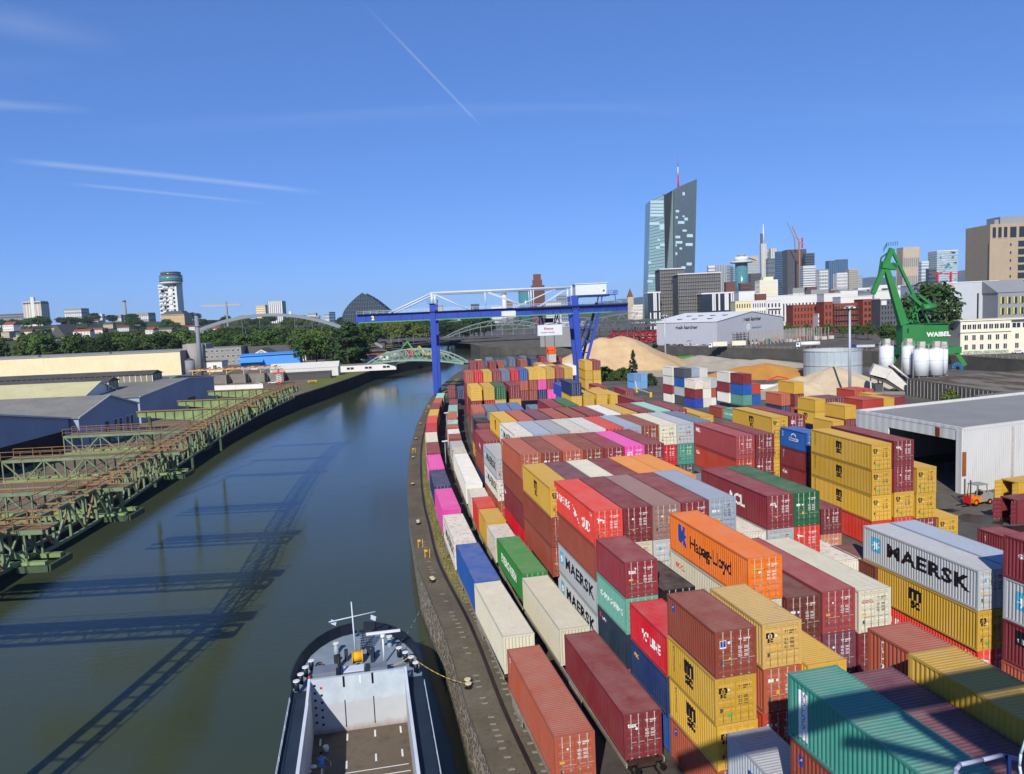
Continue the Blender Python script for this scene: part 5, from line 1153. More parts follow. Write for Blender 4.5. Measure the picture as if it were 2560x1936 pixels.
BLUS=mat_sheet('bright_blue_sheet','#4a90dc',.8,'x',.05,.6)
bs=empty('blue_shed',(-150,478,0),R_(8),'bright blue metal shed with a lean-to roof','shed'); MB().box(-18,0,0,18,14,8.6).build('walls',BLUS,bs); MB().loft([[(-19,-1,8.4),(19,-1,8.9),(19,15,9.6),(-19,15,9.1)],[(-19,-1,8.8),(19,-1,9.3),(19,15,10),(-19,15,9.5)]],0,False).build('roof',BLUS,bs); MB().loft([[(-19,-3.5,4.6),(-4,-3.5,4.6),(-4,0,6.0),(-19,0,6.0)],[(-19,-3.5,4.8),(-4,-3.5,4.8),(-4,0,6.2),(-19,0,6.2)]],0,False).build('canopy',BLUS,bs); MB().box(-12,-.06,0,-8,-.02,3.2).build('door',TRIMW,bs)
house(-198,470,40,14,6.0,0,'low white flat-roofed workshop in front of the white long house',WHT,ROOFG,R_(6),5,1,'workshop',0,'workshop',.3,.4)
# contractor's yard: tent, barrier, timber stacks, scissor lift
tn=empty('storage_tent',(-106,392,0),R_(6),'pale ridge tent beside the scissor lift yard','tent'); TENT=flat('tent_fabric','#c9c7bd',.7,0,.08,.5); MB().box(-17,0,0,17,11,4.5).build('walls',TENT,tn); MB().loft([[(-17.3,-.2,4.5),(-17.3,5.5,7.2),(-17.3,11.2,4.5)],[(17.3,-.2,4.5),(17.3,5.5,7.2),(17.3,11.2,4.5)]],0,False).build('roof',TENT,tn)
for x in range(-14,17,5): MB().box(x-.12,-.08,0,x+.12,0,4.5).build('rib',TRIMW,tn)
house(-100,375,22,8,3.0,0,'dark low shed standing before the pale tent',GREYD,GREYD,R_(8),0,0,'storage_shed',0,'shed'); house(-78,418,30,9,3.4,0,'white low hut beside the poplars',WHT,ROOFG,R_(6),3,1,'site_hut',0,'hut')
tb=flat('fresh_timber','#c59a5f',.8,0,.15,1.5)
fm=empty('timber_frame',(-139,388,0),R_(4),'open timber roof frame in the contractors yard','timber frame')
for i in range(9): MB().bar((-22+i*5,0,6.2),(-22+i*5+1.2,9,6.8),.3,.45).build('rafter',tb,fm)
for y in (0,9): MB().bar((-24,y,6),(22,y,6),.35,.5).build('beam',tb,fm)
for i in range(6): MB().bar((-22+i*8.4,0,0),(-22+i*8.4,0,6),.4,.4).build('post',tb,fm)
for i in range(5): MB().bar((-22+i*8.4,0,4),(-18+i*8.4,0,6),.2,.2).build('knee_brace',tb,fm)
bw=empty('concrete_bay_wall',(-138,372,0),R_(4),'row of grey concrete bays under the timber frame','bay wall')
CONC=flat('bay_concrete','#7b776f',.9,0,.15,.6)
for i in range(6): MB().box(-26+i*9,0,0,-18.2+i*9,.5,4.2).build('bay_panel',CONC,bw)
for i in range(7): MB().box(-27+i*9,-5,0,-26.3+i*9,.4,4.4).build('bay_pier',CONC,bw)
wb=empty('parapet_wall',(-121,330,0),R_(-6),'long low white wall above the plate girders','wall'); MB().box(-26,0,0,14,.5,2.2).build('face',WHT,wb); MB().box(-26,-.1,2.2,14,.6,2.4).build('cap',TRIMW,wb)
wb=empty('parapet_wall',(-128,310,0),R_(-3),'short white ramp wall below the long white wall','wall'); MB().prism([(-12,0),(18,0),(18,.4),(-12,2.6)],-.2,.2,0,Matrix.Rotation(math.pi/2,4,'X')).build('face',WHT,wb); MB().bar((-12,0,2.7),(18,0,.5),.5,.15).build('cap',TRIMW,wb)
q=at(500+625/3.1475,820+445/3.1475,0)
sl_=empty('scissor_lift',(q.x,q.y,0),R_(6),'red scissor lift raised in the contractors yard','scissor lift')
MB().box(-1.6,-.8,.3,1.6,.8,1.0).build('chassis',REDM,sl_)
for k in range(4):
    for y in (-.6,.6): MB().bar((-1.3,y,1.0+k*1.0),(1.3,y,2.0+k*1.0),.14).build('scissor_arm',TRIMW,sl_); MB().bar((1.3,y,1.0+k*1.0),(-1.3,y,2.0+k*1.0),.14).build('scissor_arm',TRIMW,sl_)
MB().box(-2.6,-1.0,5.1,2.6,1.0,5.35).build('platform',REDM,sl_); m=MB(); truss_rail(m,(-2.6,-1,5.3),(2.6,-1,5.3),1.1,5,.09); truss_rail(m,(-2.6,1,5.3),(2.6,1,5.3),1.1,5,.09); m.build('basket_rail',REDM,sl_)
for x in (-1.1,1.1):
    for y in (-.75,.75): MB().cyl((x,y-.12,.35),(x,y+.12,.35),.35,n=12).build('wheel',BLACK,sl_)
def car(x,y,z,rz,col,lab,van=False,grp='cars parked along the yards'):
    r=empty('parked_car',(x,y,z),rz,lab,'car',grp); M=flat('car_'+col,col,.3,.1,.04,2,.5)
    b=MB(); P=[(-2.1,.35),(-2.15,.75),(-1.4,.9),(-.75,1.42),(.75,1.45),(1.45,1.0),(2.1,.85),(2.15,.35)] if not van else [(-2.4,.35),(-2.45,1.1),(-1.7,1.2),(-1.1,1.9),(2.3,1.95),(2.4,.4)]
    b.prism(P,-.88,.88,0,Matrix.Rotation(math.pi/2,4,'X')); b.build('body',M,r)
    for s in (-1,1):
        MB().add([(-1.25,s*.89,.95),(-.7,s*.89,1.34),(.7,s*.89,1.36),(1.25,s*.89,1.0)],[(0,1,2,3) if s<0 else (3,2,1,0)]).build('side_window',GLASSD,r)
        for x in (-1.35,1.35): MB().cyl((x,s*.72,.33),(x,s*.92,.33),.33,n=12).build('wheel',BLACK,r)
    MB().add([(-1.43,-.75,.93),(-1.43,.75,.93),(-.78,.7,1.42),(-.78,-.7,1.42)],[(0,3,2,1)]).build('windscreen',GLASSD,r)
for i,(u,v,c) in enumerate(((455,455,'#d5d7d8'),(575,440,'#cfcfcf'))):
    q=at(500+u/3.1475,820+v/3.1475,0); car(q.x,q.y,0,R_(10),c,['white car parked in the contractors yard bays','silver van-like car beside the scissor lift'][i])
yb=empty('yellow_barrier',tuple(at(500+885/3.1475,820+432/3.1475,0)),R_(5),'yellow metal barrier standing on the grassy bank','barrier'); MB().box(-2.2,-.3,.7,2.2,.3,1.0).build('plank',YEL,yb)
for x in (-1.6,1.6): MB().box(x-.12,-.25,0,x+.12,.25,.7).build('leg',YEL,yb)
# ------------------------------------------------------------------ green truss footbridge
BRG=flat('bridge_green','#7f9a8c',.6,0,.12,.8); BRGD=flat('bridge_deck_dark','#3d4a46',.7,0,.15,.8)
A_=Vector((-80,424,0)); B_=Vector((-24.5,396,0)); dv=B_-A_; LB=dv.length; gb=empty('green_truss_bridge',tuple(A_),math.atan2(dv.y,dv.x),'pale green bowstring truss bridge over the harbour mouth','bridge')
def arcz(t): return 2.3+8.2*(1-(2*t-1)**2)**.8 if 0<t<1 else 2.3
def deckz(t): return 3.0+2.2*(1-(2*t-1)**2)
N=14
for y in (0,6):
    up=[Vector((LB*t,y,deckz(t)+.3+5.6*(1-abs(2*t-1)**2.6))) for t in [i/N for i in range(N+1)]]
    lo=[Vector((LB*t,y,deckz(t))) for t in [i/N for i in range(N+1)]]
    m=MB(); m2=MB()
    for i in range(N): m.bar(up[i],up[i+1],.55,.6); m2.bar(lo[i],lo[i+1],.5,.9)
    m.build('top_chord',BRG,gb); m2.build('bottom_chord',BRG,gb)
    for i in range(1,N): MB().bar(lo[i],up[i],.28).build('hanger',BRG,gb)
    for i in range(N): a,b=(lo[i],up[i+1]) if i%2==0 else (up[i],lo[i+1]); MB().bar(a,b,.34).build('diagonal',BRG,gb)
    m=MB(); 
    for i in range(N): truss_rail(m,lo[i]+Vector((0,.3,.4)),lo[i+1]+Vector((0,.3,.4)),1.1,4,.06)
    m.build('handrail',BRG,gb)
m=MB()
for i in range(N): t0,t1=i/N,(i+1)/N; m.add([(LB*t0,0,deckz(t0)),(LB*t1,0,deckz(t1)),(LB*t1,6,deckz(t1)),(LB*t0,6,deckz(t0)),(LB*t0,0,deckz(t0)-.5),(LB*t1,0,deckz(t1)-.5),(LB*t1,6,deckz(t1)-.5),(LB*t0,6,deckz(t0)-.5)],[(0,1,2,3),(7,6,5,4),(0,4,5,1),(2,6,7,3)])
m.build('deck',BRGD,gb)
for i in range(0,N+1,2): MB().bar((LB*i/N,0,deckz(i/N)-.8),(LB*i/N,6,deckz(i/N)-.8),.4).build('cross_beam',BRGD,gb)
MB().box(-6,-1,-6,0,8,2.6).build('abutment',WALLN,gb); MB().box(LB,-1,-6,LB+5,8,2.6).build('abutment',WALLN,gb)
# ------------------------------------------------------------------ grey arch road bridge and riveted railway arch bridge
ARC=flat('arch_grey','#7d8489',.55,0,.08,.1); RAR=flat('riveted_grey','#6f757a',.7,0,.15,.2); ROADB=flat('bridge_fascia','#4b4d50',.8,0,.1,.1)
a0=atY(375,890,690); a1=atY(895,850,690); ab=empty('arch_road_bridge',(a0.x,690,0),R_(4),'sweeping grey twin-rib arch bridge among the river trees','bridge'); LA=a1.x-a0.x+20; HA=34
for y in (0,9):
    P=[]; 
    for i in range(41):
        t=i/40; P.append(Vector((LA*t,y+ (4.5-y)*.0,2+HA*4*t*(1-t)*(1))))
    m=MB(); 
    for i in range(40): m.bar(P[i],P[i+1],2.0,2.6)
    m.build('arch_rib',ARC,ab)
    for i in range(4,37,3): MB().bar(P[i],(P[i].x,y,9),.22).build('hanger',ARC,ab)
for i in range(6,36,6): t=i/40; MB().bar((LA*t,0,2+HA*4*t*(1-t)),(LA*t,9,2+HA*4*t*(1-t)),1.2).build('strut',ARC,ab)
MB().box(-40,-2,7.4,LA+40,11,9).build('deck',ROADB,ab)
for x in (-20,0,LA,LA+20): MB().box(x-2,0,-6,x+2,9,7.4).build('pier',WALLN,ab)
r0=atY(1105,851,760); rb=empty('railway_arch_bridge',(atY(1095,860,760).x,760,0),R_(3),'riveted grey steel arch bridge crossing the river channel','bridge'); LR=atY(1420,850,760).x-atY(1095,860,760).x; 
def arc2(x,h,z0): t=x/LR; return z0+h*4*t*(1-t)
for y in (0,10):
    for h,z0,w in ((18,3.5,1.0),(14.5,2.5,.8)):
        m=MB()
        for i in range(24): m.bar((LR*i/24,y,arc2(LR*i/24,h,z0)),(LR*(i+1)/24,y,arc2(LR*(i+1)/24,h,z0)),w,w)
        m.build('arch_chord',RAR,rb)
    for i in range(1,24):
        x=LR*i/24; MB().bar((x,y,arc2(x,14.5,2.5)),(x+(LR/24 if i%2 else 0),y,arc2(x+(LR/24 if i%2 else 0),18,3.5)),.4).build('lattice',RAR,rb)
    for i in range(2,23,2): x=LR*i/24; MB().bar((x,y,6),(x,y,arc2(x,14.5,2.5)),.5).build('hanger',RAR,rb)
MB().box(-90,-2,4.6,LR+60,12,6.2).build('deck',ROADB,rb)
m=MB(); truss_rail(m,(-90,-2,6.2),(LR+60,-2,6.2),1.3,60,.12); m.build('handrail',RAR,rb)
for x in (-6,LR+6): MB().box(x-4,-1,-7,x+4,11,4.6).build('pier',WALLN,rb)
# second, older truss behind
r2=empty('railway_truss_bridge',(atY(1060,835,900).x,900,0),R_(2),'second lattice railway bridge seen behind the riveted arch','bridge'); L2_=atY(1600,815,900).x-atY(1060,835,900).x
for y in (0,8):
    m=MB(); n=26
    for i in range(n):
        x0,x1=L2_*i/n,L2_*(i+1)/n; zt=lambda x: 17+5*abs(math.sin(x/L2_*math.pi*2.5)); m.bar((x0,y,zt(x0)),(x1,y,zt(x1)),.8); m.bar((x0,y,9),(x1,y,9),1.1); m.bar((x0,y,9 if i%2 else zt(x0)),(x1,y,zt(x1) if i%2 else 9),.5)
    m.build('lattice_truss',RAR,r2)
MB().box(-60,-1,7.6,L2_+60,9,9).build('deck',ROADB,r2)
for i in range(6): MB().box(L2_*i/5-3,0,-7,L2_*i/5+3,8,7.6).build('pier',WALLN,r2)
# recycling pier with machines
def mat_scrap():
    n=NT('scrap_metal'); v=n.n('ShaderNodeTexVoronoi'); n.l(n.coord(),v.inputs['Vector']); v.inputs['Scale'].default_value=1.2
    c=n.mix(n.rng(v.outputs['Distance'],0,.6),lin('#6a4c38'),lin('#8c8378')); return n.fin(n.mix(.25,c,v.outputs['Color']),.8)
SCRAP=mat_scrap()
pr_=sheet('pier_ground',[(-100,520),(-64,500),(-46,540),(-44,590),(-60,620),(-100,640)],.35,EARTH)
skirt('pier_wall',[(-64,498),(-45.5,538),(-43.5,590),(-60,622)][::-1],-9,.36,WALLD,'dark end wall of the recycling pier','quay wall',1.0)
for i in range(5):
    rr=random.Random(i+20); q=Vector((-92+i*9,560+rr.uniform(-12,20),.3)); m=MB(); n=16
    m.loft([[(q.x*0+(5*s)*math.cos(2*math.pi*k/n)*rr.uniform(.8,1.15),(4*s)*math.sin(2*math.pi*k/n)*rr.uniform(.8,1.15),z) for k in range(n)] for s,z in ((1,0),(.75,1.6),(.4,2.8),(.1,3.2))],0,True)
    tag(m.build('scrap_heap',SCRAP,None,q),f"rusty scrap heap on the recycling pier, {ORD[i]} from the bank",'scrap heap','scrap heaps on the pier')
def excavator(loc,rz,col,lab,boom=14):
    r=empty('excavator',loc,rz,lab,'excavator'); C=flat('machine_'+col,col,.5,0,.1,1)
    MB().box(-2.4,-1.6,.9,2.0,1.6,2.6).build('house',C,r); MB().box(.6,-1.5,2.6,2.2,-.1,4.4).build('cab',GLASSD,r)
    for y in (-1.5,1.1): MB().box(-2.2,y,0,2.2,y+.6,.95).build('track',BLACK,r)
    MB().bar((1.5,.6,2.2),(1.5+boom*.45,.6,2.2+boom*.6),.8,.9).build('boom',C,r); MB().bar((1.5+boom*.45,.6,2.2+boom*.6),(1.5+boom*.8,.6,2.2+boom*.25),.55,.6).build('stick',C,r); MB().box(boom*.8+.9,-.1,boom*.25+.9,boom*.8+2.3,1.3,boom*.25+2.2).build('grab',GREYD,r)
excavator((-66,548,.36),R_(160),'#4aa53c','green excavator with raised boom on the recycling pier'); excavator((-58,536,.36),R_(190),'#d8a51e','yellow excavator low on the recycling pier',9)
house(-72,560,6,5,5,0,'small red box cabin among the scrap machines',REDM,REDM,0,0,0,'site_cabin',.3,'cabin'); house(-92,515,20,7,3.2,1.4,'white and red roofed shed beside the truss bridge',WHT,REDR,R_(8),3,1,'pier_shed',.3,'shed')
tp=empty('pile_driver',(-54,555,.36),0,'thin brown leader mast on the pier edge','mast'); MB().bar((0,0,0),(.3,0,17),.8,.8).build('leader',flat('leader_tan','#b08a4a',.7),tp); MB().box(-1.2,-1,0,1.2,1,1).build('base',GREYD,tp)
# quay road on the far bank
sheet('bank_road',[(-106,640),(-92,640),(-66,760),(-70,800),(-92,800)],3.0,ROADM)
rw=empty('road_viaduct',(-98,640,0),R_(76),'low concrete road viaduct along the far bank','viaduct'); MB().box(0,-8,2.2,175,8,3.0).build('deck',ROADB,rw)
for i in range(9): MB().box(4+i*20,-7,0,6+i*20,7,2.2).build('pier',CONC,rw)
m=MB(); truss_rail(m,(0,-8,3),(175,-8,3),1.1,60,.1); m.build('handrail',RAR,rw)
LAMP=flat('lamp_grey','#9aa0a6',.5,.3,.05,2)
def lamp(x,y,z,h,lab,arm=1.4,grp='street lamps on the far bank road',r_=.11):
    r=empty('street_lamp',(x,y,z),0,lab,'street lamp',grp); MB().cyl((0,0,0),(0,0,h),r_,r_*.6,8).build('pole',LAMP,r); MB().bar((0,0,h),(arm,0,h+.15),.09).build('arm',LAMP,r); MB().box(arm-.1,-.14,h+.05,arm+.5,.14,h+.2).build('head',LAMP,r)
for i in range(8): lamp(-101+i*4.2,652+i*17,3,9,'grey street lamp in the row along the far bank road',1.4,'street lamps on the far bank road',.16)
# ------------------------------------------------------------------ sand and gravel heaps
def mat_sand(name,c0,c1):
    n=NT(name); p=n.coord(); a=n.noise(.18,p,5,.6); b=n.noise(1.5,n.mapv(p,(1,1,.4)),6,.65); col=n.mix(n.rng(a,.3,.7),lin(c0),lin(c1)); col=n.mix(n.rng(b,.5,.8,0,.35),col,tuple(x*.6 for x in lin(c0)[:3])+(1,)); n.bump(b,.5,.3); return n.fin(col,.95,0,.1)
def heap(cx,cy,rx,ry,h,seed,mat,lab,peaks=((0,0,1.0),),z0=0):
    rr=random.Random(seed); n=44; m=MB(); v=[];f=[]; ph=[rr.uniform(0,6.28) for _ in range(8)]
    for j in range(n+1):
        for i in range(n+1):
            x=-1.15+2.3*i/n; y=-1.15+2.3*j/n; z=0
            for (qx,qy,qh) in peaks:
                dx,dy=(x-qx),(y-qy); a=math.atan2(dy,dx); d=math.hypot(dx,dy)*(1+.08*math.sin(3*a+ph[0])+.05*math.sin(7*a+ph[1])); z=max(z,qh*min(1,max(0,1.06-d*1.02/max(qh**.6,.3)))**1.08*1.0)
            z=min(z,1)-.04*math.exp(-((z-1)/.12)**2); z*=1+.03*math.sin(9*x+ph[2])*math.sin(8*y+ph[3]); v.append((x*rx,y*ry,max(z,0)*h-.05))
    for j in range(n):
        for i in range(n):
            a=j*(n+1)+i; q=(a,a+1,a+n+2,a+n+1)
            if max(v[k][2] for k in q)>-.04: f.append(q)
    m.add(v,f,0,True); return tag(m.build('sand_heap',mat,None,(cx,cy,z0)),lab,'sand heap')
SAND=mat_sand('tan_sand','#b99a72','#cbb08a'); GRAV=mat_sand('grey_gravel','#a09684','#b3a997'); OCHR=mat_sand('ochre_sand','#b07a38','#c08c48'); BEIG=mat_sand('beige_sand','#bda98a','#cdbb9c')
z=atY(1551,843,362).z; x=atY(1551,843,362).x; heap(x,362,31,26,z*1.10,1,SAND,'tall tan sand heap beside the gantry crane leg',((0,0,1),(-.25,.05,.93),(.45,.1,.55)))
q=atY(1748,890,372); heap(q.x,372,18,16,q.z*1.12,2,GRAV,'pale gravel heap behind the striped container stacks',((0,0,1),(.3,0,.8)))
q=atY(1812,900,335); heap(q.x+4,335,26,18,q.z*1.10,3,GRAV,'broad grey gravel heap running toward the ochre one',((0,0,1),(.45,-.05,.85),(-.5,0,.7)))
q=atY(1915,911,290); heap(q.x,290,22,15,q.z*1.12,4,OCHR,'ochre sand heap behind the small white truck',((0,0,1),(-.35,0,.85)))
q=atY(2085,921,238); heap(q.x,238,17,15,q.z*1.12,5,BEIG,'beige sand heap in front of the silos',((0,0,1),(-.6,.1,.6)))
q=atY(1985,958,232); heap(q.x,232,13,9,q.z*1.3,6,BEIG,'low beige sand heap before the metal tank',((0,0,1),(.4,0,.8)))
# retaining block walls before the heaps
blk=MB().box(0,0,0,1.7,.8,.8).mesh('concrete_block'); BCON=flat('block_concrete','#9b9384',.9,0,.2,.8)
def blocks(p0,p1,n,k,lab):
    p0,p1=Vector(p0),Vector(p1); d=p1-p0; r=empty('block_wall',(p0.x,p0.y,0),math.atan2(d.y,d.x),lab,'block wall'); s=d.length/n/1.75
    for j in range(k):
        for i in range(n-(j%2)): add('concrete_block',blk,BCON,r,(i*d.length/n+(j%2)*.85,0,j*.82),None,(s,1,1))
blocks((34,318),(72,300),16,3,'concrete block wall below the tall sand heap'); blocks((62,226),(80,214),9,3,'concrete block wall below the small white truck')
# ------------------------------------------------------------------ metal tank, silos, mixer, masts
GALV=mat_sheet('galvanised_sheet','#a9b3b8',1.6,'x',.10,.35,'#7b858a',.3)
tx=atY(2081,900,268).x; tk=empty('open_metal_tank',(tx,268,0),0,'round open galvanised metal tank among the sand heaps','tank'); rt=9.6; ht=atY(2081,879,258).z
nseg=28
pm=MB(); a=2*math.pi/nseg; pm.add([(rt*math.cos(-a/2*.97),rt*math.sin(-a/2*.97),0),(rt*math.cos(a/2*.97),rt*math.sin(a/2*.97),0),(rt*math.cos(a/2*.97),rt*math.sin(a/2*.97),ht),(rt*math.cos(-a/2*.97),rt*math.sin(-a/2*.97),ht),((rt-.1)*math.cos(-a/2),(rt-.1)*math.sin(-a/2),0),((rt-.1)*math.cos(a/2),(rt-.1)*math.sin(a/2),0),((rt-.1)*math.cos(a/2),(rt-.1)*math.sin(a/2),ht),((rt-.1)*math.cos(-a/2),(rt-.1)*math.sin(-a/2),ht)],[(0,1,2,3),(5,4,7,6),(3,2,6,7),(0,3,7,4),(1,5,6,2)]); PM=pm.mesh('tank_panel')
for i in range(nseg): add('tank_panel',PM,GALV,tk,None,(0,0,a*i))
m=MB(); 
for z in (.4,ht*.5,ht-.3): m.loft([[((rt+d)*math.cos(t*math.pi/24),(rt+d)*math.sin(t*math.pi/24),z+e) for d,e in ((0,0),(.15,0),(.15,.2),(0,.2))] for t in range(49)],0,False,False)
m.build('stiffening_ring',ZINC,tk); MB().cyl((0,0,.1),(0,0,ht-1.8),rt-.4,rt-.4,28).build('sand_fill',BEIG,tk)
SILW=flat('silo_white','#d4d8dc',.45,0,.06,.5)
def silo(px,py0,py1,Y,r_,lab):
    t=atY(px,py0,Y); r=empty('cement_silo',(t.x,Y,0),0,lab,'silo','white cement silos'); h=t.z
    MB().cyl((0,0,1.2),(0,0,h),r_,r_,24).build('drum',SILW,r); MB().cyl((0,0,h),(0,0,h+.5),r_,r_*.4,24).build('top_cone',SILW,r)
    for k in (.3,.62): MB().cyl((0,0,h*k),(0,0,h*k+.08),r_+.04,r_+.04,24).build('seam_ring',ZINC,r)
    m=MB()
    for k in range(8): a=k*math.pi/4; m.bar((r_*.95*math.cos(a),r_*.95*math.sin(a),h),(r_*.95*math.cos(a),r_*.95*math.sin(a),h+1.7),.08)
    for zz in (.8,1.7):
        for k in range(8): a=k*math.pi/4; b=a+math.pi/4; m.bar((r_*.95*math.cos(a),r_*.95*math.sin(a),h+zz),(r_*.95*math.cos(b),r_*.95*math.sin(b),h+zz),.07)
    m.build('top_railing',ZINC,r); MB().box(-.9,-.9,h+.4,.9,.9,h+2.6).build('filter_box',flat('filter_grey','#b8b5aa',.6),r)
    m=MB(); 
    for dy in (-.25,.25): m.bar((-r_-.25,dy,.5),(-r_-.25,dy,h+1.2),.07)
    for k in range(int(h/.5)): m.bar((-r_-.25,-.25,.8+k*.5),(-r_-.25,.25,.8+k*.5),.05)
    m.build('ladder',ZINC,r)
    for k in range(4): a=math.pi/4+k*math.pi/2; MB().bar((r_*.8*math.cos(a),r_*.8*math.sin(a),0),(r_*.8*math.cos(a),r_*.8*math.sin(a),1.4),.25).build('leg',ZINC,r)
silo(2216.5,866,911,268,2.3,'white silo standing apart beside the metal tank'); silo(2271,866,931,262,1.95,'slim white silo, second from the metal tank'); silo(2303,874,944,256,2.42,'stout white silo with a low top, third from the tank'); silo(2340,873,942,256,2.42,'stout white silo nearest the green crane leg'); silo(2357,874,940,259,1.6,'white silo half hidden behind the stout pair')
# conveyor hopper
HOPW=flat('hopper_white','#cfcac0',.6,0,.1,.8)
hp=empty('batching_hopper',(at(2210,985,0).x,at(2210,985,0).y,0),R_(-22),'slanted white batching hopper on dark steel legs','hopper')
o_=Vector(hp.location); Rz=Matrix.Rotation(R_(22),4,'Z')
def hl(px,py,Y): return Rz@(atY(px,py,Y)-o_)
Yh=o_.y
A1=[hl(2174,935,Yh),hl(2184,911,Yh),hl(2226,922,Yh),hl(2213,943,Yh),hl(2268,979,Yh),hl(2268,972,Yh)]
def slab(name,pts,t,mat,par):
    m=MB(); n=len(pts); m.add([Vector(p)+Vector((0,-t,0)) for p in pts]+[Vector(p)+Vector((0,t,0)) for p in pts],[tuple(range(n))[::-1],tuple(range(n,2*n))]+[(i,(i+1)%n,n+(i+1)%n,n+i) for i in range(n)]); return m.build(name,mat,par)
slab('bin_head',[hl(2173,934,Yh),hl(2184,911,Yh),hl(2228,922,Yh),hl(2212,944,Yh)],3.2,HOPW,hp); slab('bin_chute',[hl(2212,944,Yh),hl(2228,922,Yh),hl(2268,962,Yh),hl(2266,980,Yh)],2.6,HOPW,hp)
slab('under_frame',[hl(2176,937,Yh),hl(2212,947,Yh),hl(2266,982,Yh),hl(2262,984,Yh),hl(2205,952,Yh)],2.4,GREYD,hp)
for u,v,u2,v2 in ((2192,938,2202,985),(2206,946,2206,986),(2176,936,2178,988),(2238,964,2246,988)): MB().bar(hl(u,v,Yh),hl(u2,v2,Yh),.35).build('leg',HOPW,hp)
for k,(u,v) in enumerate(((2222,915),(2230,913))): MB().cyl(hl(u,v,Yh),hl(u+46,v+38,Yh),.28,n=8).build('feed_pipe',HOPW if k else BLACK,hp)
MB().box(-4,-2,0,6,2,.8).build('plinth',CONC,hp); MB().box(-2.4,-1.5,.8,-.4,1.5,3.0).build('drive_motor',GREYD,hp)
def mast(x,y,h,lab,r0=.42):
    r=empty('light_mast',(x,y,0),0,lab,'light mast'); MB().cyl((0,0,0),(0,0,h),r0,r0*.62,12).build('pole',flat('mast_grey','#aeb4ba',.5,.2,.05,.3),r); MB().cyl((0,0,h),(0,0,h+.35),1.5,1.1,14).build('lamp_crown',LAMP,r)
    for k in range(6): a=k*math.pi/3; MB().box(1.3*math.cos(a)-.25,1.3*math.sin(a)-.25,h-.35,1.3*math.cos(a)+.25,1.3*math.sin(a)+.25,h).build('floodlight',WHITE,r)
mast(74.7,369,atY(1659,789,369).z,'tall grey light mast beside the tall sand heap',.45); mast(94.5,213,atY(2122,768,213).z,'tall grey light mast rising from the road block containers',.42)
lamp(at(1660,942,0).x-30,at(1535,942,0).y,0,7.5,'thin street lamp before the tall sand heap',2.2,'lamps in the terminal',.09)
for (u,v,lab) in ((1119,1100,'slim yard lamp between the trains, farther one'),(1116.5,1190,'slim yard lamp between the trains, nearer one')):
    q=at(u,v,0); r=empty('yard_lamp',tuple(q),R_(30),lab,'yard lamp'); MB().cyl((0,0,0),(0,0,6.2),.09,.06,8).build('pole',LAMP,r); MB().box(-.5,-.15,6.1,.5,.15,6.3).build('head',WHITE,r)
# ------------------------------------------------------------------ green luffing crane
WG=flat('crane_green','#2f7a3d',.5,0,.1,.6); WGD=flat('crane_deep_green','#225a31',.5,0,.1,.6)
Yc=303
def C(px,py,dy=0): v=atY(px,py,Yc+dy); return v
c0=C(2305,900); gc=empty('harbour_crane',(c0.x,Yc,0),0,'green luffing harbour crane with white lettering on its house','harbour crane')
h=Vector((c0.x,Yc,0)); g=lambda px,py,dy=0: C(px,py,dy)-h
a,b,c,d=g(2253,864),g(2292,868),g(2355,863),g(2355,808)
hx0,hx1,hz0,hz1=g(2253,862).x,g(2355,862).x,g(2300,864).z,g(2300,811).z
ho=MB(); ho.loft([[(hx0,-1,z0),(hx0+6.2,-5,z0),(hx1,-4.4,z0),(hx1,4,z0),(hx0,4,z0)] for z0 in (hz0,hz1)],0,False); hob=ho.build('machine_house',WG,gc)
MB().box(hx0+6.2,-5.3,hz1,hx1+.3,4.3,hz1+.25).build('house_roof',WGD,hob); MB().box(hx0+1.4,-2.2,hz1-3.2,hx0+2.6,-1.9,hz1-1.4).build('cab_window',GLASSD,hob)
tm=text_mesh('WAIBEL',2.35,.05,'LEFT',1.02,1.12); tm.transform(Matrix.Translation((g(2299,838).x,-5.25,(hz0+hz1)/2-.6))@Matrix.Rotation(R_(2.0),4,'Z')@Matrix.Rotation(math.pi/2,4,'X')); add('lettering',tm,WHITE,gc)
def beam(nm,p,q,w,hh=None,mat=WG,taper=None):
    m=MB(); p,q=Vector(p),Vector(q); hh=hh or w; dd=(q-p).normalized(); r=dd.cross(Vector((0,1,0))).normalized(); s=taper or 1.0
    m.loft([[P-r*w*k/2+Vector((0,-hh*k/2,0)),P+r*w*k/2+Vector((0,-hh*k/2,0)),P+r*w*k/2+Vector((0,hh*k/2,0)),P-r*w*k/2+Vector((0,hh*k/2,0))] for P,k in ((p,1.0),(q,s))],0,False); return m.build(nm,mat,gc)
beam('main_boom',g(2258,812),g(2216,672),3.1,2.6,WG,.62); beam('rear_stay',g(2290,752),g(2230,625),1.0,1.0); beam('head_jib',g(2213,672),g(2228,623),2.0,1.6,WG,.7); beam('front_jib',g(2230,622),g(2182,735),1.9,1.5,WG,.9); beam('jib_link',g(2222,630),g(2203,645),.5,.5,WGD); beam('jib_link',g(2203,645),g(2196,690),.45,.45,WGD)
beam('jib_elbow',g(2204,662),g(2240,668),2.6,2.4,WG)
beam('counter_arm',g(2274,738),g(2312,772),1.2,1.8); beam('counter_arm',g(2296,738),g(2330,765),.9,1.4); 
m=MB(); p,q=g(2300,771),g(2331,767); m.cyl(p+Vector((0,-2.2,0)),q+Vector((0,-2.2,0)),1.0,n=12); m.box(p.x,-2.4,p.z-.9,q.x,2.4,p.z+1.6); m.build('counterweight',WG,gc)
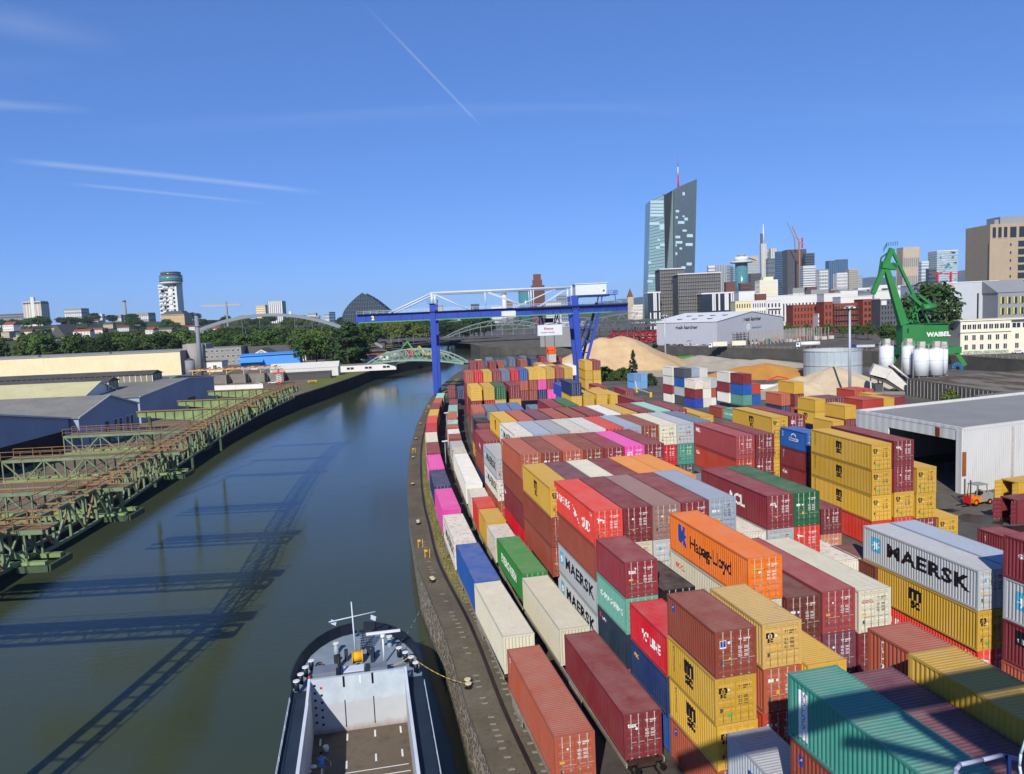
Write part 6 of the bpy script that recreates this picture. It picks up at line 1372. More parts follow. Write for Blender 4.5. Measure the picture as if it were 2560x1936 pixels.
for p,q in (((2268,808),(2290,755)),((2296,812),(2286,752)),((2322,808),(2312,785)),((2262,806),(2300,772)),((2280,808),(2276,770)),((2268,790),(2296,808)),((2286,790),(2270,808))): beam('a_frame_strut',g(*p),g(*q),.55,.55,WG if p[0]!=2268 else WGD)
m=MB(); truss_rail(m,g(2213,618)+Vector((0,-1,0)),g(2241,615)+Vector((0,-1,0)),1.5,5,.12); truss_rail(m,g(2206,632)+Vector((0,-1,0)),g(2214,618)+Vector((0,-1,0)),1.5,3,.12); truss_rail(m,g(2228,665)+Vector((0,-1.4,0)),g(2238,672)+Vector((0,-1.4,0)),1.4,3,.1); m.build('head_railing',WGD,gc)
beam('turntable',Vector((hx0+2,0,hz0-.2)),Vector((hx1-1,0,hz0-.2)),1.4,6,WGD)
pz=g(2390,890).z
for sx,u in ((-1,2253),(1,2386)):
    for dy in (-5,6): m=MB(); m.bar((g(u-10*sx,872).x,dy*.7,hz0-2.5),(g(u+8*sx,936).x,dy,-.0),1.5,1.5); m.build('portal_leg',WG,gc)
MB().box(g(2250,870).x,-5,hz0-3.4,g(2386,870).x,5,hz0-.9).build('portal_beam',WG,gc)
dr=g(2372,918); m=MB(); m.cyl(dr+Vector((0,-6,0)),dr+Vector((0,-5.4,0)),2.2,n=20)
wh=m.build('cable_reel',flat('reel_blue','#3a6f9a',.5),gc)
for k in range(12): a=k*math.pi/6; MB().bar(dr+Vector((0,-6.1,0)),dr+Vector((2.1*math.cos(a),-6.1,2.1*math.sin(a))),.16).build('spoke',BLACK,wh)
# ------------------------------------------------------------------ dark halls and white warehouse
DKH=mat_sheet('dark_profiled_wall','#55544f',1.2,'y',.15,.6,'#2e2d2b',.4)
def mat_patchy():
    n=NT('patchy_felt_roof'); p=n.pos(); a=n.noise(.16,n.mapv(p,(1,.35,1)),5,.6); b=n.noise(.9,p,4,.6); col=n.mix(n.rng(a,.46,.54),lin('#5d5044'),lin('#7f776a')); col=n.mix(n.rng(b,.5,.8,0,.4),col,lin('#463d34')); return n.fin(col,.95,0,.1)
PATCH=mat_patchy()
def flat_hall(name,pts,z,lab,wall,roof,bars=None,cat='hall'):
    r=empty(name,(pts[0][0],pts[0][1],0),0,lab,cat); P=[Vector((x-pts[0][0],y-pts[0][1])) for x,y in pts]; n=len(P)
    for i in range(n):
        a,b=P[i],P[(i+1)%n]; w=MB().add([(a.x,a.y,0),(b.x,b.y,0),(b.x,b.y,z),(a.x,a.y,z)],[(0,1,2,3)]).build('wall',wall,r)
        if bars and i in bars:
            k=int((b-a).length/1.55)
            for j in range(k+1):
                p=a.lerp(b,j/k); d=(b-a).normalized(); nn=Vector((d.y,-d.x))*.1; MB().bar((p.x+nn.x,p.y+nn.y,.1),(p.x+nn.x,p.y+nn.y,z-.1),.1,.16).build('wall_rib',ZINC,w)
    m=MB(); m.prism([(p.x,p.y) for p in P],z,z+.22); m.build('roof',roof,r); 
    return r
e=4.6; A1=at(2120+750/5.027,820+645/5.027,e); A2=at(2120+1790/5.027,820+802/5.027,e); d=(A2-A1)
flat_hall('storage_hall',[(A1.x,A1.y),(A2.x+1.5,A2.y-14),(A2.x+62,A2.y-2),(A1.x+60,A1.y+11)],e,'dark ribbed hall with patchy brown flat roof',DKH,PATCH,[0])
B1=at(2120+1580/5.027,820+860/5.027,e+.4); B2=at(2120+2212/5.027,820+945/5.027,e+.4); dB=(B2-B1).normalized()
flat_hall('storage_hall',[(B1.x,B1.y),(B1.x+dB.x*48,B1.y+dB.y*48),(B1.x+dB.x*48+40,B1.y+dB.y*48+24),(B1.x+36,B1.y+14)],e+.4,'dark ribbed hall with plain grey roof before the patchy one',DKH,mat_sheet('plain_felt','#74716a',4,'x',.1,.9),[0])
zr=9.0; WWH=mat_sheet('worn_white_sheet','#c8c8c4',.35,'x',.05,.6,'#7d776a',.3); WWR=mat_sheet('warehouse_roof','#8b8a86',3,'x',.08,.9,'#6c6a66',.3)
P1=at(2120+1450/5.027,820+1292/5.027,zr); P0=at(2120+112/5.027,820+1062/5.027,zr); P3=at(2120+1195/5.027,820+968/5.027,zr)
ed=(P0-P1); fd=Vector((.94,.34,0)); P2=P1+fd*46
wh=empty('warehouse',(P1.x,P1.y,0),0,'white open-sided warehouse with a flat grey roof beside the forklift','warehouse'); o=Vector((P1.x,P1.y,0)); p0=P0-Vector((0,0,zr))-o; p2=P2-Vector((0,0,zr))-o; p3=p0+fd*46
def wq(nm,a,b,z0,z1,mat,t=.25):
    m=MB(); m.bar((a.x,a.y,(z0+z1)/2),(b.x,b.y,(z0+z1)/2),t,z1-z0); return m.build(nm,mat,wh)
z_=Vector((0,0,0)); k1=p0*.66; k0=p0*.045
wq('front_wall',z_,p2,0,zr,WWH); wq('side_wall',k1,p0,0,zr,WWH); wq('lintel',k0,k1,zr-1.5,zr,WWH); wq('corner_post',z_,k0,0,zr,WWH,.5); wq('rear_wall',p0,p3,0,zr,WWH); wq('end_wall',p2,p3,0,zr,WWH)
m=MB(); m.prism([(q.x,q.y) for q in (z_,p2,p3,p0)],zr-.05,zr+.02); m.build('roof',WWR,wh)
for a,b in ((z_,p2),(p2,p3),(p3,p0),(p0,z_)): m=MB(); m.bar((a.x,a.y,zr+.22),(b.x,b.y,zr+.22),.35,.42); m.build('parapet',WWH,wh)
RSTP=flat('rust_patch','#8a4a26',.9,0,.2,3)
q=k0.lerp(k1,.27); MB().box(q.x-.2,q.y-.9,zr-1.4,q.x-.15,q.y+.9,zr-.1).build('rust_panel',RSTP,wh); q=z_+fd*.6; m=MB(); m.bar((q.x,q.y-.14,3.2),(q.x,q.y-.14,8.8),.45,.05); MB().box(-.15,-.20,2.6,.35,-.14,6.0).build('rust_panel',RSTP,wh)
MB().bar((fd*9.5+Vector((0,-.2,1.5))),(fd*9.5+Vector((0,-.2,zr-.2))),.28,.2).build('downpipe',ZINC,wh)
for i,f in enumerate((.45,.62,.78)): q=fd*(10+i*9)+p0*.5; MB().box(q.x-1,q.y-1,0,q.x+1,q.y+1,1.4+i*.4).build('stored_crate',GREYD,wh)
# forklift
fk=empty('forklift',(61.3,99.9,0),R_(196),'grey and orange forklift with a driver cage outside the warehouse','forklift'); FOR=flat('forklift_orange','#df7a1c',.45,0,.06,2); FGR=flat('forklift_grey','#8b8c88',.5,0,.06,2)
m=MB(); m.prism([(-1.9,.5),(-2.0,1.5),(-1.2,1.75),(-.2,1.25),(1.1,1.2),(1.2,.45)],-.75,.75,0,Matrix.Rotation(math.pi/2,4,'X')); m.build('chassis',FGR,fk)
m=MB(); m.prism([(.2,.45),(.1,1.25),(1.0,1.3),(1.45,1.0),(1.5,.45)],-.8,.8,0,Matrix.Rotation(math.pi/2,4,'X')); m.build('front_cover',FOR,fk); 
for x,y in ((-1.0,-.7),(-1.0,.7),(.9,-.7),(.9,.7)): MB().bar((x,y,1.2),(x*.8,y,2.75),.1).build('cage_post',FGR,fk)
MB().box(-1.0,-.8,2.72,.85,.8,2.82).build('cage_roof',FGR,fk); MB().box(-.6,-.35,1.2,0,.35,1.75).build('seat',BLACK,fk)
for x,r0 in ((1.0,.48),(-1.3,.4)):
    for y in (-.78,.58): w=MB().cyl((x,y,r0),(x,y+.22,r0),r0,n=16).build('wheel',BLACK,fk); MB().cyl((x,y-.02,r0),(x,y+.24,r0),r0*.45,n=10).build('hub',FOR,w)
for y in (-.45,.45): MB().box(1.55,y-.06,.2,1.7,y+.06,3.5).build('mast_rail',GREYD,fk); MB().box(1.7,y-.07,.08,3.0,y+.07,.16).build('fork',BLACK,fk)
MB().box(1.65,-.6,.3,1.75,.6,1.3).build('fork_carriage',REDM,fk)
# open containers by the warehouse: doors swung wide
def open_box(x,y,yaw,code,logo,lab,L=L4,H=2.896):
    t=rnd.random(); o=add('shipping_container',body_mesh(L,H,True),paint(code),None,(x,y,.05),(0,0,R_(yaw))); o['tint']=t; tag(o,lab,'shipping container','open containers by the warehouse')
    for yy,ang in ((.16,-104),(WC-.16,100)):
        d=add('door',door_mesh(H),paint(code),o,(L-.03,yy,.165),(0,0,R_(ang) if yy<1 else R_(ang)+math.pi)); d['tint']=t
        for q in (.3,.78): rr=add('lock_rod',rod_mesh(H),ZINC,d,(0,q,0)); 
        add('marking',lines_mesh(1),WHITE if code!='Y' else BLACK,d,(0,0,H-.75))
    for me,mt in make_logo(logo,L,H): add('logo',me,mt,o)
open_box(71.6,95.4,180+13,'DR','beacon','dark red container with its door swung open beside the forklift')
open_box(77.0,105.2,180+18,'Y','msc','battered yellow container with open doors against the warehouse')
stack(52.5,62,-77.5,L4,2.95,['DR.vert'],'on the asphalt before the open containers','',GRP)
# asphalt stains, road barrier, office hedge
PUD=flat('oil_stain','#26241f',.35,0,.1,1.5)
def stain(cx,cy,rx,ry,seed,lab):
    rr=random.Random(seed); m=MB(); n=26; m.add([((rx*math.cos(2*math.pi*i/n))*rr.uniform(.65,1.1),(ry*math.sin(2*math.pi*i/n))*rr.uniform(.65,1.1),0) for i in range(n)],[tuple(range(n))]); tag(m.build('oil_stain',PUD,None,(cx,cy,.010)),lab,'stain')
stain(58,93,4.2,2.6,1,'dark oily stain on the asphalt near the forklift'); stain(55.5,97.5,2.2,1.0,2,'small dark stain on the asphalt lane'); stain(60,88,6,2.2,3,'long wet stain beside the open dark red container')
br_=empty('road_barrier',tuple(at(1592,981,0)),0,'white and yellow road barrier by the blue office containers','barrier'); q=at(1627,993,0)-Vector(br_.location)
for P in (Vector((0,0,0)),q): MB().box(P.x-.35,P.y-.35,0,P.x+.35,P.y+.35,1.5).build('barrier_post',YEL,br_)
MB().bar(Vector((0,0,1.2)),q+Vector((0,0,1.2)),.18).build('barrier_arm',WHITE,br_); MB().bar((0,0,1.2),(-.4,0,3.8),.16).build('raised_arm',WHITE,br_)
# trucks
def truck(x,y,z,rz,cabc,lab,kind,grp='trucks on the yards'):
    r=empty('truck',(x,y,z),rz,lab,'truck',grp); CM=flat('truck_'+cabc,cabc,.4,0,.05,1)
    m=MB(); m.prism([(4.6,.6),(6.7,.6),(6.75,1.8),(6.5,3.1),(4.6,3.2)],-1.2,1.2,0,Matrix.Rotation(math.pi/2,4,'X')); c=m.build('cab',CM,r); MB().add([(6.78,-1.05,1.85),(6.78,1.05,1.85),(6.55,1.0,2.95),(6.55,-1.0,2.95)],[(0,1,2,3)]).build('windscreen',GLASSD,c)
    for s in (-1,1): MB().box(5.3,s*1.205-.01,1.8,6.4,s*1.205+.01,2.8).build('side_window',GLASSD,c)
    MB().box(-4.5,-1.0,.7,4.8,1.0,1.1).build('chassis',GREYD,r)
    if kind=='box': MB().box(-4.6,-1.25,1.1,4.3,1.25,3.9).build('box_body',flat('truck_cream','#d9d2bd',.5),r)
    elif kind=='tank': MB().cyl((-6.5,0,2.3),(4.2,0,2.3),1.25,n=18).build('tank_body',WHITE,r)
    elif kind=='dump': m=MB(); m.prism([(-4.6,1.3),(-4.9,2.5),(4.2,2.5),(4.2,1.3)],-1.25,1.25,0,Matrix.Rotation(math.pi/2,4,'X')); m.build('dump_body',WHITE if cabc!='#27407d' else flat('truck_pale','#b9bcc0',.5),r)
    for x_ in (5.6,-.2,-2.6,-3.9):
        for s in (-1,1): MB().cyl((x_,s*.85,.5),(x_,s*1.2,.5),.5,n=14).build('wheel',BLACK,r)
    return r
q=at(1975,957,0); q=Vector((q.x,q.y,0)); t=truck(atY(1936,960,236).x,236,0,R_(-12),'#d8dadb','white flatbed truck with a red folding crane before the ochre heap','dump')
m=MB(); 
for a,b in (((3.9,0,2.4),(3.9,0,4.3)),((3.9,0,4.3),(1.0,0,5.0)),((1.0,0,5.0),(-2.4,0,3.6))): MB().bar(a,b,.34).build('loader_arm',REDM,t)
q=atY(1803,866,478); truck(q.x,482,.5,R_(172),'#d9dadc','white lorry drawing a cream box trailer on the basin road','box'); q=atY(1842,866,478); bt=empty('box_trailer',(q.x+3,484,.5),R_(172),'cream box trailer behind the white lorry','trailer'); MB().box(-4.2,-1.25,1.0,4.2,1.25,3.9).build('box_body',flat('truck_cream','#d9d2bd'),bt)
for x_ in (-2.6,2.6):
    for s in (-1,1): MB().cyl((x_,s*.85,.5),(x_,s*1.2,.5),.5,n=12).build('wheel',BLACK,bt)
q=atY(2030,866,440); truck(q.x,446,.5,R_(170),'#dfe0e0','long white tanker lorry on the basin road','tank'); q=atY(2175,858,402); truck(q.x,408,.5,R_(165),'#27407d','blue-cabbed tipper lorry on the basin road','dump')
car(at(2545,884,.5).x,at(2545,884,.5).y,.5,R_(-14),'#dcdcdc','white estate car on the road by the cream office')
for i,(u,c,l) in enumerate(((392,'#1b1e1c','black car with a green stripe, first in the wall row'),(548,'#3a2426','dark maroon car in the wall row'),(640,'#5f656b','grey car beside the dark maroon one'),(712,'#23262a','black car in the middle of the wall row'),(792,'#cdd0d2','white car next to the black one'),(895,'#d8dadb','white saloon car with gaps around it'),(1005,'#7c8288','silver car near the corner of the hall'),(1085,'#565b61','dark grey car last before the pipe racks'))):
    q=atY(1560+u/5.027,800+305/5.027,540-i*5); car(q.x,541-i*5.2,.5,R_(-42),c,l)
# small loader and screen by the tall heap
ld_=empty('screening_plant',(at(1560,918,0).x,at(1560,918,0).y,0),R_(4),'white screening machine in front of the tall sand heap','screening plant'); MB().box(-8,-1.4,.6,6,1.4,2.6).build('body',WHITE,ld_); MB().prism([(-7,2.6),(-8.5,5),(-3,5.2),(-3.6,2.6)],-1.6,1.6,0,Matrix.Rotation(math.pi/2,4,'X')).build('hopper',GREYD,ld_); MB().bar((0,0,2.4),(8,0,4.2),1.0,.4).build('belt',GREYD,ld_)
for x in (-6,-2,4): MB().cyl((x,-1.5,.6),(x,1.5,.6),.6,n=14).build('wheel',BLACK,ld_)
MB().box(5.6,-1.2,2.0,7.4,1.2,4.0).build('cab',WHITE,ld_)
tb_=empty('conveyor_belt',(at(1640,905,0).x,at(1640,905,0).y,0),0,'small dark conveyor arm on the sand slope','conveyor'); MB().bar((-5,0,4.5),(3,0,5.5),.7,.3).build('belt',BLACK,tb_); MB().bar((3,0,5.5),(6.5,0,3.2),.7,.3).build('belt',BLACK,tb_); MB().bar((0,0,0),(0,0,4.9),.3).build('leg',GREYD,tb_); MB().bar((-4.6,0,0),(-4.6,0,4.4),.3).build('leg',GREYD,tb_)
SKG=flat('skip_green','#4c8a4a',.6); 
for i,(u,v) in enumerate(((1705,893),(1718,893),(1688,897))):
    q=atY(u,v,395); r=empty('waste_skip',(q.x,395,0),R_(5),['green skip behind the gravel heap, first','green skip behind the gravel heap, second','orange skip behind the gravel heap'][i],'skip'); MB().loft([[(-2.6,-1,0),(2.6,-1,0),(2.6,1,0),(-2.6,1,0)],[(-3.2,-1.2,2.2),(3.2,-1.2,2.2),(3.2,1.2,2.2),(-3.2,1.2,2.2)]],0,False).build('tub',SKG if i<2 else FOR,r); MB().box(-3.3,-1.3,2.1,3.3,1.3,2.3).build('rim',SKG if i<2 else FOR,r)
# ------------------------------------------------------------------ builders merchant hall, steel frames, racks
RKG=mat_sheet('merchant_grey_sheet','#a9adb5',.8,'x',.03,.55,'#8b8e94',.2); RKR=mat_sheet('merchant_roof','#dcdcd8',1.2,'x',.03,.5)
c1=Vector((139,514.4)); cl_=Vector((105.3,549.6)); cr_=Vector((200.6,561.7)); zE=atY(1792.7,804,514.4).z; zRd=atY(1875.6,779,538).z
rk=empty('builders_merchant_hall',(c1.x,c1.y,.5),0,'pale grey gabled hall with dark lettering on two walls','hall'); o=Vector((c1.x,c1.y)); L_=cl_-o; Rr=cr_-o; zE-=.5; zRd-=.5
mid=Rr*.5
def poly(nm,pts,mat,par): n=len(pts); return MB().add(pts,[tuple(range(n))]).build(nm,mat,par)
poly('side_wall',[(0,0,0),(L_.x,L_.y,0),(L_.x,L_.y,zE),(0,0,zE)],RKG,rk); poly('gable_wall',[(0,0,0),(Rr.x,Rr.y,0),(Rr.x,Rr.y,zE),(mid.x,mid.y,zRd),(0,0,zE)],RKG,rk); B2=L_+Rr; poly('rear_wall',[(L_.x,L_.y,0),(B2.x,B2.y,0),(B2.x,B2.y,zE),((L_+mid).x,(L_+mid).y,zRd),(L_.x,L_.y,zE)],RKG,rk); poly('far_wall',[(Rr.x,Rr.y,0),(B2.x,B2.y,0),(B2.x,B2.y,zE),(Rr.x,Rr.y,zE)],RKG,rk)
un=L_.normalized()*-.6; un2=Rr.normalized()*-.6; Le=L_*1.12
def roofq(a,b,c,d): m=MB(); m.add([(p.x,p.y,z) for p,z in (a,b,c,d)]+[(p.x,p.y,z+.35) for p,z in (a,b,c,d)],[(3,2,1,0),(4,5,6,7),(0,1,5,4),(1,2,6,5),(2,3,7,6),(3,0,4,7)]); return m.build('roof_slope',RKR,rk)
rs=roofq((un+un2,zE-.1),(mid+un,zRd),(mid+Le,zRd),(Le+un2,zE-.1)); roofq((mid+un,zRd),(Rr+un-un2,zE-.1),(Rr+Le-un2,zE-.1),(mid+Le,zRd))
for i,(s,t) in enumerate(((.25,.25),(.25,.5),(.25,.75),(.6,.2),(.6,.4),(.6,.6),(.6,.8))):
    p=mid*s+L_*t; MB().box(p.x-1.6,p.y-1.6,zE+(zRd-zE)*s+.3,p.x+1.6,p.y+1.6,zE+(zRd-zE)*s+.75).build('rooflight',GREYD,rk)
def wall_text(body,size,a,b,t,z,mat,bold=.03,off=.15):
    """text on the wall from local a to b, start at fraction t"""
    d=(b-a).normalized(); n=Vector((d.y,-d.x)); me=text_mesh(body,size,bold,'LEFT',1.0,1.05); p=a+(b-a)*t+n*off
    M=Matrix(((d.x,0,n.x,p.x),(d.y,0,n.y,p.y),(0,1,0,z),(0,0,0,1))); me.transform(M); return add('lettering',me,mat,rk)
RKT=flat('sign_charcoal','#2e3036',.6)
wall_text('raab karcher',3.3,L_,Vector((0,0)),.33,zE-4.6,RKT); wall_text('raab karcher',3.6,Vector((0,0)),Rr,.39,zE-.9,RKT); wall_text('KERAMUNDO',1.7,Vector((0,0)),Rr,.50,zE-6.5,flat('sign_grey','#6f727a',.6),.02)
d=Rr.normalized(); n=Vector((d.y,-d.x)); p=Rr*.452+n*.15
em=MB(); em.add([(p.x+d.x*2.4*math.cos(t*math.pi/10),p.y+d.y*2.4*math.cos(t*math.pi/10),zE-5.6+2.6*math.sin(t*math.pi/10)) for t in range(20)],[tuple(range(20))]); eo=em.build('round_emblem',WHITE,rk)
for k in range(7): a=k*2*math.pi/7; q=p+n*.12+d*1.35*math.cos(a); MB().sphere((q.x,q.y,zE-5.6+1.45*math.sin(a)),.42,8,5).build('emblem_dot',RKG,eo)
for tt,zz,ss in ((.345,zE-.7,1),): 
    for q0,zz0,a,b in ((Rr*.355,zE-.4,d,n),): 
        m=MB(); w=q0+n*.16; m.add([(w.x,w.y,zz0+1.8),(w.x+d.x*1.3,w.y+d.y*1.3,zz0+.6),(w.x,w.y,zz0-1.6),(w.x+d.x*.5,w.y+d.y*.5,zz0-1.6),(w.x+d.x*2.0,w.y+d.y*2.0,zz0+.6),(w.x+d.x*.5,w.y+d.y*.5,zz0+1.8)],[(0,1,4,5),(1,2,3,4)]); m.build('chevron',flat('coral','#d06a5c',.6),rk)
for t in (.06,.62,.95): q=L_*t; MB().bar((q.x-.1,q.y-.1,0),(q.x-.1,q.y-.1,zE),.2).build('downpipe',ZINC,rk)
MB().box(L_.x*.4-4,L_.y*.4-4.2,3,L_.x*.4-1.5,L_.y*.4-1.7,3.4).build('wall_plate',GREYD,rk)
# open steel frame hall
FRS=flat('frame_steel','#5a5e63',.7,.1,.15,.3)
sf=empty('steel_frame_shed',(30,600,.5),R_(-40),'open dark steel roof frame hall beside the merchant hall','steel frame')
for j in range(6):
    y=j*9; 
    for x0 in range(0,90,18):
        MB().bar((x0,y,0),(x0,y,14),.7,.7).build('column',FRS,sf)
        m=MB(); n=6
        for i in range(n):
            xa,xb=x0+18*i/n,x0+18*(i+1)/n; za,zb_=17+1.5*math.sin(math.pi*i/n),17+1.5*math.sin(math.pi*(i+1)/n); m.bar((xa,y,14),(xb,y,14),.4); m.bar((xa,y,za),(xb,y,zb_),.4); m.bar((xa,y,14 if i%2 else za),(xb,y,zb_ if i%2 else 14),.28)
        m.build('roof_truss',FRS,sf)
for x0 in range(0,91,9): MB().bar((x0,0,17.6),(x0,45,17.6),.35).build('purlin',FRS,sf)
q=atY(1380,870,600); house(q.x+5,592,34,22,15,4,'grey shed hall with slatted roof left of the steel frame',GRYR,mat_sheet('slat_roof','#b9bcbc',.8,'x',.05,.6),R_(-35),0,0,'shed_hall',.5,'hall')
q=atY(1600,840,610); house(q.x+2,612,60,14,9,0,'long red store building behind the steel frame',flat('store_red','#b3202c',.6,0,.1,.3),ROOFD,R_(-38),9,1,'red_store',.5,'store',.4,.25)
# pipe rack and fence posts
pk=empty('pipe_rack',(148.5,503,.5),R_(38),'stacked grey pipes on racks beside the merchant hall','pipe rack')
for k in range(5):
    for j in range(6): MB().cyl((0,j*.5,.5+k*1.6),(14,j*.5,.5+k*1.6),.22,n=8).build('pipe',flat('pipe_grey','#4d5256',.6),pk)
for x in (1,5,9,13): MB().bar((x,-.4,0),(x,-.4,8.4),.25).build('rack_post',GREYD,pk); MB().bar((x,3.2,0),(x,3.2,8.4),.25).build('rack_post',GREYD,pk)
fp=empty('storage_rack_posts',(160,500,.5),R_(30),'forest of galvanised rack posts behind the lorries','rack posts'); pm_=MB().box(-.16,-.16,0,.16,.16,8.5).mesh('rack_post')
for i in range(22):
    for j in range(4): add('rack_post',pm_,ZINC,fp,(i*3.6-8,j*7-4,0))
rr=random.Random(9); CRT=[flat('pallet_brown','#8a6a48',.8),flat('pallet_white','#cfcac0',.7),flat('pallet_red','#a8503c',.8),flat('pallet_teal','#5c8078',.7)]
for i in range(40):
    x,y=152+rr.uniform(0,75),0; y=512+(x-152)*.45+rr.uniform(-12,22); r=add('pallet_stack',MB().box(-1.6,-1.2,0,1.6,1.2,1.0+2.2*rr.random()).mesh('pallet_stack'),CRT[i%4],None,(x,y,.5),(0,0,R_(30))); tag(r,['brown wrapped','white wrapped','red brick','teal covered'][i%4]+' pallet stack in the merchant yard','pallet stack','pallet stacks in the merchant yard')
# balustrade along the basin wall
fn=empty('quay_fence',(FE[4][0],FE[4][1],.5),0,'grey railing along the top of the basin wall','fence'); ho_=Vector((FE[4][0],FE[4][1],.5))
FD=dense(FE[4:12],4.0)
for a,b in zip(FD[:-1],FD[1:]):
    A=Vector((a[0]+.6,a[1]+.6,.5))-ho_; B=Vector((b[0]+.6,b[1]+.6,.5))-ho_; MB().bar(A,A+Vector((0,0,1.4)),.09).build('post',ZINC,fn)
    for zz in (.6,1.35): MB().bar(A+Vector((0,0,zz)),B+Vector((0,0,zz)),.07).build('rail_bar',ZINC,fn)
# ------------------------------------------------------------------ city
GLB=flat('tower_glass_blue','#4d6a86',.2,0,.12,.02,.5); GLT=flat('tower_glass_teal','#4c7f86',.2,0,.12,.02,.5); GLD=flat('tower_glass_dark','#2b3540',.2,0,.12,.02,.5); GLG=flat('tower_glass_grey','#6a747c',.3,0,.12,.02,.5); GLP=flat('tower_glass_pale','#8fa3ad',.25,0,.15,.02,.5); GLBR=flat('tower_glass_brown','#4a3a34',.35,0,.12,.02)
CWH=flat('city_white','#cfcfcb',.7,0,.05,.05); CBE=flat('city_beige','#b3a48c',.8,0,.08,.05); CGR=flat('city_grey','#8a8c8e',.75,0,.08,.05); CDG=flat('city_dark_grey','#55585c',.7,0,.1,.05); CRB=flat('city_red_brick','#8c4431',.85,0,.12,.08); CBR=flat('city_brown','#6a4338',.8,0,.12,.05); CYE=flat('city_cream','#d8cda0',.75,0,.05,.05); SCF=flat('scaffold_steel','#8d8a84',.6,.2,.15,.2)
def tower(px0,px1,pyt,Y,glass,wall,lab,nf=12,nr=0,depth=None,rz=0,slab=.35,name='tower',cat='tower',z0=0.3,top=None,wrap=.25,ribw=.25,group=None):
    a=atY(px0,pyt,Y); b=atY(px1,pyt,Y); w=abs(b.x-a.x); h=(a.z+b.z)/2-z0; d=depth or w*.8
    r=empty(name,((a.x+b.x)/2,Y,z0),rz,lab,cat,group)
    MB().box(-w/2,0,0,w/2,d,h).build('body',glass,r); e=wrap
    if nf:
        m=MB(); p=h/nf
        for i in range(nf): m.box(-w/2-e,-e,i*p,w/2+e,d+e,i*p+p*slab)
        m.box(-w/2-e*1.2,-e*1.2,h-p*.3,w/2+e*1.2,d+e*1.2,h+p*.12); o=m.build('floor_ribs',wall,r)
    if nr:
        m=MB(); p=w/nr
        for i in range(nr+1): x=-w/2+i*p; m.box(x-p*ribw/2,-e*1.6,0,x+p*ribw/2,0,h); m.box(x-p*ribw/2,d,0,x+p*ribw/2,d+e*1.6,h)
        k=max(1,int(d/p))
        for i in range(k+1):
            y=d*i/k
            for s in (-1,1): m.box(s*w/2-(e*1.6 if s<0 else 0),y-p*ribw/2,0,s*w/2+(e*1.6 if s>0 else 0),y+p*ribw/2,h)
        m.build('facade_ribs',wall,r)
    if top: MB().box(-w*.3,d*.2,h,w*.3,d*.8,h+top).build('plant_room',CGR,r)
    return r,w,h,d
Z=lambda u,v:(1560+u/3.485,420+v/3.485)
Q=lambda u,v:(2060+u/3.486,520+v/3.486)
def tz(u0,u1,v,Y,*a,**k): return tower(Z(u0,v)[0],Z(u1,v)[0],Z(0,v)[1],Y,*a,**k)
def tq(u0,u1,v,Y,*a,**k): return tower(Q(u0,v)[0],Q(u1,v)[0],Q(0,v)[1],Y,*a,**k)
# --- twin glass towers with slanting facets
YE=1060
ec=empty('glass_twin_tower',(atY(*Z(420,1000),YE).x,YE,.3),0,'very tall faceted glass twin tower with a slanting top and red-white mast','tower'); eo=Vector(ec.location)
def E_(u,v,dy=0):
    p=atY(*Z(u,v),YE+dy); return p-eo
def fac(nm,pts,mat): n=len(pts); return MB().add(pts,[tuple(range(n))]).build(nm,mat,ec)
def mullions(nm,tl,tr,br,bl,nu,nv,wu,wv,mat,off=-.6):
    m=MB(); tl,tr,br,bl=map(Vector,(tl,tr,br,bl)); O=Vector((0,off,0))
    for i in range(nu+1): t=i/nu; m.bar(tl.lerp(tr,t)+O,bl.lerp(br,t)+O,wu,.5)
    for j in range(nv+1 if nv else 0): t=j/nv; m.bar(tl.lerp(bl,t)+O,tr.lerp(br,t)+O,.5,wv)
    return m.build(nm,mat,ec)
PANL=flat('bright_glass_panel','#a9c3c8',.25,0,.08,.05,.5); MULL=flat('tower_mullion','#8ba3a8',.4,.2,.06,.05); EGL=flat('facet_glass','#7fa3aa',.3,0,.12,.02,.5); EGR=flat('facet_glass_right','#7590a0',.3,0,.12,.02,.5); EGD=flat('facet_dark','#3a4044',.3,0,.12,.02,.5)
Ltl,Ltr,Lbr,Lbl=E_(230,285),E_(345,240),E_(362,1345),E_(203,1345)
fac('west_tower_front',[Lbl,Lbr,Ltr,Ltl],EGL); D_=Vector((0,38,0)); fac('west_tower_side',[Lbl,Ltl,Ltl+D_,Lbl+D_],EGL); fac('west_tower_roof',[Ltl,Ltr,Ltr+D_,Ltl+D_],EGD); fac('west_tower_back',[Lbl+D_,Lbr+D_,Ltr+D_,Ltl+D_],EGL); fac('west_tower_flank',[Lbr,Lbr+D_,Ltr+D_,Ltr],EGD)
mullions('mullion',Ltl,Ltr,Lbr,Lbl,12,40,.45,.5,MULL)
O2=Vector((0,16,0)); Mtl,Mtr,Mbr,Mbl=E_(345,240,16),E_(449,180,16),E_(446,1345,16),E_(392,1345,16)
fac('atrium_front',[E_(362,1345,10),E_(446,1345,16),Mtr,Ltr+Vector((0,6,0))],EGD); mullions('mullion',E_(345,240,10),Mtr,E_(446,1345,16),E_(362,1345,10),11,0,.8,.4,MULL)
Rtl,Rtr,Rmr,Rbl,Rbr=E_(449,180),E_(630,100),E_(602,640),E_(446,1345),E_(600,1345)
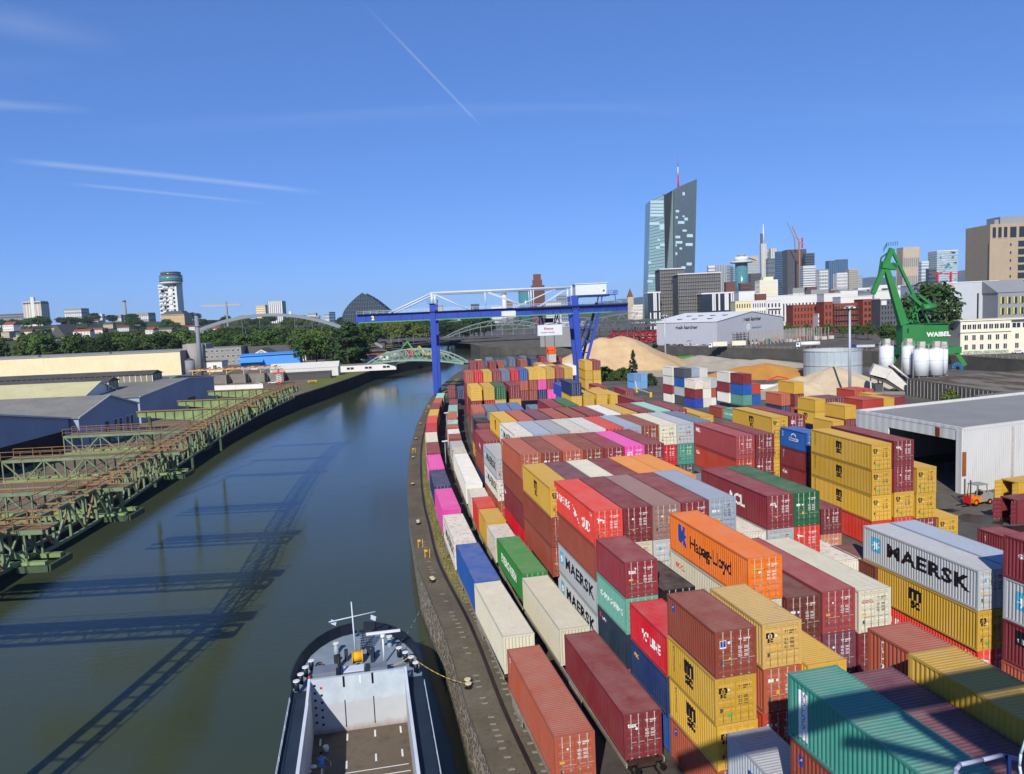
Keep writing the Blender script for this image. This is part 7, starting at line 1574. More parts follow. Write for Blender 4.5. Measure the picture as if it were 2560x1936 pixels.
fac('east_tower_front',[Rbl,Rbr,Rmr,Rtr,Rtl],EGR); D3=Vector((-8,40,0)); fac('east_tower_side',[Rbr,E_(628,1345,25),Rmr+Vector((1,25,0)),Rmr],EGD); fac('east_tower_facet',[E_(628,1345,25),Rmr+Vector((1,25,0)),Rtr+D3,E_(600,1345,60)],EGR); fac('east_tower_back',[Rbl+D_,E_(600,1345,60),Rtr+D3,Rtl+D_],EGR); fac('east_tower_roof',[Rtl,Rtr,Rtr+D3,Rtl+D_],EGD); fac('east_tower_flank',[Rbl,Rtl,Rtl+D_,Rbl+D_],EGR); fac('east_edge',[Rmr,Rmr+Vector((1,25,0)),Rtr+D3,Rtr],EGR)
m=MB(); n=22
for i in range(n+1):
    t=i/n; top=Rtl.lerp(Rtr,t); bot=Rbl.lerp(Rbr,t); m.bar(top+Vector((0,-.6,0)),bot+Vector((0,-.6,0)),1.5,.5)
m.build('mullion',flat('dark_mullion','#566672',.4),ec)
for k in range(1,15): MB().bar(Rtl.lerp(Rtr,.18+k*.055)+Vector((0,-.3,-1)),Rtl.lerp(Rtr,.18+k*.055)+Vector((0,-.3,-9-k*.2)),.5).build('crown_fin',GLP,ec)
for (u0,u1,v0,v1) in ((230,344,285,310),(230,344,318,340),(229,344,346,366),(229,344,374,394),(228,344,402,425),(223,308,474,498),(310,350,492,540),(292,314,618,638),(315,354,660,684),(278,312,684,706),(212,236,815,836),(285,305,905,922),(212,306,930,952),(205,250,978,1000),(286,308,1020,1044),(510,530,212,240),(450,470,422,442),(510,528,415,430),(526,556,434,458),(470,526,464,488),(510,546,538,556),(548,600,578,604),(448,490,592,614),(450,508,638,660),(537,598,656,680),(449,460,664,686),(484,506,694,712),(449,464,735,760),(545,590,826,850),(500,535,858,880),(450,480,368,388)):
    d=-.9; fac('window_or_reflection',[E_(u0,v1,d),E_(u1,v1,d),E_(u1,v0,d),E_(u0,v0,d)],PANL)
mm=E_(473,160,18); MB().cyl(mm-Vector((0,0,6)),mm+Vector((0,0,15)),1.4,1.0,8).build('mast',REDM,ec); MB().cyl(mm+Vector((0,0,15)),mm+Vector((0,0,26)),.9,.5,8).build('mast',WHITE,ec); MB().cyl(mm+Vector((0,0,26)),mm+Vector((0,0,40)),.45,.2,6).build('mast',REDM,ec); MB().cyl(E_(345,235,18),E_(345,222,18),2.0,1.2,8).build('roof_plant',CGR,ec)
# --- scaffolded slabs and striped lobby blocks
def scaffold(u0,u1,v,Y,lab,nx,nz):
    r,w,h,d=tz(u0,u1,v,Y,CDG,CGR,lab,0,0,depth=30,name='scaffolded_block',cat='building')
    m=MB()
    for i in range(nx+1): x=-w/2+w*i/nx; m.bar((x,-1.6,0),(x,-1.6,h+2),.35)
    for k in range(nz+1): z=h*k/nz; m.bar((-w/2,-1.6,z),(w/2,-1.6,z),.4)
    for i in range(nx):
        for k in range(0,nz,2): m.bar((-w/2+w*i/nx,-1.7,h*k/nz),(-w/2+w*(i+1)/nx,-1.7,h*(k+1)/nz),.2)
    m.build('scaffold_lattice',SCF,r)
    for k in range(nz): MB().box(-w/2,-1.5,h*k/nz-.1,w/2,-.3,h*k/nz+.15).build('deck_plank',CBE if k%3==0 else CDG,r)
    MB().box(-w/2-1,-2,h+.3,w/2+1,d,h+1.2).build('roof_sheet',CWH,r)
scaffold(312,520,885,900,'tall scaffolded concrete block before the glass twin tower',14,18); scaffold(470,838,925,860,'wide scaffolded block with tiers of planks',24,16)
def stripes(u0,u1,v,Y,lab,n,seed):
    r,w,h,d=tz(u0,u1,v,Y,GLD,CWH,lab,0,0,depth=24,name='striped_block',cat='building'); rr=random.Random(seed)
    for i in range(n):
        x=-w/2+w*i/n
        for (za,zb_) in ((0,h*.48),(h*.52,h)):
            if rr.random()<.62: MB().box(x,-.7,za,x+w/n*(.55+.4*rr.random()),-.02,zb_).build('facade_panel',CWH,r)
    MB().box(-w/2-.4,-.9,h-.8,w/2+.4,d,h+.6).build('roof_edge',CWH,r)
stripes(206,316,1085,880,'narrow block of vertical white and black panels beside the scaffold',7,2); stripes(676,965,1090,840,'wide block of vertical white and black panels',16,5)
# --- flats, brick blocks, halls (windows built one by one)
def flats(u0,u1,v,Y,wall,lab,nx,nz,conv=Z,fw=.42,fh=.55,top=True,depth=16,glass=GLASSD,frame=None,z0=.5,zlo=1.0,name='apartment_block',plain=True,rz=0):
    a=atY(conv(u0,v)[0],conv(u0,v)[1],Y); b=atY(conv(u1,v)[0],conv(u1,v)[1],Y); w=b.x-a.x; h=(a.z+b.z)/2-z0; r=empty(name,((a.x+b.x)/2,Y,z0),rz,lab,'building')
    MB().box(-w/2,0,0,w/2,depth,h).build('walls',wall,r); wins(r,-w/2+.5,w/2-.5,zlo,h-.6,nx,nz,fw,fh,-.03,frame,glass,0,plain)
    if top: MB().box(-w/2-.2,-.25,h,w/2+.2,depth,h+.6).build('roof_edge',CWH if wall is not CRB else CRB,r)
    return r,w,h
flats(970,1112,1165,700,CYE,'cream apartment block first beside the panelled block',6,4); flats(1112,1240,1160,702,CWH,'white apartment block with small paired windows',6,4); r,w,h=flats(1240,1372,1160,700,CWH,'pale apartment block with stacked balconies',4,4)
for k in range(4): MB().box(-w/2+1,-1.8,2.5+k*h/4.6,w/2-1,-.05,2.8+k*h/4.6).build('balcony_slab',CGR,r)
flats(1372,1508,1345,698,CYE,'tall cream apartment block beside the brick offices',5,5); flats(1000,1140,1080,735,CWH,'white penthouse storey rising behind the cream flats',5,1,top=True); flats(1240,1515,1115,740,CWH,'long white roof storey behind the balconied flats',10,1); flats(1508,1890,1105,800,CWH,'long white rooftop slab behind the brick offices',12,1)
flats(1150,1240,1098,730,CBR,'small brown roof house among the white penthouses',2,1)
BR1=flats(1472,1822,1195,640,CRB,'red brick office block with regular dark windows',12,4,fw=.4,fh=.6); 
r,w,h=flats(1690,1828,1275,630,CWH,'white balconied block in front of the brick offices',5,4)
for k in range(4): MB().box(-w/2,-1.6,.8+k*h/4,w/2,-.05,1.05+k*h/4).build('balcony_slab',CDG,r)
r,w,h=flats(1830,2091,1185,625,CRB,'long brick block wrapped in steel balconies',10,5)
for k in range(5):
    MB().box(-w/2,-2.0,.6+k*h/5,w/2,-.05,.9+k*h/5).build('balcony_slab',CBR,r)
m=MB()
for i in range(14): m.bar((-w/2+w*i/13,-2.0,0),(-w/2+w*i/13,-2.0,h),.22)
m.build('balcony_ribs',CDG,r)
flats(0,75,825,620,CRB,'slim brick end block beside the steel-balconied one',2,4,conv=Q); flats(340,488,800,615,CRB,'brick corner block with wide bay windows',4,5,conv=Q,fw=.6); r,w,h=flats(490,660,795,600,CDG,'dark grey apartment block behind the green crane',6,6,conv=Q); MB().box(-w/2+.5,-1.0,h-4.5,-w/2+4.5,-.05,h-1).build('white_bay',CWH,r)
flats(440,675,725,660,CWH,'white flat-roofed hall behind the green crane boom',5,1,conv=Q,depth=30); flats(0,145,750,690,CWH,'white set-back storey above the brick blocks',5,1,conv=Q); flats(145,420,775,640,CWH,'long white rooftop with vents above the brick block',8,1,conv=Q)
GH=mat_sheet('pale_metal_hall','#b3b8bd',1.6,'x',.03,.5); r,w,h=flats(1030,1522,650,470,GH,'tall pale metal-clad hall beside the big tree',0,0,conv=Q,top=True,depth=50); MB().box(w*.12,-.12,2,w*.15,-.02,h*.8).build('dark_slot',GLASSD,r); MB().box(w*.16,-.10,3,w*.40,-.03,h*.82).build('large_door',GH,r)
for z in (.28,.45): wins(r,w*.30,w*.46,h*z,h*z+1.2,3,1,.7,.9,-.03,None,GLASSD,0,True)
MB().box(-w/2,-.1,h*.86,-w*.28,-.02,h*.95).build('beige_band',CBE,r)
YB=flat('yellow_reveal','#dcd02c',.6); r,w,h=flats(1518,1745,735,455,CGR,'grey office building with yellow window reveals',0,0,conv=Q,depth=30,top=False)
for i in range(4):
    for k in range(4):
        x=-w/2+1.2+i*w/4; z=1.0+k*h/4.2; fr=MB().box(0,-.25,0,w/4*.62,-.02,h/4*.66).build('window',CGR,r,(x,0,z)); MB().box(w/4*.22,-.30,.15,w/4*.58,-.24,h/4*.6).build('pane',GLASSD,fr); MB().box(.0,-.5,.1,w/4*.16,-.24,h/4*.62).build('yellow_reveal',YB,fr)
MB().loft([[(-w/2-.5,-.5,h),(-w/2-.5,15,h+7.5),(-w/2-.5,30,h)],[(w/2+8,-.5,h),(w/2+8,15,h+7.5),(w/2+8,30,h)]],0,False).build('pitched_roof',CGR,r)
# beige stone tower at the frame edge
a=atY(*Q(1450,150),560); b=atY(*Q(1615,150),560); w=b.x-a.x; h=a.z; bt=empty('stone_tower',(a.x,560,.5),R_(0),'beige stone high-rise with large square top openings','tower')
STN=mat_sheet('beige_stone','#a3937c',4,'x',.05,.85,'#8a7c68',.2); MB().box(0,0,0,w,30,h).build('west_face',STN,bt); MB().box(w,1.2,0,w+40,30,h).build('east_face',STN,bt); MB().box(-.6,-.6,h*.0,w+.4,.0,h*.84).build('lower_shaft',STN,bt)
for i in range(3): o=MB().box(w*(.12+.3*i),-.08,h*.87,w*(.30+.3*i),-.01,h*.97).build('window',GLASSD,bt); MB().box(w*(.12+.3*i),-.3,h*.865,w*(.30+.3*i),-.08,h*.872).build('sill',STN,o)
for i in range(5): MB().box(w+1.5+i*6.5,1.05,h*.87,w+6+i*6.5,1.19,h*.97).build('window',GLASSD,bt)
for k in range(11): MB().box(w+1.3,1.08,h*(.04+k*.075),w+2.6,1.19,h*(.065+k*.075)).build('window',GLASSD,bt); MB().box(w+7.5,1.05,h*(.03+k*.075),w+17,1.19,h*(.085+k*.075)).build('window',GLASSD,bt); MB().box(w+7.2,.9,h*(.085+k*.075),w+17.4,1.05,h*(.095+k*.075)).build('sill',STN,bt)
MB().box(w*.4,4,h,w*.62,10,h+3.5).build('roof_plant',CGR,bt); MB().box(w*.7,4,h,w+20,20,h+5.5).build('roof_plant',CGR,bt)
# cream office at the right with graffiti
a=atY(*Q(1190,1000),345); b=atY(*Q(1600,1000),345); w=b.x-a.x; h=a.z; zb0=at(2401,876,.5); 
co=empty('cream_office',(a.x,345,.5),R_(-8),'cream three-storey office with dark window rows above the basin','office'); OCR=flat('office_cream','#d8d2bc',.8,0,.05,.3); MB().box(0,0,0,w,14,h).build('walls',OCR,co); MB().box(w,1.5,0,w+26,14,h).build('east_wing',OCR,co); MB().box(-.5,-.5,h,w+26,14.4,h+.5).build('roof',OCR,co); MB().box(-.3,-.6,h*.66,w+.2,0,h*.70).build('cornice',OCR,co)
wins(co,.6,w*.42,h*.72,h*.93,4,1,.85,.8,-.02); wins(co,w*.44,w-.4,h*.72,h*.93,5,1,.85,.8,-.02); wins(co,.8,w-.8,h*.38,h*.62,6,1,.5,.75,-.02); wins(co,.8,w-.8,h*.10,h*.34,6,1,.5,.75,-.02); wins(co,w+1,w+22,h*.38,h*.62,5,1,.4,.75,1.48); wins(co,w+1,w+22,h*.10,h*.34,5,1,.4,.75,1.48); wins(co,w+.6,w+22,h*.72,h*.93,5,1,.9,.8,1.48)
def mat_graf():
    n=NT('graffiti'); v=n.noise(1.1,n.mapv(n.coord(),(1,1,1.4)),4,.7,dist=2.5); w_=n.noise(.5,n.coord(),3,.6,dist=1.5); c=n.mix(n.rng(v,.44,.5),lin('#d8d2bc'),n.mix(n.rng(w_,.4,.6),lin('#4f8a6a'),lin('#77787c'))); return n.fin(c,.8)
MB().box(1.2,-.06,.2,w-1,-.02,h*.10).build('graffiti_band',mat_graf(),co)
# --- skyline
tz(735,792,858,3000,CGR,CWH,'pale low tower first in the skyline cluster',10,0); tz(790,888,847,3100,GLG,CWH,'grey slab tower with bright ribs',0,7); tz(885,944,850,3200,GLG,CGR,'plain grey tower behind the slab',14,0)
r,w,h,d=tz(950,1058,860,3000,GLT,GLP,'round-fronted teal glass tower',22,0); r2,w2,h2,d2=tz(1058,1175,812,3300,GLP,CBE,'pale broad tower with chamfered crown',16,0); MB().prism([(-w2/2,0),(w2/2,-22),(w2/2,0)],0,d2*.6,0,Matrix.Translation((0,d2*.7,h2+22))@Matrix.Rotation(math.pi/2,4,'X')).build('sloped_crown',CBE,r2)
dk=empty('disc_tower',(atY(*Z(1022,830),2800).x,2800,.3),0,'white round tower head with a broad disc','tower'); hd=atY(*Z(1022,830),2800).z; MB().cyl((0,0,0),(0,0,hd),22,22,20).build('shaft',GLT,dk); MB().cyl((0,0,hd),(0,0,hd+6),38,40,24).build('disc',CWH,dk); MB().cyl((0,0,hd+6),(0,0,hd+22),25,25,20).build('crown',CWH,dk); MB().cyl((0,0,hd+22),(0,0,hd+30),14,14,16).build('lantern',CGR,dk)
tz(1105,1198,922,2700,GLBR,CDG,'dark brown glass block below the tall pale tower',12,8); tz(890,970,998,2300,CBR,CBR,'rusty brick block low in the skyline',7,0); tz(1017,1106,1008,2200,GLBR,CBR,'dark maroon block low in the skyline',6,0)
# tallest pale tower with dark fin and mast
r,w,h,d=tz(1195,1243,660,3500,CWH,CGR,'tallest pale tower with a dark fin and lattice mast',0,4,ribw=.4); fo=MB().box(-w*.5,4,h,w*.05,d*.6,atY(*Z(1200,572),3500).z).build('dark_fin',CDG,r); MB().cyl((w*.0,d*.3,h),(w*.0,d*.3,atY(*Z(1215,490),3500).z),4.5,1.5,8).build('mast',WHITE,fo)
tz(1246,1280,720,3540,GLG,CWH,'central dark core of the tallest tower group',26,0); tz(1250,1314,795,3480,GLG,CDG,'dark grid front of the tallest tower group',10,6); tz(1278,1333,702,3500,CWH,CGR,'pale side shaft of the tallest tower group',0,3,ribw=.5)
tz(1333,1400,730,3300,GLD,GLB,'dark blue glass tower beside the pale shafts',24,0); r,w,h,d=tz(1425,1586,712,3000,GLBR,CDG,'broad unfinished tower with brown lower floors',26,9)
tz(1580,1660,745,2950,GLD,CDG,'dark tower with a sloping shoulder',20,0); tz(1562,1668,855,2600,GLG,CWH,'bulging white-banded tower before the unfinished one',18,0,slab=.55); tz(1415,1470,840,3100,CGR,CGR,'grey slab at the foot of the unfinished tower',14,0)
for (u0,v0,u1,v1,Y) in ((1497,705,1484,600,2990),(1530,1050,1527,640,2900),(1553,690,1553,610,2995)):
    a=atY(*Z(u0,v0),Y); b=atY(*Z(u1,v1),Y); r=empty('tower_crane',(a.x,Y,a.z-4),0,{1497:'small grey crane on the unfinished tower roof',1530:'tall orange tower crane before the unfinished tower',1553:'red and white roof mast of the unfinished tower'}[u0],'crane'); MB().bar((0,0,0),(b.x-a.x,0,b.z-a.z+4),5,5).build('crane_mast',flat('crane_rust','#b06a4a',.6) if u0==1530 else (CGR if u0==1497 else REDM),r)
    if u0!=1553: MB().bar((b.x-a.x,0,b.z-a.z+2),(b.x-a.x-26,0,b.z-a.z+60),3,3).build('luffing_jib',CGR if u0==1497 else flat('crane_rust','#b06a4a'),r); MB().bar((b.x-a.x,0,b.z-a.z+2),(b.x-a.x+20,0,b.z-a.z-8),3,3).build('counter_jib',CGR,r)
tz(1672,1782,888,2800,GLG,CGR,'grey-blue office slab beside the bulging tower',14,10); tz(1705,1775,900,2700,GLG,CWH,'pale gridded block beside the office slab',10,5)
tz(1783,1864,808,3400,GLB,GLD,'blue mirror twin tower, first',0,5); tz(1866,1948,797,3420,GLB,GLD,'blue mirror twin tower, second',0,5); tz(1855,1945,918,2900,GLG,CWH,'white gridded tower before the blue twins',10,9,ribw=.45); tz(1960,2038,884,3000,GLG,CBE,'grey tower with shimmering facade',16,8); tz(2040,2076,940,3050,GLP,CGR,'pale small tower last of the cluster',10,0); tz(1183,1338,982,1900,CYE,CWH,'cream stepped apartment block below the skyline',5,10,ribw=.3,slab=.25); tz(1215,1300,968,1910,CYE,CYE,'upper storey of the cream stepped block',2,0)
tq(690,832,368,3600,GLG,CBE,'pale stone tower with twin ribbed bays',2,8,ribw=.5); tq(850,913,470,3400,GLP,CWH,'white narrow glass tower beside the stone one',12,0); tq(915,980,532,3300,GLD,CDG,'low dark tower between the pale towers',8,0); r,w,h,d=tq(985,1166,372,3500,GLP,CWH,'broad mirrored tower with patchwork reflections',22,0,slab=.18)
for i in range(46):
    rr=random.Random(i+500); x=rr.uniform(-w/2,w/2-12); z=rr.uniform(h*.25,h*.96); MB().box(x,-1.2,z,x+rr.uniform(5,16),-.9,z+rr.uniform(3,9)).build('window_or_reflection',[PANL,GLT,GLG][i%3],r)  # random coloured panels stand in for reflections on the mirrored front
for u,lab in ((990,'red tower crane mast beside the mirrored tower, first'),(1105,'red tower crane mast beside the mirrored tower, second')):
    a=atY(*Q(u,650),2500); r=empty('tower_crane',(a.x,2500,0),0,lab,'crane'); hz=atY(*Q(u,560),2500).z; MB().bar((0,0,0),(0,0,hz),5,5).build('crane_mast',REDM,r); MB().bar((-20,0,hz-6),(36,0,hz-6),3,3).build('crane_jib',REDM,r)
# centre: brown brick tower, teal tower, chimney block, dark dome hall, spire
Y_=lambda u,v:(860+u/2.765,660+v/2.765)
def ty(u0,u1,v,Y,*a,**k): return tower(Y_(u0,v)[0],Y_(u1,v)[0],Y_(0,v)[1],Y,*a,**k)
r,w,h,d=ty(1296,1383,150,1900,GLBR,CBR,'reddish brown tower with a stepped crown',20,8,ribw=.5); MB().box(-w*.40,2,h,w*.36,d*.9,h+14).build('crown_step',CBR,r); MB().box(-w*.32,4,h+14,w*.28,d*.8,h+28).build('crown_step',CBR,r)
cy=empty('round_glass_tower',(atY(*Y_(1260,250),2000).x,2000,.3),0,'round teal glass tower beside the reddish brown one','tower'); hh=atY(*Y_(1260,195),2000).z; MB().cyl((0,0,0),(0,0,hh),20,20,24).build('drum',GLT,cy); MB().cyl((0,0,hh),(0,0,hh+3),20.5,20.5,24).build('rim',GLP,cy)
ty(1120,1166,252,2200,CBR,CGR,'grey-brown block beside the white chimney',6,0); a=atY(*Y_(1110,300),2200); r=empty('chimney',(a.x,2200,0),0,'white power station chimney near the brown tower','chimney'); MB().cyl((0,0,0),(0,0,atY(*Y_(1110,200),2200).z),8,6,14).build('stack',CWH,r); MB().cyl((0,0,atY(*Y_(1110,205),2200).z-3),(0,0,atY(*Y_(1110,200),2200).z+1),7,7,14).build('rim',CGR,r)
ty(877,932,280,2300,GLD,CDG,'dark office block behind the crane girder',6,6); ty(640,680,290,2600,CBE,CGR,'beige block behind the crane leg',5,0); ty(575,600,312,2600,CBE,CBE,'small beige block left of the crane leg',4,0); ty(740,800,322,2400,CWH,CGR,'low white block row behind the crane girder',3,6); ty(1020,1090,300,2400,CGR,CWH,'low grey block behind the chimney',4,6); ty(1395,1500,262,1700,CWH,CGR,'white stepped block behind the brown tower',5,8); ty(1470,1550,215,2000,GLB,CGR,'glass block behind the machine house',8,6); ty(2000,2100,285,1300,CBE,CWH,'pale stone block row beside the church spire',5,9); ty(2010,2062,330,1345,CRB,CWH,'red brick house block below the church spire',4,5)
sp2=empty('church_spire',(atY(*Y_(1978,250),1600).x,1600,0),0,'slim pointed church spire on the skyline','church'); zt=atY(*Y_(1978,170),1600).z; zb2=atY(*Y_(1978,230),1600).z; MB().box(-6,-6,0,6,6,zb2).build('tower_shaft',CBE,sp2); MB().loft([[(-6,-6,zb2),(6,-6,zb2),(6,6,zb2),(-6,6,zb2)],[(-.3,-.3,zt),(.3,-.3,zt),(.3,.3,zt),(-.3,.3,zt)]],0,False).build('spire',CBR,sp2)
pa=empty('glass_dome_hall',(atY(*Y_(120,350),1000).x,1000,.3),0,'dark pointed glass hall like an upturned hull','hall'); po=Vector(pa.location)
prof_=[(-132,350),(-110,320),(-80,285),(-45,252),(-5,222),(45,208),(125,200),(180,222),(235,262),(290,305),(330,345),(345,360)]
prof_=[(-12,352),(0,325),(20,295),(50,262),(85,230),(125,200),(170,222),(215,250),(260,285),(300,318),(335,352)]
bow=[atY(*Y_(u,v),1000)-po for u,v in prof_]; m=MB()
rings=[]
for k in range(9):
    s=math.cos((k/8-.5)*math.pi*.96); yy=(k/8)*70; rings.append([(p.x*(.25+.75*s),yy,max((p.z)*(.12+.88*s),0)) for p in bow])
m.loft(rings,0,False,True,False); m.build('glass_shell',flat('dome_glass','#2c3640',.25,0,.15,.05,.5),pa)
m=MB()
for i in range(1,len(bow)-1):
    for k in range(len(rings)-1): m.bar(Vector(rings[k][i])+Vector((0,-.5,.3)),Vector(rings[k+1][i])+Vector((0,-.5,.3)),.5)
for t in range(1,12):
    z=t*5.0; xs=[p.x for p in bow if p.z>=z]
    if len(xs)>1: m.bar((min(xs),-.4,z),(max(xs),-.4,z),.35)
for i in range(1,30):
    x=bow[0].x+(bow[-1].x-bow[0].x)*i/30; zz_=np.interp(x,[p.x for p in bow],[p.z for p in bow]); m.bar((x,-.4,0),(x,-.4,float(zz_)),.35)
m.build('mullion',flat('dome_mullion','#6d7c86',.4),pa)
MB().add([tuple(p) for p in bow]+[(bow[-1].x,0,0),(bow[0].x,0,0)],[tuple(range(len(bow)+2))]).build('glass_front',flat('dome_glass','#2c3640'),pa)
# --- left skyline
X_=lambda u,v:(u/3.456,620+v/3.456)
def tx_(u0,u1,v,Y,*a,**k): return tower(X_(u0,v)[0],X_(u1,v)[0],X_(0,v)[1],Y,*a,**k)
r,w,h,d=tx_(198,345,462,2600,CBE,CWH,'broad beige twin-shaft high-rise on the hill',0,6,ribw=.4); MB().box(-w*.05,-2,0,w*.16,6,h+14).build('lift_shaft',CWH,r); MB().box(-w/2-1,-1,h-9,w/2+1,d,h-4).build('top_band',CDG,r)
tx_(0,210,575,2700,CGR,CDG,'long grey terraced housing slab on the hill edge',8,14); tx_(550,700,530,2400,CWH,CGR,'white hospital-like block with red roof band',7,9); tx_(690,742,548,2450,CDG,CGR,'dark stair block beside the white hospital-like one',6,0); tx_(740,815,572,2500,CWH,CBE,'pale apartment block on the hill, first',6,4); tx_(822,880,578,2500,CBE,CWH,'pale apartment block on the hill, second',5,4); tx_(965,1045,588,2300,CWH,CGR,'low white block on the hill crest',3,6); tx_(1115,1280,572,2300,CWH,CGR,'long low white block beside the thin chimney',3,10)
a=atY(*X_(1087,620),2300); r=empty('chimney',(a.x,2300,0),0,'thin grey chimney on the hill crest','chimney'); hh=atY(*X_(1078,450),2300).z; MB().cyl((0,0,0),(0,0,hh),6,4.2,12).build('stack',CGR,r); MB().cyl((0,0,hh-6),(0,0,hh-2),5,5,12).build('band',CDG,r)
r,w,h,d=tx_(1372,1518,322,2250,GLD,CWH,'white-banded residential tower with overlapping balconies',13,0,slab=.42,wrap=2.0); e0=MB().box(w/2-4,-2.4,0,w/2+2.2,d,h+4).build('white_edge',CWH,r)
rr=random.Random(5)
for k in range(13):
    for i in range(3): x=rr.uniform(-w/2,w/2-14); MB().box(x,-4.5,h/13*k+3,x+rr.uniform(5,11),-1.9,h/13*k+9).build('balcony_front',CWH,r)
a=atY(*X_(1472,310),2255); bp=empty('barrel_tower',(a.x,2262,0),0,'dark glass barrel crown on a white stem above the banded tower','tower'); z0=atY(*X_(1472,305),2255).z; z1=atY(*X_(1472,205),2255).z; MB().cyl((0,0,0),(0,0,z0),14,14,18).build('stem',CWH,bp); MB().cyl((0,0,z0-2),(0,0,z0+4),30,31,24).build('white_rim',CWH,bp); MB().cyl((0,0,z0+4),(0,0,z0+(z1-z0)*.62),32,31,24).build('lower_drum',GLT,bp); MB().cyl((0,0,z0+(z1-z0)*.64),(0,0,z0+(z1-z0)*.9),28,27,24).build('upper_drum',GLD,bp); MB().cyl((0,0,z0+(z1-z0)*.9),(0,0,z1),25,22,24).build('cap',GLG,bp)
for f in (.2,.4,.62,.76,.9): MB().cyl((0,0,z0+(z1-z0)*f),(0,0,z0+(z1-z0)*f+1.2),32.4 if f<.63 else 28.5,32.4 if f<.63 else 28.5,24).build('ring',CGR,bp)
tw,w,h,d=tx_(1395,1590,585,1900,flat('school_orange','#c99a5c',.8),CBE,'orange-stone school with a dark pediment roof',3,9,ribw=.3); MB().loft([[(-w/2-1,-1,h),(w/2+1,-1,h),(w/2+1,d,h),(-w/2-1,d,h)],[(-w/2+9,8,h+11),(w/2-9,8,h+11),(w/2-9,d-8,h+11),(-w/2+9,d-8,h+11)]],0,False).build('hip_roof',SLATE,tw)
V_=lambda u,v:(400+u/3.456,640+v/3.456)
def tv(u0,u1,v,Y,*a,**k): return tower(V_(u0,v)[0],V_(u1,v)[0],V_(0,v)[1],Y,*a,**k)
tv(828,908,428,2400,CYE,CBE,'cream slab tower left of the white slab',12,0,slab=.5); r,w,h,d=tv(932,1054,392,2400,CWH,CDG,'white slab tower with dark vertical strips',0,7,ribw=.28); tv(1113,1135,485,2300,CWH,CWH,'slim white tower on the tree line',6,0); tv(1278,1345,500,2200,CWH,CGR,'white block left of the pointed glass hall',4,5); tv(1345,1378,520,2200,CDG,CGR,'dark low block beside the white block',3,0); tv(1418,1460,508,2300,CWH,CGR,'second white block near the pointed glass hall',4,4); tv(1462,1505,488,2250,GLB,GLD,'small blue glass block near the pointed glass hall',6,0)
a=atY(*V_(578,490),1900); r=empty('tower_crane',(a.x,1900,0),0,'pale tower crane above the wooded hill','crane'); hh=atY(*V_(575,415),1900).z; MB().bar((0,0,0),(0,0,hh),4,4).build('crane_mast',CGR,r); MB().bar((-62,0,hh-3),(34,0,hh-3),2.5,3).build('crane_jib',CBE,r); MB().bar((0,0,hh-3),(0,0,hh+6),3,3).build('crane_head',CGR,r)
rr=random.Random(77)
for i in range(26):
    Y=rr.uniform(2400,3200); px=rr.uniform(1090,1420); w_=rr.uniform(14,34); tower(px,px+w_,rr.uniform(772,785)-(px-1280)*.044,Y,[CWH,CBE,CGR,CRB][i%4],[CGR,CWH,CBR][i%3],f"small {['white','beige','grey','brick'][i%4]} city block far behind the gantry crane girder",3,int(w_/4),group='small city blocks behind the gantry crane')
for i in range(26):
    Y=rr.uniform(1300,2100); px=1985+i*16+rr.uniform(-6,6); w_=rr.uniform(18,46); tower(px,px+w_,rr.uniform(722,736)-(px-1985)*.030,Y,[CWH,CBE,CGR,CWH][i%4],[CGR,CWH,CBR][i%3],f"low {['white','beige','grey','pale'][i%4]} city roof block below the skyline",2,int(w_/5),group='low city blocks below the skyline')
# ------------------------------------------------------------------ hills
def terrain(name,x0,x1,y0,y1,nx,ny,f,mat):
    m=MB(); v=[];fs=[]
    for j in range(ny+1):
        for i in range(nx+1): x=x0+(x1-x0)*i/nx; y=y0+(y1-y0)*j/ny; v.append((x,y,f(x,y)))
    for j in range(ny):
        for i in range(nx): a=j*(nx+1)+i; fs.append((a,a+1,a+nx+2,a+nx+1))
    m.add(v,fs,0,True); return tag(m.build(name,mat),kind='structure')
def hillz(x,y):
    t=min(max((y-950)/900,0),1); u=min(max((-x-250)/900,0),1); return .2+(t*t*(3-2*t))*(10+38*u*u*(3-2*u))+2*math.sin(x*.011)*t+2*math.sin(y*.013)*t
terrain('hill',-2600,-60,940,3200,46,40,hillz,mat_grass('hill_ground','#3e4a2c','#55593a','#2f3b22'))
RIDGE=mat_grass('distant_wood','#26382a','#2f4232','#22332a')
def ridge(px): return float(np.interp(px,[1200,1500,1600,1800,2000,2150,2300,2430,2560,2900],[6,16,26,30,40,48,50,57,55,40]))
m=MB(); v=[];fs=[]; PX=list(range(1150,2960,12)); rr=random.Random(8)
for i,px in enumerate(PX):
    z=CAMH+17000*(ridge(px)+1.2*math.sin(px*.05)+.8*math.sin(px*.13))/FPX; x=(px-1280)/FPX*17000; v+=[(x,15000,0),(x,17000,z),(x,19500,0)]
for i in range(len(PX)-1): a=3*i; fs+=[(a,a+3,a+4,a+1),(a+1,a+4,a+5,a+2)]
m.add(v,fs,0,True); tag(m.build('mountains',RIDGE),kind='structure')
m=MB(); v=[];fs=[]; PX=list(range(-1400,1300,20))
for px in PX:
    z=CAMH+9000*(4+3*math.sin(px*.004)+1.5*math.sin(px*.021))/FPX; x=(px-1280)/FPX*9000; v+=[(x,8000,0),(x,9000,z),(x,11000,0)]
for i in range(len(PX)-1): a=3*i; fs+=[(a,a+3,a+4,a+1),(a+1,a+4,a+5,a+2)]
m.add(v,fs,0,True); tag(m.build('distant_hills',RIDGE),kind='structure')
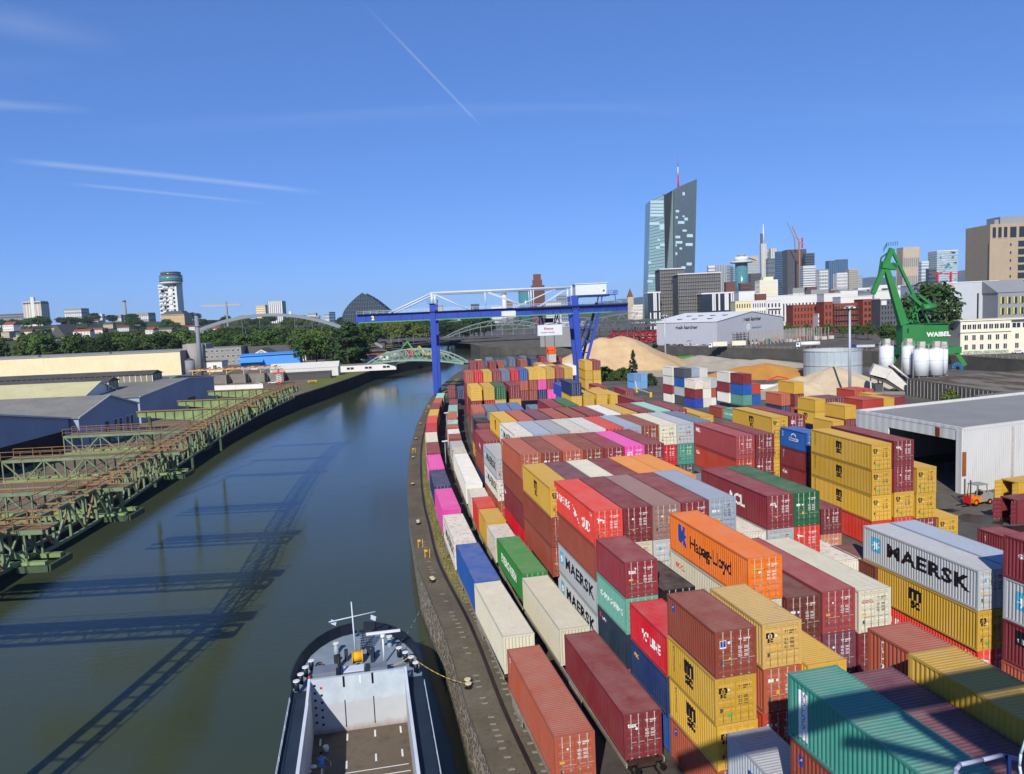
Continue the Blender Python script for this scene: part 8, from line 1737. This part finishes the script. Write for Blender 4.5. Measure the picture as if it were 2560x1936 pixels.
# ------------------------------------------------------------------ trees
def mat_leaf(name,c0,c1,c2):
    n=NT(name); oi=n.n('ShaderNodeObjectInfo'); a=n.noise(.25,n.coord(),3,.6); b=n.noise(2.0,n.coord(),2,.5)
    col=n.mix(n.rng(a,.3,.7),lin(c0),lin(c1)); col=n.mix(n.rng(b,.5,.8,0,.6),col,lin(c2)); col=n.mix(1.0,col,n.rng(oi.outputs['Random'],0,1,.75,1.25),'MULTIPLY')
    n.put(n.b.inputs['Subsurface Weight'],0.0); return n.fin(col,.8,0,.15)
LEAF=[mat_leaf('leaf_mid','#3c5226','#4e6630','#65783c'),mat_leaf('leaf_dark','#2c4024','#3a5029','#4a5f33'),mat_leaf('leaf_olive','#4f5e2c','#646f38','#7a8148')]
BARK=flat('bark','#4a4034',.9,0,.2,2)
def crown_mesh(seed,shape,nclump,nleaf,leaf):
    """unit-height tree crown made of leaf faces gathered in clumps"""
    rr=random.Random(seed); m=MB(); np_=[]
    for c in range(nclump):
        if shape=='round':
            th=rr.uniform(0,6.283); u=rr.uniform(-.75,1); rad=rr.uniform(.62,1.0); s=math.sqrt(max(0,1-u*u)); cx,cy,cz=.34*s*math.cos(th)*rad,.34*s*math.sin(th)*rad,.60+.36*u*rad; cr=rr.uniform(.07,.13)
        elif shape=='poplar':
            z=rr.uniform(.12,1.0); w=.15*math.sin(min(1,(z-.05)*1.25)*math.pi)**.6+.02; th=rr.uniform(0,6.283); rad=rr.uniform(.5,1); cx,cy,cz=w*math.cos(th)*rad,w*math.sin(th)*rad,z*.97; cr=rr.uniform(.045,.08)
        elif shape=='bush':
            th=rr.uniform(0,6.283); u=rr.uniform(-.2,1); s=math.sqrt(max(0,1-u*u)); cx,cy,cz=.62*s*math.cos(th)*rr.uniform(.6,1),.62*s*math.sin(th)*rr.uniform(.6,1),.2+.72*u; cr=rr.uniform(.12,.2)
        else: # conifer
            z=rr.uniform(.1,1); w=.26*(1-z)+.01; th=rr.uniform(0,6.283); cx,cy,cz=w*math.cos(th)*rr.uniform(.5,1),w*math.sin(th)*rr.uniform(.5,1),z; cr=rr.uniform(.03,.07)
        for l in range(nleaf):
            d=Vector((rr.gauss(0,1),rr.gauss(0,1),rr.gauss(0,.8))).normalized(); p=Vector((cx,cy,cz))+d*cr*rr.uniform(.55,1.05)
            n=(d+Vector((rr.gauss(0,.45),rr.gauss(0,.45),rr.gauss(.25,.45)))).normalized(); a=n.orthogonal().normalized(); a.rotate(Matrix.Rotation(rr.uniform(0,6.28),3,n)); b=n.cross(a); s=leaf*rr.uniform(.6,1.3)
            m.add([p-a*s-b*s*.6,p+a*s-b*s*.6,p+a*s*.9+b*s*.7,p-a*s*.8+b*s*.7],[(0,1,2,3)])
    return m.mesh('crown')
def trunk_mesh(seed,shape):
    rr=random.Random(seed); m=MB(); h=.62 if shape in('round',) else .9
    m.cyl((0,0,-.02),(0,0,h*.5),.026,.018,7); m.cyl((0,0,h*.5),(rr.uniform(-.02,.02),0,h),.018,.006,6)
    for i in range(6): th=rr.uniform(0,6.28); z=h*rr.uniform(.35,.8); m.cyl((0,0,z),(.2*math.cos(th),.2*math.sin(th),z+.18),.010,.003,5)
    return m.mesh('trunk')
CR={}
for shape,n in (('round',4),('poplar',3),('bush',2),('conifer',1)):
    CR[shape]=[(crown_mesh(100+i+len(shape),shape,{'round':70,'poplar':60,'bush':46,'conifer':70}[shape],{'round':34,'poplar':30,'bush':26,'conifer':16}[shape],{'round':.024,'poplar':.021,'bush':.045,'conifer':.022}[shape]),trunk_mesh(i,shape)) for i in range(n)]
tr_=random.Random(31)
def tree(x,y,z,h,shape='round',wide=1.0,leaf=None,lab='',group='',name='tree'):
    c,t=tr_.choice(CR[shape]); r=empty(name,(x,y,z),tr_.uniform(0,6.28),lab,'tree' if shape!='bush' else 'bush',group); r.scale=(h*wide,h*wide,h)
    add('crown',c,LEAF[leaf if leaf is not None else tr_.choice((0,0,1,1,2))],r)
    if shape!='bush': add('trunk',t,BARK,r)
    else: add('stem',t,BARK,r,None,None,(.6,.6,.5))
def grove(n,x0,x1,y0,y1,h0,h1,lab,group,zf=None,shapes=('round',),wide=1.0,seed=1,leaf=None):
    rr=random.Random(seed); k=0
    for i in range(n):
        u=(i+.5)/n; x=x0+(x1-x0)*u+rr.uniform(-1,1)*(x1-x0)/n*1.2; y=rr.uniform(y0,y1)
        tree(x,y,zf(x,y) if zf else .2,rr.uniform(h0,h1),rr.choice(shapes),wide*rr.uniform(.85,1.25),leaf,lab,group)
grove(46,-520,-235,575,660,20,30,'dark broadleaf tree in the belt behind the cream warehouse','tree belt behind the cream warehouse',None,('round','round','poplar'),1.05,1,None)
grove(30,-240,-112,560,640,16,26,'broadleaf tree in the belt behind the blue shed','tree belt behind the blue shed',None,('round','round','round'),1.15,2)
grove(40,-330,-90,720,840,18,28,'tree in the wooded bank under the grey arch','wooded bank under the grey arch',None,('round',),1.2,3)
grove(34,-120,-30,850,960,18,27,'tree in the wooded bank behind the gantry girder','wooded bank behind the gantry girder',None,('round',),1.2,4,1)
grove(60,-1300,-300,980,1300,17,26,'tree on the lower slope of the wooded hill','trees on the lower hill slope',hillz,('round','round','poplar'),1.4,5)
grove(70,-1700,-260,1350,1900,18,26,'tree on the upper slope of the wooded hill','trees on the upper hill slope',hillz,('round',),1.7,6)
grove(34,-1900,-300,1950,2200,18,28,'tree along the hill crest below the towers','trees along the hill crest',hillz,('round',),2.0,7,1)
for i,(u,dy,h) in enumerate(((872,0,26),(888,10,24),(858,18,22),(899,22,20),(880,30,27))):
    q=atY(u,905,452+dy); tree(q.x,452+dy,0,h,'poplar',1.9,1,'tall leafy tree in the clump beside the green truss bridge','tree clump beside the truss bridge')
for i,(u,Y,h) in enumerate(((760,470,21),(790,480,23),(815,490,20))):
    q=atY(u,880,Y); tree(q.x,Y,0,h,'round',1.0,0,'round-crowned tree behind the pale tent','trees behind the pale tent')
q=atY(2328,806,360); tree(q.x,360,.5,atY(2328,700,360).z,'round',1.05,1,'big dark broadleaf tree behind the green crane house','')
for i,(u,v,Y,h,s) in enumerate(((1968,800,585,11,'round'),(1990,802,580,9,'round'),(2015,806,575,10,'round'),(2045,806,570,8,'round'),(2070,808,560,10,'round'),(2108,815,540,9,'round'),(2140,818,520,10,'round'),(2170,822,500,11,'round'),(2220,830,430,13,'round'),(2245,835,420,11,'round'))):
    q=atY(u,v,Y); tree(q.x,Y,.5,h,s,1.1,0,'small street tree before the brick offices','street trees before the brick offices')
for i,(u,v,Y,h) in enumerate(((2375,850,380,12),(2392,845,385,10),(2405,790,420,9),(2450,792,430,12),(2480,795,430,13),(2545,780,425,9),(2362,860,372,9))):
    q=atY(u,v,Y); tree(q.x,Y,.5,h,'round',1.1,1,'dark bushy tree around the cream office','bushy trees around the cream office')
for i in range(9):
    q=at(1506+i*8.5,952-(i%3)*4,0); tree(q.x,q.y,0,tr_.uniform(3.4,5.2),'bush',1.0,0,'rounded green shrub in the hedge by the office containers','hedge shrubs by the office containers','shrub')
q=at(1583,929,0); tree(q.x,q.y,0,9.5,'conifer',1.0,1,'dark pointed conifer before the tall sand heap','')
q=at(1626,965,0); tree(q.x,q.y,0,4.5,'bush',.8,1,'dark shrub beside the blue office containers','',"shrub")
q=at(2120+1285/5.027,820+965/5.027,0); tree(q.x,q.y,0,4.2,'bush',.9,2,'straggly green shrub against the dark ribbed hall','','shrub')
for i in range(5): q=at(815+i*7,925-i*3,0); tree(q.x,q.y,0,5.5,'bush',1.0,0,'ivy-green shrub along the grassy bank wall','shrubs on the grassy bank','shrub')
# houses on the wooded hill
rr=random.Random(12)
HL=[(64,640,1150),(150,720,1250),(330,700,1400),(290,720,1350),(480,690,1500),(1385,660,1500),(1285,690,1150),(1400,690,1200),(1105,745,1050),(860,680,1500),(930,640,1600),(1060,660,1500),(700,700,1250),(590,690,1300),(220,700,1300),(1545,780,1020),(1760,690,1200),(1640,660,1400),(1860,670,1350),(40,700,1200),(800,655,1700),(1180,640,1700)]
for i,(u,v,Y) in enumerate(HL):
    p=atY(u/3.456,620+v/3.456,Y); z=hillz(p.x,Y); house(p.x,Y,rr.uniform(14,30),12,rr.uniform(7,11),rr.uniform(3,5),'pale house among the trees of the wooded hill',[WHT,CBE,CWH][i%3],[REDR,SLATE,CBR][i%3],R_(rr.uniform(-25,25)),5,2,'hillside_house',max(z,p.z-14),'house',.4,.45)['group']='houses on the wooded hill'
p=atY(490/3.456,620+690/3.456,1250); ch_=empty('gabled_church',(p.x,1250,hillz(p.x,1250)),R_(-10),'stepped-gable stone church with an arched window on the hill','church'); MB().add([(-14,0,0),(14,0,0),(14,0,14),(0,0,34),(-14,0,14)],[(0,1,2,3,4)]).build('gable_wall',CBE,ch_); MB().box(-14,.02,0,14,40,14).build('nave',CBE,ch_); MB().loft([[(-15,y,13.5),(0,y,34.2),(15,y,13.5)] for y in (-.3,40)],0,False).build('roof',SLATE,ch_); MB().add([(5*math.cos(t*math.pi/10),-.1,10+8*math.sin(t*math.pi/10)) for t in range(11)],[tuple(range(11))]).build('arched_window',GLASSD,ch_)
# ------------------------------------------------------------------ grass tufts on the verge (stuff)
m=MB(); rr=random.Random(3); GV=[p for p in QD if 70<p[1]<200]; A=offset(GV,2.75); B=offset(GV,5.0)
for i in range(len(GV)-1):
    for k in range(int(60 if GV[i][1]<120 else 26)):
        t=rr.random(); s=rr.random(); x=A[i][0]+(B[i][0]-A[i][0])*s+(A[i+1][0]-A[i][0])*t; y=A[i][1]+(B[i][1]-A[i][1])*s+(A[i+1][1]-A[i][1])*t; h=rr.uniform(.1,.42); a=rr.uniform(0,3.14); w=rr.uniform(.05,.14)
        m.add([(x-w*math.cos(a),y-w*math.sin(a),0),(x+w*math.cos(a),y+w*math.sin(a),0),(x+rr.uniform(-.1,.1),y+rr.uniform(-.1,.1),h)],[(0,1,2)])
tag(m.build('verge_grass',DRYGR),'dry tufted grass growing between crane rail and train','grass',kind='stuff')
# ------------------------------------------------------------------ haze: clear summer air, far things fade a little to blue
hm=bpy.data.materials.new('haze_air'); hm.use_nodes=True; t_=hm.node_tree; t_.nodes.clear()
ho2=t_.nodes.new('ShaderNodeOutputMaterial'); pv=t_.nodes.new('ShaderNodeVolumePrincipled'); pv.inputs['Color'].default_value=(.62,.78,1,1); pv.inputs['Density'].default_value=3.0e-5; pv.inputs['Anisotropy'].default_value=0.0; t_.links.new(pv.outputs[0],ho2.inputs['Volume'])
hz_=MB().box(-22000,-600,-12,22000,20500,640).build('haze',hm); tag(hz_,kind='stuff')
